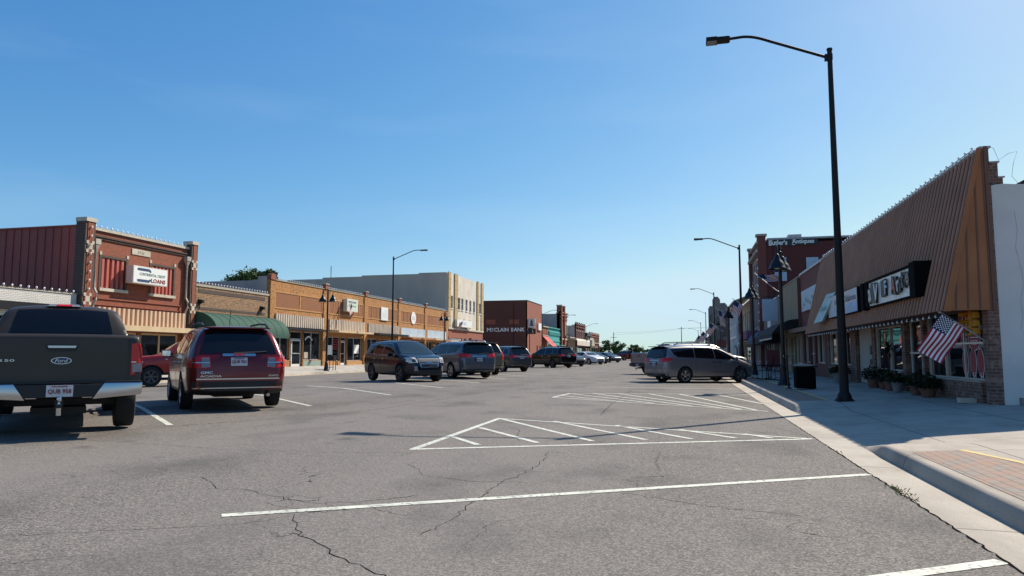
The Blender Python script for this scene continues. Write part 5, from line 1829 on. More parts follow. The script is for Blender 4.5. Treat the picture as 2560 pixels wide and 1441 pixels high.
core(t, FB, 204.2, 214, 6.8, 18)
window(t, FB, 205, 213, .6, 3.0, 4)
part(t, 'cornice', 'black_metal', FB, [(204.2, 214, -.24, .9, 6.5, 7.4)])
part(t, 'awning', 'black_fabric', FB, [(204.4, 213.8, .01, 1.8, 3.0, 3.5)])
ornate('small red brick building with tan parapet at the end of the row', 214.2, 238, 7.5, 'maroon_brick', 'tan_coping', 'maroon_brick', None, 6, 1.6)

# ------------------------------------------------------------------ buildings, near side (fronts face -X)
XR_ = 6.0
FR = frame('right', XR_)

# --- white stuccoed party wall of the corner lot
FW = frame('near', 16.2)
t = thing('stucco_party_wall', 'tall cracked white stucco wall facing the empty corner lot', 'wall', (14, 16.2, .1))
b = MB()
random.seed(11)
n = 60
tops = [4.56 + random.gauss(0, .012) for _ in range(n + 1)]
xs = [6.135 + (34 - 6.135) * (i / n) ** 1.4 for i in range(n + 1)]
for i in range(n):
    x0, x1, z0, z1 = xs[i], xs[i + 1], tops[i], tops[i + 1]
    b.hexa([(x0, 16.2, .02), (x1, 16.2, .02), (x1, 16.5, .02), (x0, 16.5, .02), (x0, 16.2, z0), (x1, 16.2, z1), (x1, 16.5, z1), (x0, 16.5, z0)])
b.build('plaster_face', 'white_stucco', t)
b = MB()
for i in range(26):
    x = 6.3 + i * .35 + random.uniform(-.1, .1)
    h = random.uniform(.05, .15)
    b.hexa([(x, 16.13 - random.random() * .06, .09), (x + .34, 16.13, .09), (x + .34, 16.2, .09), (x, 16.2, .09), (x + .03, 16.16, .1 + h), (x + .3, 16.15, .1 + h * .8), (x + .33, 16.2, .1 + h), (x, 16.2, .1 + h * 1.2)])
b.build('crumbling_base', 'rubble', t)
b = MB()
zz = 4.4
path = [(6.52, 4.0), (6.55, 3.6), (6.50, 3.25), (6.56, 2.9), (6.60, 2.55), (6.53, 2.2), (6.55, 1.9), (6.5, 1.6)]
for (xa, za), (xb, zb) in zip(path, path[1:]):
    b.face([(xa - .003, 16.197, za), (xa + .003, 16.197, za), (xb + .003, 16.197, zb), (xb - .003, 16.197, zb)])
path = [(6.75, 1.05), (6.95, .95), (7.15, .8), (7.35, .75)]
for (xa, za), (xb, zb) in zip(path, path[1:]):
    b.face([(xa, 16.197, za - .003), (xa, 16.197, za + .004), (xb, 16.197, zb + .004), (xb, 16.197, zb - .003)])
b.build('wall_crack', 'hairline', t, recalc=False)

# --- shop with the brown mansard
t = thing('mansard_shop', 'brick shop front under a steep brown ribbed metal mansard', 'building', (XR_, 25, .1))
Y0, Y1 = 16.2, 33.6
hol = [(16.72, 20.35, .55, 2.1), (20.55, 21.95, .12, 2.1), (22.3, 25.5, .62, 1.95), (25.9, 27.9, .12, 2.2), (28.9, 30.35, .7, 2.0), (30.55, 33.2, .7, 2.0)]
front(t, FR, Y0 + .3, Y1, 4.9, 'shop_brick', hol, .2, .0)
core(t, FR, Y0 + .32, Y1, 4.6, 22, 'shop_brick', z0=0)
b = MB()      # corner pier, stepping down towards the back
b.box(5.93, 6.132, 16.19, 16.49, .0, 4.85)
for x0, x1, z in ((5.98, 6.13, 5.34), (6.132, 6.28, 5.02), (6.282, 6.36, 4.70)):
    b.box(x0, x1, 16.21, 16.50, 3.9, z)
    b.box(x0 - .01, x1 + .03, 16.18, 16.53, z, z + .03, 1)
b.build('corner_pier', ['shop_brick', 'coping'], t)
# mansard slope with standing ribs
RB, RT = (5.14, 2.0), (5.93, 5.33)       # (x, z) of the eave and of the ridge
b = MB()
b.face([(RB[0], Y0, RB[1]), (RB[0], Y1, RB[1]), (RT[0], Y1, RT[1]), (RT[0], Y0, RT[1])], 0)
b.face([(RB[0], Y0, RB[1]), (RB[0], Y1, RB[1]), (XR_ - .01, Y1, RB[1] + .02), (XR_ - .01, Y0, RB[1] + .02)], 2)
nx = Vector((RB[1] - RT[1], 0, RT[0] - RB[0])).normalized()
for i in range(72):
    y = Y0 + .12 + i * (Y1 - Y0 - .2) / 71
    p, q = Vector((RB[0], y, RB[1])), Vector((RT[0], y, RT[1]))
    b.hexa([p + Vector((0, -.028, 0)), p + Vector((0, .028, 0)), q + Vector((0, .028, 0)), q + Vector((0, -.028, 0)),
            p + nx * .035 + Vector((0, -.014, 0)), p + nx * .035 + Vector((0, .014, 0)), q + nx * .035 + Vector((0, .014, 0)), q + nx * .035 + Vector((0, -.014, 0))], 1)
b.build('mansard_roof', ['brown_metal', 'brown_rib', 'brown_trim'], t)
b = MB()
b.prism([(RT[0] - .06, 5.28), (RT[0] + .02, 5.37), (6.16, 5.37), (6.16, 5.33), (RT[0] + .04, 5.33), (RT[0] - .01, 5.24)], lambda x, z, y: Vector((x, y, z)), Y0 - .04, Y1)
b.build('ridge_flashing', 'coping', t)
b = MB()      # gable cheek with battens
b.prism([(RB[0] + .01, 2.0), (6.06, 2.0), (6.06, 5.36), (RT[0], 5.36)], lambda x, z, y: Vector((x, y, z)), Y0 - .02, Y0 + .02, 0)
def edge_x(z):
    return RB[0] + (RT[0] - RB[0]) * (z - RB[1]) / (RT[1] - RB[1])
for x in (5.36, 5.58, 5.80, 6.0):
    zt = RB[1] + (x - RB[0]) / (RT[0] - RB[0]) * (RT[1] - RB[1]) - .12
    zt = min(zt, 5.3)
    b.prism([(x - .014, 2.02), (x + .014, 2.02), (x + .014 + (5.97 - x) * .25 * (zt - 2) / 3.3, zt), (x - .014 + (5.97 - x) * .25 * (zt - 2) / 3.3, zt)], lambda a, z, y: Vector((a, y, z)), Y0 - .032, Y0 - .019, 1)
b.prism([(RB[0] - .02, 1.98), (RB[0] + .12, 1.98), (RT[0] + .06, 5.34), (RT[0] - .03, 5.34)], lambda a, z, y: Vector((a, y, z)), Y0 - .045, Y0 - .021, 0)
b.prism([(6.02, 1.98), (6.09, 1.98), (6.09, 5.37), (6.02, 5.37)], lambda a, z, y: Vector((a, y, z)), Y0 - .045, Y0 - .021, 1)
b.build('gable_cheek', ['rust_panel', 'brown_trim'], t)
part(t, 'brick_pier', 'shop_brick', FR, [(20.36, 20.54, -.02, .05, .1, 2.0), (21.96, 22.28, -.02, .06, .1, 2.0), (27.95, 28.85, -.02, .05, .1, 2.0), (30.36, 30.54, -.02, .06, .1, 2.0)])
part(t, 'stall_riser', 'shop_brick', FR, [(16.72, 20.3, -.02, .07, .08, .52), (22.35, 25.5, -.02, .06, .08, .58), (28.9, 33.2, -.02, .05, .08, .66)])
part(t, 'sill', 'tan_coping', FR, [(16.72, 20.3, -.02, .10, .52, .56), (22.35, 25.5, -.02, .09, .58, .62)])
window(t, FR, *hol[0], nx=3, zs=[1.35], depth=.1, fw=.04)
o = window(t, FR, *hol[2], nx=2, depth=.1, fw=.04)
window(t, FR, *hol[4], depth=.1, fw=.05)
window(t, FR, *hol[5], nx=2, depth=.1, fw=.05)
door(t, FR, 20.9, 21.9, .12, 2.08, .12, 'sign_gray')
part(t, 'door_jamb', 'sign_gray', FR, [(20.56, 20.66, -.15, .02, .12, 2.08)])
part(t, 'side_panel', 'gray_plaster', FR, [(25.95, 27.85, -.15, -.06, .12, 2.1)])
part(t, 'letter_box', 'plastic', FR, [(26.05, 26.25, -.06, -.02, 1.1, 1.4), (26.05, 26.3, -.06, -.02, .75, .95)])
# red painted figures and scroll on the corner window
b = MB()
for a, z, ra, rz in ((17.15, .93, .16, .30), (17.55, .93, .16, .30), (18.0, .93, .16, .30), (18.05, 1.38, .15, .18), (18.15, 1.85, .14, .2), (17.45, 1.45, .32, .25)):
    b.prism(ellipse(a, z, ra + .02, rz + .02, 18), lambda p, q, d: FR(p, d, q), -.096, -.092, 0)
    b.prism(ellipse(a, z, ra, rz, 18), lambda p, q, d: FR(p, d, q), -.0915, -.088, 1)
for k in range(5):
    w = (.2, .24, .22, .2, .14)[k]
    b.prism([(17.45 - w, 1.61 - k * .075), (17.45 + w, 1.62 - k * .075), (17.45 + w, 1.635 - k * .075), (17.45 - w, 1.63 - k * .075)], lambda p, q, d: FR(p, d, q), -.0875, -.085, 0)
for a in (17.1, 17.5, 17.95):
    for da in (-.06, .06):
        b.fbox(FR, a + da - .012, a + da + .012, -.0875, -.084, .55, .72, 0)
b.build('window_painting', ['flag_white', 'red_print'], t)
b = MB()
b.box(5.62, 5.92, 17.0, 17.24, .08, .18)
b.build('door_step', 'stone', t)
string_lights('bulb string under the brown mansard eave', line_pts((5.2, Y0 + .1, 1.93), (5.2, Y1 - .2, 1.93), 42), 'light strings under the mansard', .05, .024, False)
t = string_lights('bulb string along the mansard ridge', line_pts((5.93, Y0 + .1, 5.38), (5.93, Y1 - .1, 5.38), 46), 'light strings under the mansard', .01, .026)
# dangling cable at the stepped pier
t = thing('dangling_bulb_cable', 'loose bulb wire curling off the stepped brick pier', 'string lights', (6.2, 16.35, 5.3))
b = MB()
b.tube([(6.15, 16.35, 5.42), (6.28, 16.35, 5.36), (6.36, 16.35, 5.1), (6.52, 16.3, 5.22), (6.66, 16.25, 5.24), (6.60, 16.3, 5.0), (6.58, 16.35, 4.75), (6.7, 16.4, 4.62), (7.4, 16.4, 4.6)], .004, 5)
b.build('cable', 'plastic', t)

# --- signs on the mansard
def slope_sign(name, label, y0, y1, z0, z1, d, face, rim, depth=.10):
    t = thing(name, label, 'sign', (4.9, (y0 + y1) / 2, z0))
    b = MB()
    xf = lambda z: 4.9
    b.box(4.9, 4.9 + depth, y0, y1, z0, z1)
    b.build('cabinet', rim, t, bevel=.008)
    b = MB()
    b.box(4.893, 4.902, y0 + .02, y1 - .02, z0 + .02, z1 - .02)
    return t, b.build('face', face, t)
FS_ = frame('right', 4.893)
t = thing('letter_sign', 'black framed white sign with crooked cut-out letters on the mansard', 'sign', (4.9, 19.5, 2.4))
b = MB()
b.box(4.92, 5.6, 17.42, 21.7, 2.38, 2.42)
b.box(4.92, 5.75, 17.42, 21.7, 3.06, 3.12)
b.box(4.86, 5.75, 17.02, 17.42, 2.36, 3.14)
b.box(4.86, 5.6, 21.7, 22.0, 2.34, 3.10)
b.box(4.90, 5.7, 21.35, 21.7, 2.42, 3.06)
b.build('cabinet', 'matt_black', t)
b = MB()
b.box(4.95, 5.0, 17.42, 21.35, 2.42, 3.06)
b.build('backboard', 'sign_white', t)
for ch, y, z, h, ang, m in (('a', 21.02, 2.70, .34, 6, 'sign_gray'), ('V', 20.40, 2.74, .44, -4, 'white'), ('F', 19.42, 2.78, .34, 3, 'pale_blue'), ('A', 18.75, 2.76, .36, -6, 'rose_metal'), ('r', 18.36, 2.72, .26, 8, 'sign_gray'), ('t', 17.98, 2.82, .30, -5, 'black_metal'), ('e', 17.62, 2.82, .24, 5, 'tan_coping')):
    g = MB()
    ca, sa = math.cos(R(ang)), math.sin(R(ang))
    bw = h * .62
    for (w0, w1, h0, h1) in ((-bw * .95, bw * .95, -h * .62, h * .62),):
        pl = [(w0, h0), (w1, h0), (w1, h1), (w0, h1)]
        if ch not in 'VF':
            g.prism([(p * ca - q * sa, p * sa + q * ca) for p, q in pl], lambda a, c, d: Vector((4.94 - d, y - a, z + c)), .0, .05, 0)
        else:
            g.prism([(p * ca - q * sa - .26, p * sa + q * ca) for p, q in pl], lambda a, c, d: Vector((4.94 - d, y - a, z + c)), .0, .06, 0)
    o = g.build('letter_block', 'ink', t)
    x = MB()
    x.text(ch, h, lambda a, c, d: Vector((4.882 - d, y - (a * ca - c * sa), z + a * sa + c * ca)), 0, bold=.02, depth=.006)
    x.build('letter', m, o)

def recess_sign(t):
    """sets a finished cabinet sign back against the mansard"""
    k = 1.0408
    o0 = Vector(t.location)
    t.location = (o0.x + .2, o0.y * k, 1.1 + (o0.z - 1.1) * k)
    o1 = Vector(t.location)
    todo = list(t.children)
    while todo:
        c = todo.pop()
        todo += list(c.children)
        for v in c.data.vertices:
            w = v.co + o0
            x = w.x + .2 if w.x < 5.0 else 5.2 + (w.x - 5.0) * .30
            v.co = Vector((x, w.y * k, 1.1 + (w.z - 1.1) * k)) - o1
recess_sign(t)
t, f = slope_sign('chamber_sign', 'white and blue printed sign reading Heart of Oklahoma', 22.55, 26.9, 2.36, 3.10, 0, 'sky_print_pale', 'matt_black', .45)
b = MB()
b.box(4.888, 4.8925, 22.57, 25.9, 2.38, 2.68)
b.build('printed_band', 'sky_print', t)
x = MB()
x.text('Heart of Oklahoma', .20, lambda a, c, d: Vector((4.889 - d * .3, 24.25 - a, 2.84 + c)), 0, width=3.1)
x.build('lettering', 'navy', t)
x = MB()
x.text('Chamber', .17, lambda a, c, d: Vector((4.886 - d * .3, 24.2 - a, 2.53 + c)), 0, width=2.9)
x.build('lettering', 'sky_print_pale', t)
recess_sign(t)
t = thing('slanted_sign', 'pale teal slanted parallelogram sign leaning along the mansard', 'sign', (4.95, 28.6, 2.3))
b = MB()
pl = [(30.2, 2.32), (28.4, 2.34), (26.9, 3.30), (28.6, 3.34)]
b.prism(pl, lambda y, z, d: Vector((4.92 + (z - 2.3) * .22 + d, y, z)), 0, .08)
b.build('board', 'teal_sign', t)
x = MB()
x.text('Antiques', .28, lambda a, c, d: Vector((4.915 + (2.8 + c - 2.3) * .22 - .006 - d * .3, 28.6 - a - c * 1.5, 2.80 + c)), 0, width=1.3)
x.build('lettering', 'ink_green', t)

# --- red shop, plank-fronted shop, grey shop
t = thing('red_plaster_shop', 'narrow dull red shop front right of the plank facade', 'building', (XR_, 37, .1))
front(t, FR, 33.65, 40.35, 5.27, 'maroon_brick', [(34.2, 36.6, .7, 2.1), (36.9, 38.0, .12, 2.1), (38.2, 39.9, .7, 2.1)], z0=0)
core(t, FR, 33.65, 40.35, 4.8, 20, z0=0)
window(t, FR, 34.2, 36.6, .7, 2.1, 2)
window(t, FR, 38.2, 39.9, .7, 2.1)
door(t, FR, 36.9, 38.0, .12, 2.1)
part(t, 'coping', 'coping', FR, [(33.65, 40.35, -.26, .06, 5.27, 5.38)])
part(t, 'flat_canopy', 'brown_trim', FR, [(33.7, 40.3, .01, .7, 2.2, 2.4)])
t = thing('mural_sign', 'pale blue printed board on the dull red shop front', 'sign', (5.9, 36.5, 3.4))
b = MB()
b.box(5.88, 5.96, 34.3, 39.4, 3.3, 4.35)
b.build('board', 'pale_blue', t)
b = MB()
for k in range(7):
    b.box(5.872, 5.882, 34.7 + k * .62, 35.1 + k * .62, 3.55 + .1 * (k % 3), 3.7 + .12 * (k % 3))
b.build('faded_print', 'ink_green', t)
t = thing('plank_front_shop', 'shop with tall weathered grey plank facade over black awning', 'building', (XR_, 44, .1))
front(t, FR, 40.4, 47.3, 5.2, 'wood', [(40.9, 43.2, .6, 2.1), (43.5, 44.6, .12, 2.1), (44.9, 46.9, .6, 2.1)], z0=0)
core(t, FR, 40.4, 47.3, 4.6, 20, 'brown_trim', z0=0)
b = MB()
for k in range(24):
    a = 40.42 + k * .286
    b.fbox(FR, a, a + .27, .002, .07 + .012 * (k % 3), 3.0, 5.2 + .015 * (k % 2))
b.build('plank_facade', 'wood', t)
part(t, 'edge_post', 'brown_trim', FR, [(40.36, 40.42, -.2, .16, 2.4, 5.22)])
part(t, 'coping', 'tan_coping', FR, [(40.4, 47.3, -.26, .12, 5.225, 5.28)])
window(t, FR, 40.9, 43.2, .6, 2.1, 2)
window(t, FR, 44.9, 46.9, .6, 2.1, 2)
door(t, FR, 43.5, 44.6, .12, 2.1)
b = MB()
pr = [(.02, 3.02), (.6, 2.95), (1.15, 2.68), (1.5, 2.25), (1.52, 1.98), (1.48, 1.98), (1.44, 2.22), (.02, 2.6)]
b.prism(pr, lambda d, z, a: FR(a, d, z), 40.5, 47.2)
b.build('awning', 'black_fabric', t)
b = MB()
for k in range(34):
    a = 40.5 + k * .198
    b.prism([(a, 2.0), (a + .198, 2.0), (a + .17, 1.94), (a + .1, 1.92), (a + .03, 1.94)], lambda p, z, d: FR(p, d, z), 1.522, 1.535)
b.build('awning_valance', 'sign_gray', t)
t = thing('grey_panel_shop', 'low grey panelled shop with navy barrel awning next to plank facade', 'building', (XR_, 53, .1))
front(t, FR, 47.4, 59.3, 4.85, 'gray_siding', [(48, 51, .6, 2.1), (51.3, 52.4, .12, 2.1), (52.8, 58.8, .6, 2.1)], z0=0)
core(t, FR, 47.4, 59.3, 4.4, 20, z0=0)
part(t, 'coping', 'coping', FR, [(47.4, 59.3, -.26, .1, 4.85, 4.95)])
window(t, FR, 48, 51, .6, 2.1, 2)
window(t, FR, 52.8, 58.8, .6, 2.1, 4)
door(t, FR, 51.3, 52.4, .12, 2.1)
part(t, 'upper_window', 'white', FR, [(54.4, 56.2, -.02, .05, 3.1, 3.9)])
part(t, 'batten', 'gray_stone', FR, [(47.5 + k * 1.2, 47.56 + k * 1.2, .002, .03, 2.9, 4.84) for k in range(10)])
b = MB()
pr = [(.02, 2.9), (.5, 2.86), (1.0, 2.6), (1.3, 2.2), (1.32, 1.85), (.02, 1.85)]
b.prism(pr, lambda d, z, a: FR(a, d, z), 53.0, 59.2)
b.build('barrel_awning', 'navy_fabric', t)
b = MB()
b.prism(pr, lambda d, z, a: FR(a, d, z), 47.5, 52.6)
b.build('barrel_awning', 'black_fabric', t)
t = thing('projecting_sign', 'narrow pale blue blade sign projecting above the grey shop', 'sign', (5.4, 50.0, 3.6))
b = MB()
b.box(4.95, 5.9, 49.4, 49.52, 3.3, 4.75)
b.build('board', 'pale_blue', t)
b = MB()
b.tube([(5.99, 49.46, 4.9), (4.95, 49.46, 4.9)], .03, 6)
b.tube([(5.2, 49.46, 4.9), (5.2, 49.46, 4.75)], .012, 5)
b.build('bracket', 'black_metal', t)

# --- three-storey antiques building
YA = 59.35
FA = frame('near', YA)
t = thing('antiques_building', 'three storey dark red building with black gothic letter name band', 'building', (XR_, 64, .1))
hs = [(60.3 + k * 1.5, 61.15 + k * 1.5, z0, z1) for k in range(5) for z0, z1 in ((3.4, 5.9), (7.0, 8.9))]
front(t, FR, YA, 68.0, 10.2, 'mauve_stone', hs + [(60.2, 67.2, .5, 2.3)], z0=0)
core(t, FR, YA + .05, 68.0, 10.0, 24, 'plum_brick', z0=0)
for h in hs:
    o = window(t, FR, *h, nz=2, glass='window_glass', fmat='brown_trim')
    part(o, 'sill', 'stone', FR, [(h[0] - .1, h[1] + .1, -.1, .12, h[2] - .14, h[2])])
window(t, FR, 60.2, 67.2, .5, 2.3, 5)
part(t, 'awning', 'mauve_fabric', FR, [(59.6, 67.8, .01, 1.3, 2.35, 3.0)])
part(t, 'cornice', 'mauve_stone', FR, [(YA, 68, .002, .35, 9.3, 9.55), (YA, 68, -.24, .25, 10.2, 10.35)])
b = MB()
b.box(5.72, 6.35, YA - .02, YA + .6, -.1, 10.55)
b.box(5.62, 6.45, YA - .1, YA + .7, 10.55, 10.72, 1)
b.build('corner_pier', ['maroon_brick', 'tan_coping'], t)
b = MB()
b.box(5.72, 6.3, 67.4, 68.05, -.1, 10.55)
b.box(5.62, 6.4, 67.3, 68.15, 10.55, 10.72, 1)
b.build('corner_pier', ['maroon_brick', 'tan_coping'], t)
part(t, 'coping', 'coping', FA, [(6.46, 30, -8, .05, 10.22, 10.36)])
part(t, 'roof_vent', 'coping', FA, [(8.2, 9.2, -2, -1, 10.3, 10.75)])
part(t, 'boarded_window', 'pale_blue', FA, [(6.95, 7.85, .001, .04, 6.9, 8.78), (9.32, 10.22, .001, .04, 6.9, 8.72), (6.95, 7.85, .001, .04, 3.4, 5.2), (9.3, 10.3, .001, .04, 3.2, 5.2), (11.8, 12.8, .001, .04, 6.9, 8.7)])
nb = part(t, 'name_band', 'ink', FA, [(6.42, 10.25, .001, .02, 9.70, 10.21)])
def blackletter(mb, word, x0, w, zc, h):
    """angular pen strokes under each letter give the gothic weight"""
    mb.text(word, h, lambda a, c, d: FA(x0 + w / 2 + a, .021 + d, zc + c), 0, width=w, bold=.035)
x = MB()
blackletter(x, "Butler's", 6.58, 1.40, 9.98, .42)
blackletter(x, 'Antiques', 8.30, 1.66, 9.98, .44)
for xx in (6.62, 8.36):
    x.prism([(xx - .08, 10.15), (xx + .16, 10.19), (xx + .28, 10.14), (xx + .05, 10.11)], lambda a, z, d: FA(a, .022 + d, z), 0, .01)
    x.prism([(xx - .08, 9.78), (xx + .10, 9.82), (xx + .22, 9.77), (xx + .02, 9.74)], lambda a, z, d: FA(a, .022 + d, z), 0, .01)
x.build('lettering', 'sign_white', nb)
string_lights('bulb string climbing the corner of the antiques building', [(5.66, YA - .06, z) for z in (3.0, 3.7, 4.4, 5.1, 5.8, 6.5, 7.2, 7.9, 8.6, 9.3, 10)], 'light strings on the parapets', 0.0, .05)

# --- balcony building, red flank, grey stone buildings further on
t = thing('balcony_building', 'two storey building with white balcony rail and columns', 'building', (XR_, 75, .1))
front(t, FR, 68.1, 81.0, 6.35, 'stone', [(69 + k * 2.4, 70.3 + k * 2.4, 3.3, 5.4) for k in range(5)] + [(69, 80, .4, 2.5)], z0=0)
core(t, FR, 68.1, 81.0, 6.0, 20, z0=0)
for k in range(5):
    window(t, FR, 69 + k * 2.4, 70.3 + k * 2.4, 3.3, 5.4, nz=2, glass='window_glass', fmat='white')
window(t, FR, 69, 80, .4, 2.5, 5)
b = MB()
b.fbox(FR, 68.4, 80.9, .01, 1.5, 2.6, 2.85)
b.fbox(FR, 68.4, 80.9, 1.42, 1.5, 3.75, 3.82)
for k in range(60):
    b.fbox(FR, 68.5 + k * .205, 68.57 + k * .205, 1.43, 1.48, 2.85, 3.75)
b.build('balcony', 'white', t)
for k in range(6):
    b = MB()
    b.tube([FR(68.6 + k * 2.4, 1.35, .1), FR(68.6 + k * 2.4, 1.35, 2.6)], .13, 10)
    b.tube([FR(68.6 + k * 2.4, 1.35, 2.6), FR(68.6 + k * 2.4, 1.35, 5.9)], .09, 8)
    b.build('column', 'white', t)
b = MB()
b.prism([(-.2, 6.6), (1.7, 5.9), (1.7, 6.05), (-.2, 6.75)], lambda d, z, a: FR(a, d, z), 68.2, 81)
b.build('porch_roof', 'tan_coping', t)
YC = 110.6
FC = frame('near', YC)
t = thing('red_flank_building', 'dark red brick building whose dentilled flank faces the street', 'building', (XR_, 117, .1))
front(t, FR, YC, 125, 7.4, 'dark_brick', [(112 + k * 2.4, 113.2 + k * 2.4, 4.0, 6.0) for k in range(5)] + [(112, 124, .5, 2.6)], z0=0)
core(t, FR, YC, 125, 7.3, 30, 'plum_brick', z0=0)
for k in range(5):
    window(t, FR, 112 + k * 2.4, 113.2 + k * 2.4, 4.0, 6.0, glass='window_glass', fmat='white')
window(t, FR, 112, 124, .5, 2.6, 5)
part(t, 'brick_band', 'dark_brick', FC, [(5.9, 36, .002, .05, 6.0, 7.35)])
part(t, 'dentil_course', 'tan_coping', FC, [(6.1 + k * .5, 6.3 + k * .5, .002, .1, 5.85, 6.0) for k in range(14)])
b = MB()
b.tube([FR(118, .1, 4.8), FR(118, .9, 5.1), FR(118, 1.3, 5.5)], .14, 8)
b.build('roof_duct', 'coping', t, smooth=40)
def stone_block(label, y0, y1, z1, tz, m='gray_stone'):
    t = thing('stone_building', label, 'building', (XR_, (y0 + y1) / 2, .1))
    n = 4
    L = (y1 - y0) / n
    hs = [(y0 + L * (k + .3), y0 + L * (k + .7), 4.2, z1 - 1.4) for k in range(n)]
    front(t, FR, y0, y1, z1, m, hs + [(y0 + .8, y1 - .8, .5, 3.0)], z0=0)
    core(t, FR, y0, y1, z1 - .2, 24, m, z0=0)
    for h in hs:
        window(t, FR, *h, nz=3, glass='window_glass', fmat='coping')
    window(t, FR, y0 + .8, y1 - .8, .5, 3.0, 5)
    for a in (y0 + .02, y1 - 1.5):
        b = MB()
        b.fbox(FR, a, a + 1.4, -1.0, .5, -.1, tz - .4)
        b.fbox(FR, a + .15, a + 1.25, -.85, .35, tz - .4, tz - .1)
        b.fbox(FR, a + .35, a + 1.05, -.65, .2, tz - .1, tz + .15)
        b.build('tower_pier', m, t)
    part(t, 'pilaster', m, FR, [(y0 + L * k - .25, y0 + L * k + .25, .002, .3, 0, z1 + .2) for k in range(1, n)])
    part(t, 'coping', 'coping', FR, [(y0, y1, -.26, .12, z1, z1 + .15)])
stone_block('grey stone building with rounded tower piers right of the street', 125.1, 152, 8.4, 9.7)
stone_block('taller grey stone building with tower at its far end', 152.2, 183, 10.6, 12.9, 'gray_stone')
t = thing('far_brick_shops', 'low dark brick shops at the far end of the right side', 'building', (XR_, 200, .1))
front(t, FR, 183.2, 240, 6.2, 'dark_brick', [(186 + k * 9, 192 + k * 9, .5, 3) for k in range(6)], z0=0)
core(t, FR, 183.2, 240, 6.0, 20, z0=0)
for k in range(6):
    window(t, FR, 186 + k * 9, 192 + k * 9, .5, 3, 3)

# ------------------------------------------------------------------ street lights
def street_light(label, x, y, z, h, side, arm=2.95, group='tall street lights along the kerbs'):
    t = thing('street_light', label, 'street light', (0, 0, 0), group)
    b = MB()
    b.tube([(0, 0, .02), (0, 0, h * .5), (0, 0, h)], [.110, .082, .058], 16)
    b.lathe([(.062, h), (.07, h), (.07, h + .05), (0, h + .07)], (0, 0, 0), 16)
    b.build('pole', 'pole_black', t, smooth=40)
    b = MB()
    b.box(-.19, .19, -.19, .19, 0, .035)
    b.lathe([(.17, .03), (.165, .12), (.13, .2), (.12, .22), (0, .22)], (0, 0, 0), 16)
    for sx in (-.14, .14):
        for sy in (-.14, .14):
            b.lathe([(.025, .03), (.025, .07), (0, .08)], (sx, sy, 0), 8)
    b.build('base_plate', 'pole_black', t, smooth=40)
    b = MB()
    q = arm / 2.95
    pts = [(-.05 * q, h - .18)]
    for k in range(9):
        s = k / 8
        pts.append((-.1 - (1.28 + .8 * s) * q, h + .38 + .20 * math.sin(s * 1.8) + .0 * s))
    pts.append((-2.42 * q, h + .56))
    b.tube([(a, 0, c) for a, c in pts], .036, 10)
    b.box(-.12, .06, -.05, .05, h - .26, h - .10)
    b.build('arm', 'pole_black', t, smooth=40)
    b = MB()
    x0, x1 = -2.38 * q, -2.98 * q
    b.prism([(x0, -.10), (x0 - .05, -.13), (x1 + .30, -.13), (x1 + .28, -.17), (x1, -.17), (x1, .17), (x1 + .28, .17), (x1 + .30, .13), (x0 - .05, .13), (x0, .10)], lambda a, c, d: Vector((a, c, h + .50 + d)), 0, .10)
    lu = b.build('luminaire', 'pole_black', t, bevel=.01)
    b = MB()
    b.box(x1 + .02, x1 + .27, -.14, .14, h + .485, h + .498)
    b.build('lens', 'tail_clear', lu)
    t.location = (x, y, z)
    t.rotation_euler = (0, 0, 0 if side > 0 else math.pi)
    return t

SZ = walk_z(3.6, 40)
for i, (y, h) in enumerate(((18.6, 8.72), (50.2, 8.5), (96.5, 9.2), (137.8, 9.0), (184.8, 9.1), (224.0, 8.5))):
    street_light(('tall black street light in front of the mansard shop', 'tall black street light beside the silver minivan and grey shop', 'third tall street light along the near sidewalk', 'fourth tall street light along the near sidewalk', 'fifth tall street light along the near sidewalk', 'farthest tall street light along the near sidewalk')[i], 3.66, y, SZ, h, 1)
for i, (y, h) in enumerate(((61.2, 10.3), (131.5, 9.0), (152, 9.2), (192, 9.0))):
    street_light(('tall street light before the orange brick block', 'tall street light in front of the narrow orange shop', 'tall street light before the ornate brick building', 'farthest tall street light on the far sidewalk')[i], -26.35, y, ZL + .17, h, -1, 3.3)

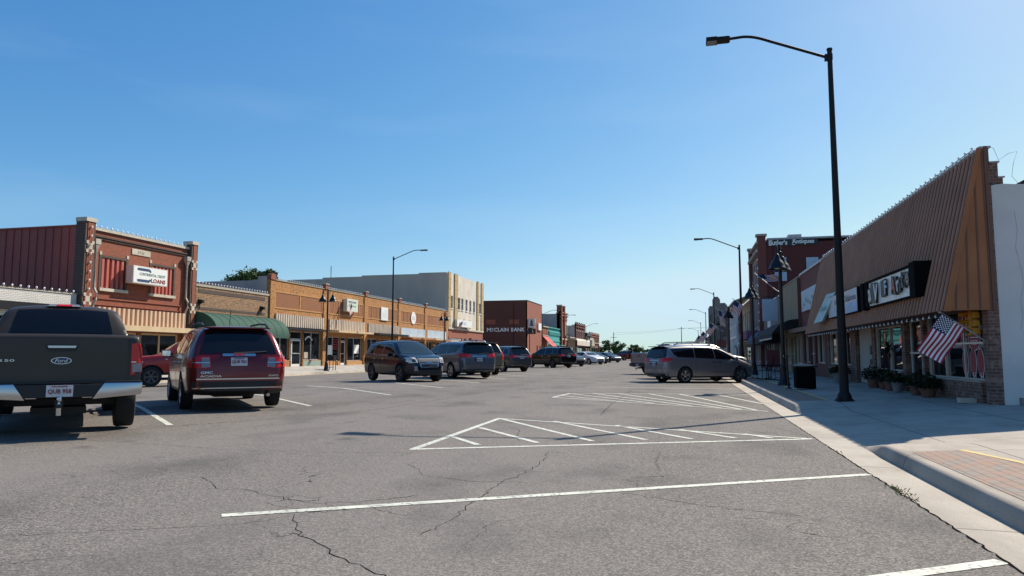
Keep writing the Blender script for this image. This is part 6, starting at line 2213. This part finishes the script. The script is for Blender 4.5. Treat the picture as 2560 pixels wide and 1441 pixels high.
def twin_lamp(label, x, y, z, rot, h=5.3):
    t = thing('twin_street_lamp', label, 'street lamp', (0, 0, 0), 'black twin bell lamps along the sidewalks')
    b = MB()
    b.tube([(0, 0, .3), (0, 0, h - .35)], [.075, .06], 14)
    b.lathe([(.06, h - .35), (.085, h - .33), (.085, h - .28), (.05, h - .26), (.05, h - .08), (.07, h - .06), (.05, h - .01), (0, h)], (0, 0, 0), 14)
    b.build('post', 'black_metal', t, smooth=40)
    b = MB()
    b.lathe([(.23, 0), (.23, .05), (.2, .09), (.16, .28), (.11, .62), (.13, .66), (.09, .72), (0, .72)], (0, 0, 0), 16)
    b.build('base', 'black_metal', t, smooth=40)
    for s in (1, -1):
        b = MB()
        b.tube([(0, 0, h - .22), (s * .18, 0, h - .12), (s * .34, 0, h - .12), (s * .40, 0, h - .2), (s * .40, 0, h - .42)], .02, 8)
        b.tube([(0, 0, h - .48), (s * .12, 0, h - .45), (s * .2, 0, h - .34), (s * .15, 0, h - .26), (s * .1, 0, h - .3)], .012, 6)
        b.build('scroll_arm', 'black_metal', t, smooth=40)
        b = MB()
        zb = h - .95
        b.lathe([(.03, zb + .55), (.06, zb + .53), (.085, zb + .44), (.11, zb + .38), (.12, zb + .34), (.2, zb + .25), (.26, zb + .13), (.28, zb + .04), (.325, zb), (.325, zb - .018), (.27, zb + .03), (.1, zb + .2)], (s * .40, 0, 0), 22)
        sh = b.build('bell_shade', 'black_metal', t, smooth=50)
        b = MB()
        b.lathe([(0, zb - .03), (.10, zb - .01), (.13, zb + .06), (.09, zb + .15), (0, zb + .17)], (s * .40, 0, 0), 14)
        b.build('lamp_bulb', 'milk_sign', sh, smooth=50)
    t.location = (x, y, z)
    t.rotation_euler = (0, 0, R(rot))
    return t

LAMPS = [(3.46, 27.9), (3.66, 41.9), (3.62, 64), (3.62, 81.0), (3.62, 112)]
for i, (x, y) in enumerate(LAMPS):
    twin_lamp('black twin bell lamp ' + ('beside the litter bin and mansard shop', 'behind the rocking chairs at the plank shop', 'before the antiques building', 'by the balcony building', 'at the red flank building')[i], x, y, SZ, (70, 68, 70, 72, 70)[i], 5.22)
for i, (x, y) in enumerate(((-26.3, 48.8), (-26.3, 75.6), (-26.3, 120.3), (-26.3, 161), (-26.3, 191))):
    twin_lamp('black twin bell lamp ' + ('before the orange brick block next to a metal stand', 'near the cream deco building', 'before the brick bank corner', 'before the ornate red building', 'by the white canopy shop')[i], x, y, ZL + .17, (8, 60, 20, 15, 15)[i], 6.2 if i == 0 else 6.0)

# ------------------------------------------------------------------ flags
def flag(label, base, tip, a0, hoist, fly, group, stars=False, amp=.05, n=13):
    """pole from base to tip; cloth hangs from a0 (top hoist corner) along the pole"""
    base, tip, a0, hoist, fly = map(Vector, (base, tip, a0, hoist, fly))
    t = thing('flag', label, 'flag', tuple(base), group)
    b = MB()
    b.tube([base, tip], .014, 8)
    b.lathe([(.03, -.03), (.035, 0), (.0, .03)], tip, 10)
    b.build('flagpole', 'coping', t, smooth=40)
    b = MB()
    b.tube([base - (tip - base).normalized() * .12, base + (tip - base).normalized() * .08], .03, 8)
    b.build('bracket', 'sign_white' if stars else 'black_metal', t, smooth=40)
    nrm = hoist.cross(fly).normalized()
    nv = 20
    def P(u, v):
        w = amp * math.sin(v * 7.5 + u * 2.2) * (.25 + v) + amp * .6 * math.sin(v * 3 - u * 5)
        sag = Vector((0, 0, -1)) * (.10 * fly.length * v * v * (1 - .3 * u))
        return a0 + hoist * u + fly * v + nrm * w + sag
    b = MB()
    vs = [P(i / n, j / nv) for i in range(n + 1) for j in range(nv + 1)]
    k = len(b.v)
    b.v += [tuple(p) for p in vs]
    for i in range(n):
        for j in range(nv):
            b.f.append((i * (nv + 1) + j, i * (nv + 1) + j + 1, (i + 1) * (nv + 1) + j + 1, (i + 1) * (nv + 1) + j))
            b.m.append(2 if (i < n * 7 // 13 and j < nv * .4) else (0 if i % 2 == 0 else 1))
    if stars:
        for i in range(9):
            for j in range(6 if i % 2 == 0 else 5):
                u, v = (i + .9) / 9.9 * 7 / 13, (j + (.6 if i % 2 == 0 else 1.1)) / 6.3 * .4
                for sgn in (1, -1):
                    c = P(u, v) + nrm * .004 * sgn
                    eu, ev = hoist.normalized(), fly.normalized()
                    b.face([c + (eu * math.cos(q * 1.2566) + ev * math.sin(q * 1.2566)) * (.016) for q in range(5)], 1)
    b.build('cloth', ['flag_red', 'flag_white', 'flag_blue'], t, recalc=False, smooth=80 if not stars else None)
    return t

G = 'flags along the near sidewalk'
flag('large striped flag with white stars hanging at the mansard shop corner', (6.0, 16.46, 1.34), (5.16, 16.5, 1.99), (5.19, 16.48, 1.955), (.45, 0, -.31), (-.48, .10, -.68), G, True, .05)
flag('striped flag streaming sideways from the lamp by the litter bin', (3.42, 28.1, 3.42), (2.60, 28.3, 4.18), (2.66, 28.28, 4.11), (.30, 0, -.30), (.66, .3, .10), G)
flag('drooping striped flag on the lamp behind the rocking chairs', (3.62, 41.9, 3.5), (2.60, 41.5, 4.22), (2.70, 41.6, 4.13), (.46, .0, -.34), (-.22, .1, -.55), G)
flag('striped flag on the lamp before the antiques building', (3.6, 64, 4.4), (2.7, 63.8, 5.0), (2.78, 63.8, 4.93), (.50, 0, -.32), (.1, .2, -1.1), G)
flag('striped flag slanting down before the balcony building', (3.6, 81, 4.0), (2.6, 80.8, 4.6), (2.7, 80.8, 4.5), (.55, 0, -.4), (-.6, .2, -.9), G)
flag('striped flag low before the red flank building', (3.6, 112, 4.0), (2.4, 111.8, 4.7), (2.5, 111.8, 4.6), (.7, 0, -.5), (-.7, .2, -1.2), G)
flag('farthest striped flag on the near sidewalk', (3.6, 137.5, 4.0), (2.2, 137.3, 4.8), (2.3, 137.3, 4.7), (.8, 0, -.5), (-.9, .2, -1.3), G)
flag('small striped flag beside the pale green box sign', FL(56.4, .12, 4.8), FL(57.3, 1.0, 5.6), FL(57.25, .95, 5.55), (0, -.4, -.35), (.1, -.1, -.75), G)
flag('striped flag on the cream building corner', FL(87.6, .3, 4.7), FL(87.9, 1.6, 5.5), FL(87.9, 1.5, 5.4), (-.5, 0, -.3), (-.3, -.2, -.9), G)
flag('striped flag over the white canopy far off', FB(176, .3, 6), FB(176.2, 2.0, 8.0), FB(176.2, 1.9, 7.9), (-.6, 0, -.6), (-.8, -.6, -1.0), G)

# ------------------------------------------------------------------ sidewalk furniture, near side
def pot(label, x, y, r, h, m, leaf, lh, n, flower=None, group='potted plants by the shop front'):
    z = .085
    t = thing('potted_plant', label, 'potted plant', (x, y, z), group)
    b = MB()
    b.lathe([(r * .68, z), (r * .92, z + h * .82), (r * 1.05, z + h * .82), (r * 1.05, z + h), (r * .9, z + h), (r * .85, z + h * .9), (0, z + h * .9)], (x, y, 0), 18)
    b.build('pot', m, t, smooth=40)
    b = MB()
    for _ in range(n):
        a, q = random.uniform(0, 6.28), random.random() ** .5
        rr = q * r * 1.5
        c = Vector((x + rr * math.cos(a), y + rr * math.sin(a), z + h * .9 + lh * random.random() * (1.15 - q * .6)))
        d = Vector((random.gauss(0, 1), random.gauss(0, 1), random.gauss(.4, .7))).normalized()
        e = d.cross(Vector((random.random(), random.random(), random.random()))).normalized()
        L = random.uniform(.03, .07)
        b.face([c - d * L, c + e * L * .45, c + d * L, c - e * L * .45], 1 if (flower and random.random() < .14) else 0)
    for _ in range(7):
        a = random.uniform(0, 6.28)
        b.tube([(x, y, z + h * .85), (x + .5 * r * math.cos(a), y + .5 * r * math.sin(a), z + h + lh * .8)], .006, 4, 2)
    b.build('foliage', ['pot_leaf', flower or 'pot_leaf', 'bark'], t, recalc=False)
    return t
pot('bushy plant in terracotta pot below the flag', 5.62, 20.0, .16, .26, 'terracotta', 0, .32, 320)
pot('low dark plant in a grey pot by the shop door', 5.55, 21.4, .15, .28, 'gray_pot', 0, .24, 240)
pot('dark shrub in terracotta pot beside the shop door', 5.6, 22.2, .19, .28, 'terracotta', 0, .36, 340)
pot('tall leafy plant in a small terracotta pot under the middle window', 5.62, 23.1, .14, .24, 'terracotta', 0, .42, 300, 'mauve_fabric')
pot('wide shrub in a broad terracotta pot by the middle window', 5.6, 24.1, .22, .3, 'terracotta', 0, .42, 400)
pot('broad dark planter with green shrub near the brick pier', 5.5, 28.6, .25, .36, 'gray_pot', 0, .3, 420)
pot('round dark shrub in terracotta tub under the corner window', 5.62, 19.1, .2, .22, 'terracotta', 0, .36, 480)

t = thing('potted_tree', 'spiky dark plant standing tall at the middle shop window', 'potted plant', (5.75, 22.9, .085))
b = MB()
b.lathe([(.12, .09), (.17, .4), (.19, .42), (0, .42)], (5.75, 22.9, 0), 16)
b.build('pot', 'gray_pot', t, smooth=40)
b = MB()
for k in range(46):
    a = random.uniform(0, 6.28)
    e = random.uniform(-.5, 1.2)
    L = random.uniform(.22, .42)
    o = Vector((5.75, 22.9, 1.25 + random.uniform(-.1, .1)))
    d = Vector((math.cos(a) * math.cos(e), math.sin(a) * math.cos(e), math.sin(e)))
    s = d.cross(Vector((0, 0, 1))).normalized() * .02
    b.face([o - s, o + d * L * .5 - s * 1.2 + Vector((0, 0, .02)), o + d * L - Vector((0, 0, .06)), o + d * L * .5 + s * 1.2 + Vector((0, 0, .02)), o + s])
b.build('foliage', 'pot_leaf', t, recalc=False)
b = MB()
b.tube([(5.75, 22.9, .4), (5.77, 22.92, .8), (5.75, 22.9, 1.25)], .022, 6)
b.build('trunk', 'bark', t)

t = thing('garden_ornament', 'purple and green whirligig leaning by the shop window', 'ornament', (5.6, 21.75, .085))
b = MB()
b.tube([(5.6, 21.75, .09), (5.62, 21.75, .75)], .008, 5)
b.build('stake', 'pot_leaf', t)
b = MB()
for k in range(5):
    a = .5 + k * .5
    b.face([(5.6, 21.75, .5), (5.58, 21.75 + .16 * math.cos(a), .5 + .28 * math.sin(a)), (5.57, 21.75 + .17 * math.cos(a + .3), .5 + .28 * math.sin(a + .3))], k % 2)
b.build('vanes', ['mauve_fabric', 'leaf_olive'], t, recalc=False)

# hanging traffic signal
t = thing('traffic_signal', 'yellow three lamp traffic signal hung as shop decoration', 'traffic signal', (5.9, 16.9, 1.5))
b = MB()
b.box(5.80, 5.96, 16.78, 17.08, 1.50, 2.02)
o = b.build('housing', 'amber', t, bevel=.02)
for k, m in enumerate(('tail_red', 'amber_lamp', 'leaf_dark')):
    z = 1.93 - k * .17
    b = MB()
    b.lathe([(0, -.01), (.062, -.01), (.062, .006), (0, .006)], (5.79, 16.93, z), 16, axis='X')
    b.build('signal_lens', m, o)
    b = MB()
    n = 9
    for i in range(n):
        a0, a1 = math.pi * (i / n) - .2, math.pi * ((i + 1) / n) - .2 + (.4 / n)
        b.face([(5.80, 16.93 + .075 * math.cos(a0), z + .075 * math.sin(a0)), (5.80, 16.93 + .075 * math.cos(a1), z + .075 * math.sin(a1)), (5.66, 16.93 + .072 * math.cos(a1), z + .066 * math.sin(a1)), (5.66, 16.93 + .072 * math.cos(a0), z + .066 * math.sin(a0))])
    b.build('visor', 'amber', o, recalc=False)
    b = MB()
    b.prism([(5.82, -.07), (5.94, -.07), (5.93, .065), (5.83, .065)], lambda x, q, y: Vector((x, y, z + q)), 16.63, 16.78)
    b.build('side_visor', 'amber', o, bevel=.01)
b = MB()
b.tube([(5.88, 16.93, 2.02), (5.88, 16.93, 2.1)], .02, 6)
b.build('hanger', 'black_metal', t)

# litter bin
t = thing('litter_bin', 'square black slatted litter bin with flat lid by a lamp', 'litter bin', (3.7, 24.75, SZ))
zb = walk_z(3.7, 24.75)
b = MB()
b.box(3.44, 3.96, 24.49, 25.01, zb + .03, zb + .70)
o = b.build('body', 'matt_black', t)
b = MB()
for k in range(9):
    q = -.27 + k * .0675
    b.box(3.7 + q - .022, 3.7 + q + .022, 24.455, 24.489, zb + .04, zb + .68)
    b.box(3.405, 3.439, 24.75 + q - .022, 24.75 + q + .022, zb + .04, zb + .68)
    b.box(3.961, 3.995, 24.75 + q - .022, 24.75 + q + .022, zb + .04, zb + .68)
b.build('slats', 'matt_black', t)
b = MB()
b.lathe([(.40, zb + .70), (.42, zb + .72), (.42, zb + .75), (.3, zb + .79), (.12, zb + .81), (0, zb + .81)], (3.7, 24.75, 0), 26)
b.build('lid', 'black_metal', t, smooth=40)
t = thing('post', 'slim black sign post standing beside the litter bin', 'post', (3.32, 25.4, SZ))
b = MB()
zb = walk_z(3.32, 25.4)
b.tube([(3.30, 25.4, zb), (3.25, 25.4, zb + 1.05)], .035, 10)
b.lathe([(.10, 0), (.10, .03), (.05, .05), (0, .05)], (3.30, 25.4, zb), 12)
b.box(3.17, 3.33, 25.36, 25.44, zb + 1.05, zb + 1.09)
b.build('shaft', 'black_metal', t, smooth=40)

# rocking chairs
def rocking_chair(label, x, y, rot):
    t = thing('rocking_chair', label, 'rocking chair', (0, 0, 0), 'rocking chairs at the plank shop')
    b = MB()
    b.box(-.25, .25, -.26, .26, .40, .43)
    b.build('seat', 'pole_black', t, bevel=.01)
    b = MB()
    for s in (-.24, .24):
        b.tube([(-.22, s, .40), (-.36, s, 1.05)], .018, 6)
    b.tube([(-.36, -.25, 1.05), (-.38, 0, 1.09), (-.36, .25, 1.05)], .028, 6)
    for k in range(6):
        q = -.18 + .072 * k
        b.tube([(-.22, q, .43), (-.36, q, 1.05)], .01, 5)
    b.build('backrest', 'pole_black', t)
    for s in (-.27, .27):
        b = MB()
        b.tube([(-.5, s, .14), (-.3, s, .055), (0, s, .03), (.3, s, .06), (.45, s, .11)], .02, 6)
        b.build('rocker', 'pole_black', t)
        b = MB()
        b.tube([(-.27, s, .66), (.25, s, .64)], .022, 6)
        b.build('armrest', 'pole_black', t)
        for q in (-.22, .22):
            b = MB()
            b.tube([(q, s, .04), (q, s, .66)], .017, 6)
            b.build('leg', 'pole_black', t)
    t.location = (x, y, walk_z(x, y))
    t.rotation_euler = (0, 0, R(rot))
    return t
rocking_chair('black rocking chair nearer the kerb by the lamp', 3.35, 33.6, 200)
rocking_chair('black rocking chair closer to the dark red board', 3.75, 32.2, 195)
t = thing('sandwich_board', 'dark maroon sidewalk board standing by the rocking chairs', 'sign', (3.75, 33.4, SZ))
zb = walk_z(3.75, 33.4)
b = MB()
b.box(3.48, 4.02, 33.5, 33.54, zb + .55, zb + 1.32)
b.build('panel', 'board_maroon', t)
b = MB()
for q in (3.5, 4.0):
    b.tube([(q, 33.52, zb), (q, 33.52, zb + 1.34)], .018, 6)
    b.tube([(q, 33.3, zb), (q, 33.52, zb + .6)], .015, 6)
b.build('stand', 'black_metal', t)

# metal stand on the far sidewalk
t = thing('metal_stand', 'low black metal box stand on legs beside the twin lamp', 'stand', (-26.6, 50.2, 0))
zb = left_z(-26.6, 50) if False else ZL + .19
b = MB()
b.box(-26.95, -26.35, 50.0, 50.5, zb + .75, zb + 1.15)
b.build('box', 'black_metal', t, bevel=.02)
b = MB()
for x in (-26.9, -26.4):
    for y in (50.05, 50.45):
        b.tube([(x, y, zb), (x, y, zb + .75)], .03, 6)
b.tube([(-26.9, 50.05, zb + .25), (-26.4, 50.05, zb + .25)], .02, 6)
b.build('legs', 'black_metal', t)
t = thing('hanging_sign', 'small red square sign hanging under the far awnings', 'sign', (4.6, 96, 2.2))
b = MB()
b.box(3.9, 5.0, 95.95, 96.05, 2.0, 3.0)
b.build('board', 'board_maroon', t)
b = MB()
b.tube([(4.45, 96, 3.0), (4.45, 96, 3.5), (6.2, 96, 3.5)], .04, 6)
b.build('bracket', 'black_metal', t)
t = thing('globe_light', 'cluster of pale globe lights on a dark post near the balcony', 'street lamp', (4.4, 66.5, SZ))
b = MB()
b.tube([(4.4, 66.5, SZ), (4.4, 66.5, 1.75)], .05, 8)
b.build('post', 'black_metal', t)
for dx, dz in ((-.2, 1.85), (.2, 2.05)):
    b = MB()
    b.lathe([(0, -.16), (.1, -.13), (.16, 0), (.1, .13), (0, .16)], (4.4 + dx, 66.5, dz), 14)
    b.build('globe', 'milk_sign', t, smooth=60)

# ------------------------------------------------------------------ vehicles in the street
P = {k: carpaint('car_paint_' + k, c, mt, ro, .22 if k in ('graphite', 'midnight', 'black') else .5) for k, c, mt, ro in (
    ('graphite', (.030, .023, .017), .0, .5), ('crimson', (.145, .005, .010), .4, .28), ('red', (.30, .012, .016), .3, .3), ('midnight', (.003, .005, .012), .2, .25),
    ('steel', (.14, .15, .175), .6, .3), ('silver', (.42, .41, .40), .75, .3), ('gold', (.20, .16, .11), .5, .35), ('slate', (.07, .07, .072), .5, .33), ('black', (.004, .004, .005), .1, .2),
    ('white', (.66, .66, .66), .0, .3), ('ink', (.014, .02, .034), .4, .25), ('smoke', (.22, .21, .22), .5, .35), ('wine', (.07, .012, .012), .4, .3))}

place(pickup('dark grey pickup truck seen from behind with chrome bumper corners', P['graphite']), -10.44, 10.08, 46.0)
t, bv = suv('deep red suv with roof rails and tinted rear window', P['crimson'], 1.05, 1.055, 1.0, brand='GMC', clad=.40)
x = MB()
lettering(x, bv, 'GMC', 'B', .60, .76, .05, .22, .01, bold=.02)
lettering(x, bv, 'ACADIA', 'B', .52, .69, .042, .40, .01, bold=.02)
x.build('lettering', 'chrome', t)
x = MB()
lettering(x, bv, 'AWD', 'B', -.66, .69, .04, .20, .01, bold=.02)
x.build('lettering', 'chrome', t)
b = MB()
b.tube([(-1.75, .1, 1.72), (-1.86, .1, 2.06)], .006, 5)
b.build('roof_antenna', 'plastic', t)
place(t, -10.46, 14.45, 43.5)
place(pickup('bright red pickup truck parked nose to the far kerb', P['red'], 'dark_alloy', badge=True), -20.73, 27.06, 138.7)
t, bv = suv('dark navy suv facing the camera with chrome framed grille', P['midnight'], .97, .99, 1.0, lamps='tall', code=None, rails=False, trim='chrome', rim='dark_alloy', wip=False)
x = MB()
lettering(x, bv, 'GMC', 'F', 0, .79, .10, .36, .04, bold=.02)
x.build('lettering', 'chrome', t)
place(t, -11.9, 28.9, -131)
place(minivan('bluish grey minivan parked away from the camera beside the navy suv', P['steel']), -11.1, 33.5, 45)
t, bv = suv('older tan suv mostly hidden behind the bluish grey minivan', P['gold'], .98, .97, 1.06, lamps='tall', code=None, rails=False)
place(t, -11.9, 39.0, 43)
t, bv = suv('smoky grey crossover parked past the minivan in the centre row', P['slate'], .96, .97, .97, lamps='wide', code='LMN 208')
place(t, -12.0, 46.6, 46)
t, bv = suv('glossy black suv in the centre row near the brick bank', P['black'], 1.06, 1.05, 1.02, lamps='wide', code='GHT 640', rim='dark_alloy')
place(t, -11.5, 61.0, 49)
place(sedan('dark navy saloon facing the camera beside the black suv', P['ink']), -11.3, 68.2, -138.7)
place(sedan('white saloon facing the camera in the centre row', P['white']), -11.05, 81.3, -134)
place(sedan('black saloon half hidden behind the white saloon', P['black']), -11.4, 90.0, -138)
place(sedan('charcoal saloon farthest along the centre row', P['ink'], 'dark_alloy'), -11.1, 102.4, -132)
t, bv = suv('far dark wine coloured suv at the end of the street', P['wine'], 1.0, 1.0, 1.08, lamps='tall', code=None)
place(t, -11.6, 138, 40)
place(minivan('grey minivan parked nose to the near kerb seen from the side', P['smoke']), .62, 35.0, -54.7)
t, bv = suv('tall silver suv behind the grey minivan at the near kerb', P['silver'], 1.12, 1.06, 1.10, lamps='tall', code=None, rim='dark_alloy')
place(t, .75, 39.6, -54.7)
place(pickup('grey pickup truck with red tail lamp beyond the grey minivan', P['smoke'], chrome_bumper=False, badge=False), -.55, 47.3, -54.7)

# ------------------------------------------------------------------ trees, far poles and wires
def tree(label, x, y, zc, rad, n, leaf, m, trunk_r=.25, group='trees beyond the roofs', seed=1, z0=-.3, name='leafy_tree'):
    rnd = random.Random(seed)
    t = thing(name, label, 'tree', (x, y, z0), group)
    b = MB()
    b.tube([(x, y, z0), (x + .1, y, zc * .5), (x, y + .1, zc)], [trunk_r, trunk_r * .75, trunk_r * .3], 8)
    tips = []
    for k in range(9):
        a = rnd.uniform(0, 6.28)
        e = Vector((x + rad[0] * .7 * math.cos(a), y + rad[1] * .7 * math.sin(a), zc + rad[2] * rnd.uniform(-.3, .7)))
        s = Vector((x, y, zc * .55 + rnd.uniform(0, zc * .3)))
        b.tube([s, s.lerp(e, .5) + Vector((0, 0, .3)), e], [trunk_r * .4, trunk_r * .25, .03], 5)
        tips.append(e)
    b.build('trunk', 'bark', t, smooth=60)
    b = MB()
    clumps = []
    for k in range(max(14, n // 130)):
        u = Vector((rnd.gauss(0, 1), rnd.gauss(0, 1), rnd.gauss(0, 1))).normalized()
        q = rnd.uniform(.35, 1.0)
        clumps.append((Vector((x + u.x * rad[0] * q, y + u.y * rad[1] * q, zc + u.z * rad[2] * q)), rnd.uniform(.16, .34)))
    for k in range(n):
        c, s = rnd.choice(clumps)
        p = c + Vector((rnd.gauss(0, s * rad[0] * .55), rnd.gauss(0, s * rad[1] * .55), rnd.gauss(0, s * rad[2] * .5)))
        d = Vector((rnd.gauss(0, 1), rnd.gauss(0, 1), rnd.gauss(0, .7))).normalized()
        e = d.cross(Vector((rnd.random() - .5, rnd.random() - .5, rnd.random() - .5))).normalized()
        L = leaf * rnd.uniform(.6, 1.3)
        b.face([p - d * L, p + e * L * .5, p + d * L, p - e * L * .5])
    b.build('crown', m, t, recalc=False)
    return t
tree('dark leafy tree rising behind the brown and orange brick shops', -50.9, 75.2, 9.75, (2.3, 2.4, 1.9), 7500, .18, 'leaf_mid', .28, seed=4)
tree('small side crown of foliage right of the dark leafy tree', -48.1, 74.6, 10.2, (1.1, 1.3, 1.3), 2200, .17, 'leaf_dark', .15, seed=9)
G2 = 'trees at the far end of the street'
tree('olive tree far off at the left edge of the distant group', -36.5, 296, 3.2, (3.4, 3.4, 2.9), 1800, .4, 'leaf_olive', .3, G2, 11)
tree('rounded olive tree below the far wooden utility pole', -31.5, 300, 4.0, (4.2, 3.6, 3.4), 2400, .4, 'leaf_olive', .3, G2, 12)
tree('dark rounded tree in the middle of the distant group', -27.0, 292, 3.6, (3.6, 3.4, 3.0), 2000, .4, 'leaf_dark', .3, G2, 13)
tree('broad green tree at the right of the distant group', -21.5, 306, 3.0, (4.2, 3.4, 2.6), 2000, .4, 'leaf_mid', .3, G2, 14)
tree('low green tree trailing off right of the distant group', -17.0, 318, 1.8, (3.4, 3.0, 1.7), 1200, .4, 'leaf_mid', .25, G2, 15)
tree('distant green tree behind the flags on the near side', 3.4, 300, 3.4, (3.6, 3.4, 2.8), 1600, .4, 'leaf_mid', .3, G2, 16)
tree('second distant tree low behind the near side flags', 10, 310, 3.0, (4, 3.4, 2.6), 1400, .4, 'leaf_dark', .3, G2, 17)
b = MB()
rnd = random.Random(5)
for k in range(5200):
    x = rnd.uniform(-160, 110)
    h = 1.8 + 1.2 * math.sin(x * .09) + 1.0 * math.sin(x * .31 + 1)
    p = Vector((x, rnd.uniform(430, 470), rnd.uniform(-.4, max(.8, h))))
    d = Vector((rnd.gauss(0, 1), rnd.gauss(0, 1), rnd.gauss(0, 1))).normalized()
    e = d.cross(Vector((.3, .2, .9))).normalized()
    b.face([p - d * .8, p + e * .5, p + d * .8, p - e * .5])
o = b.build('treeline', 'leaf_mid', None, recalc=False)
o['kind'] = 'stuff'
def utility_pole(label, x, y, h, arms):
    t = thing('utility_pole', label, 'utility pole', (x, y, -.4), 'far utility poles')
    b = MB()
    b.tube([(x, y, -.4), (x, y, h)], [.2, .13], 8)
    b.build('pole', 'wood_pole', t)
    for z in arms:
        b = MB()
        b.box(x - 1.3, x + 1.3, y - .07, y + .07, z, z + .14)
        b.build('crossarm', 'wood_pole', t)
    return t
utility_pole('wooden utility pole with crossarm above the olive trees', -29.5, 300, 10.4, (8.2,))
utility_pole('wooden utility pole by the far street lights', -1.8, 302, 12.6, (11.8,))
utility_pole('small distant utility pole over the far grey pickup', -24.5, 420, 6.4, (5.4,))
t = thing('power_line', 'thin power lines crossing the far end of the street', 'wire', (-29.5, 300, 10))
for k, z in enumerate((10.2, 9.4)):
    b = MB()
    b.tube([(-29.5 + 27.7 * q / 12, 300 + q / 6, z + (11.9 - k * .3 - z) * q / 12 - .35 * math.sin(math.pi * q / 12)) for q in range(13)], .022, 4)
    b.tube([(-1.8 + 60 * q / 8, 302 + q, 11.9 - k * .3 + 3 * q / 8) for q in range(9)], .022, 4)
    b.build('wire', 'ink', t)
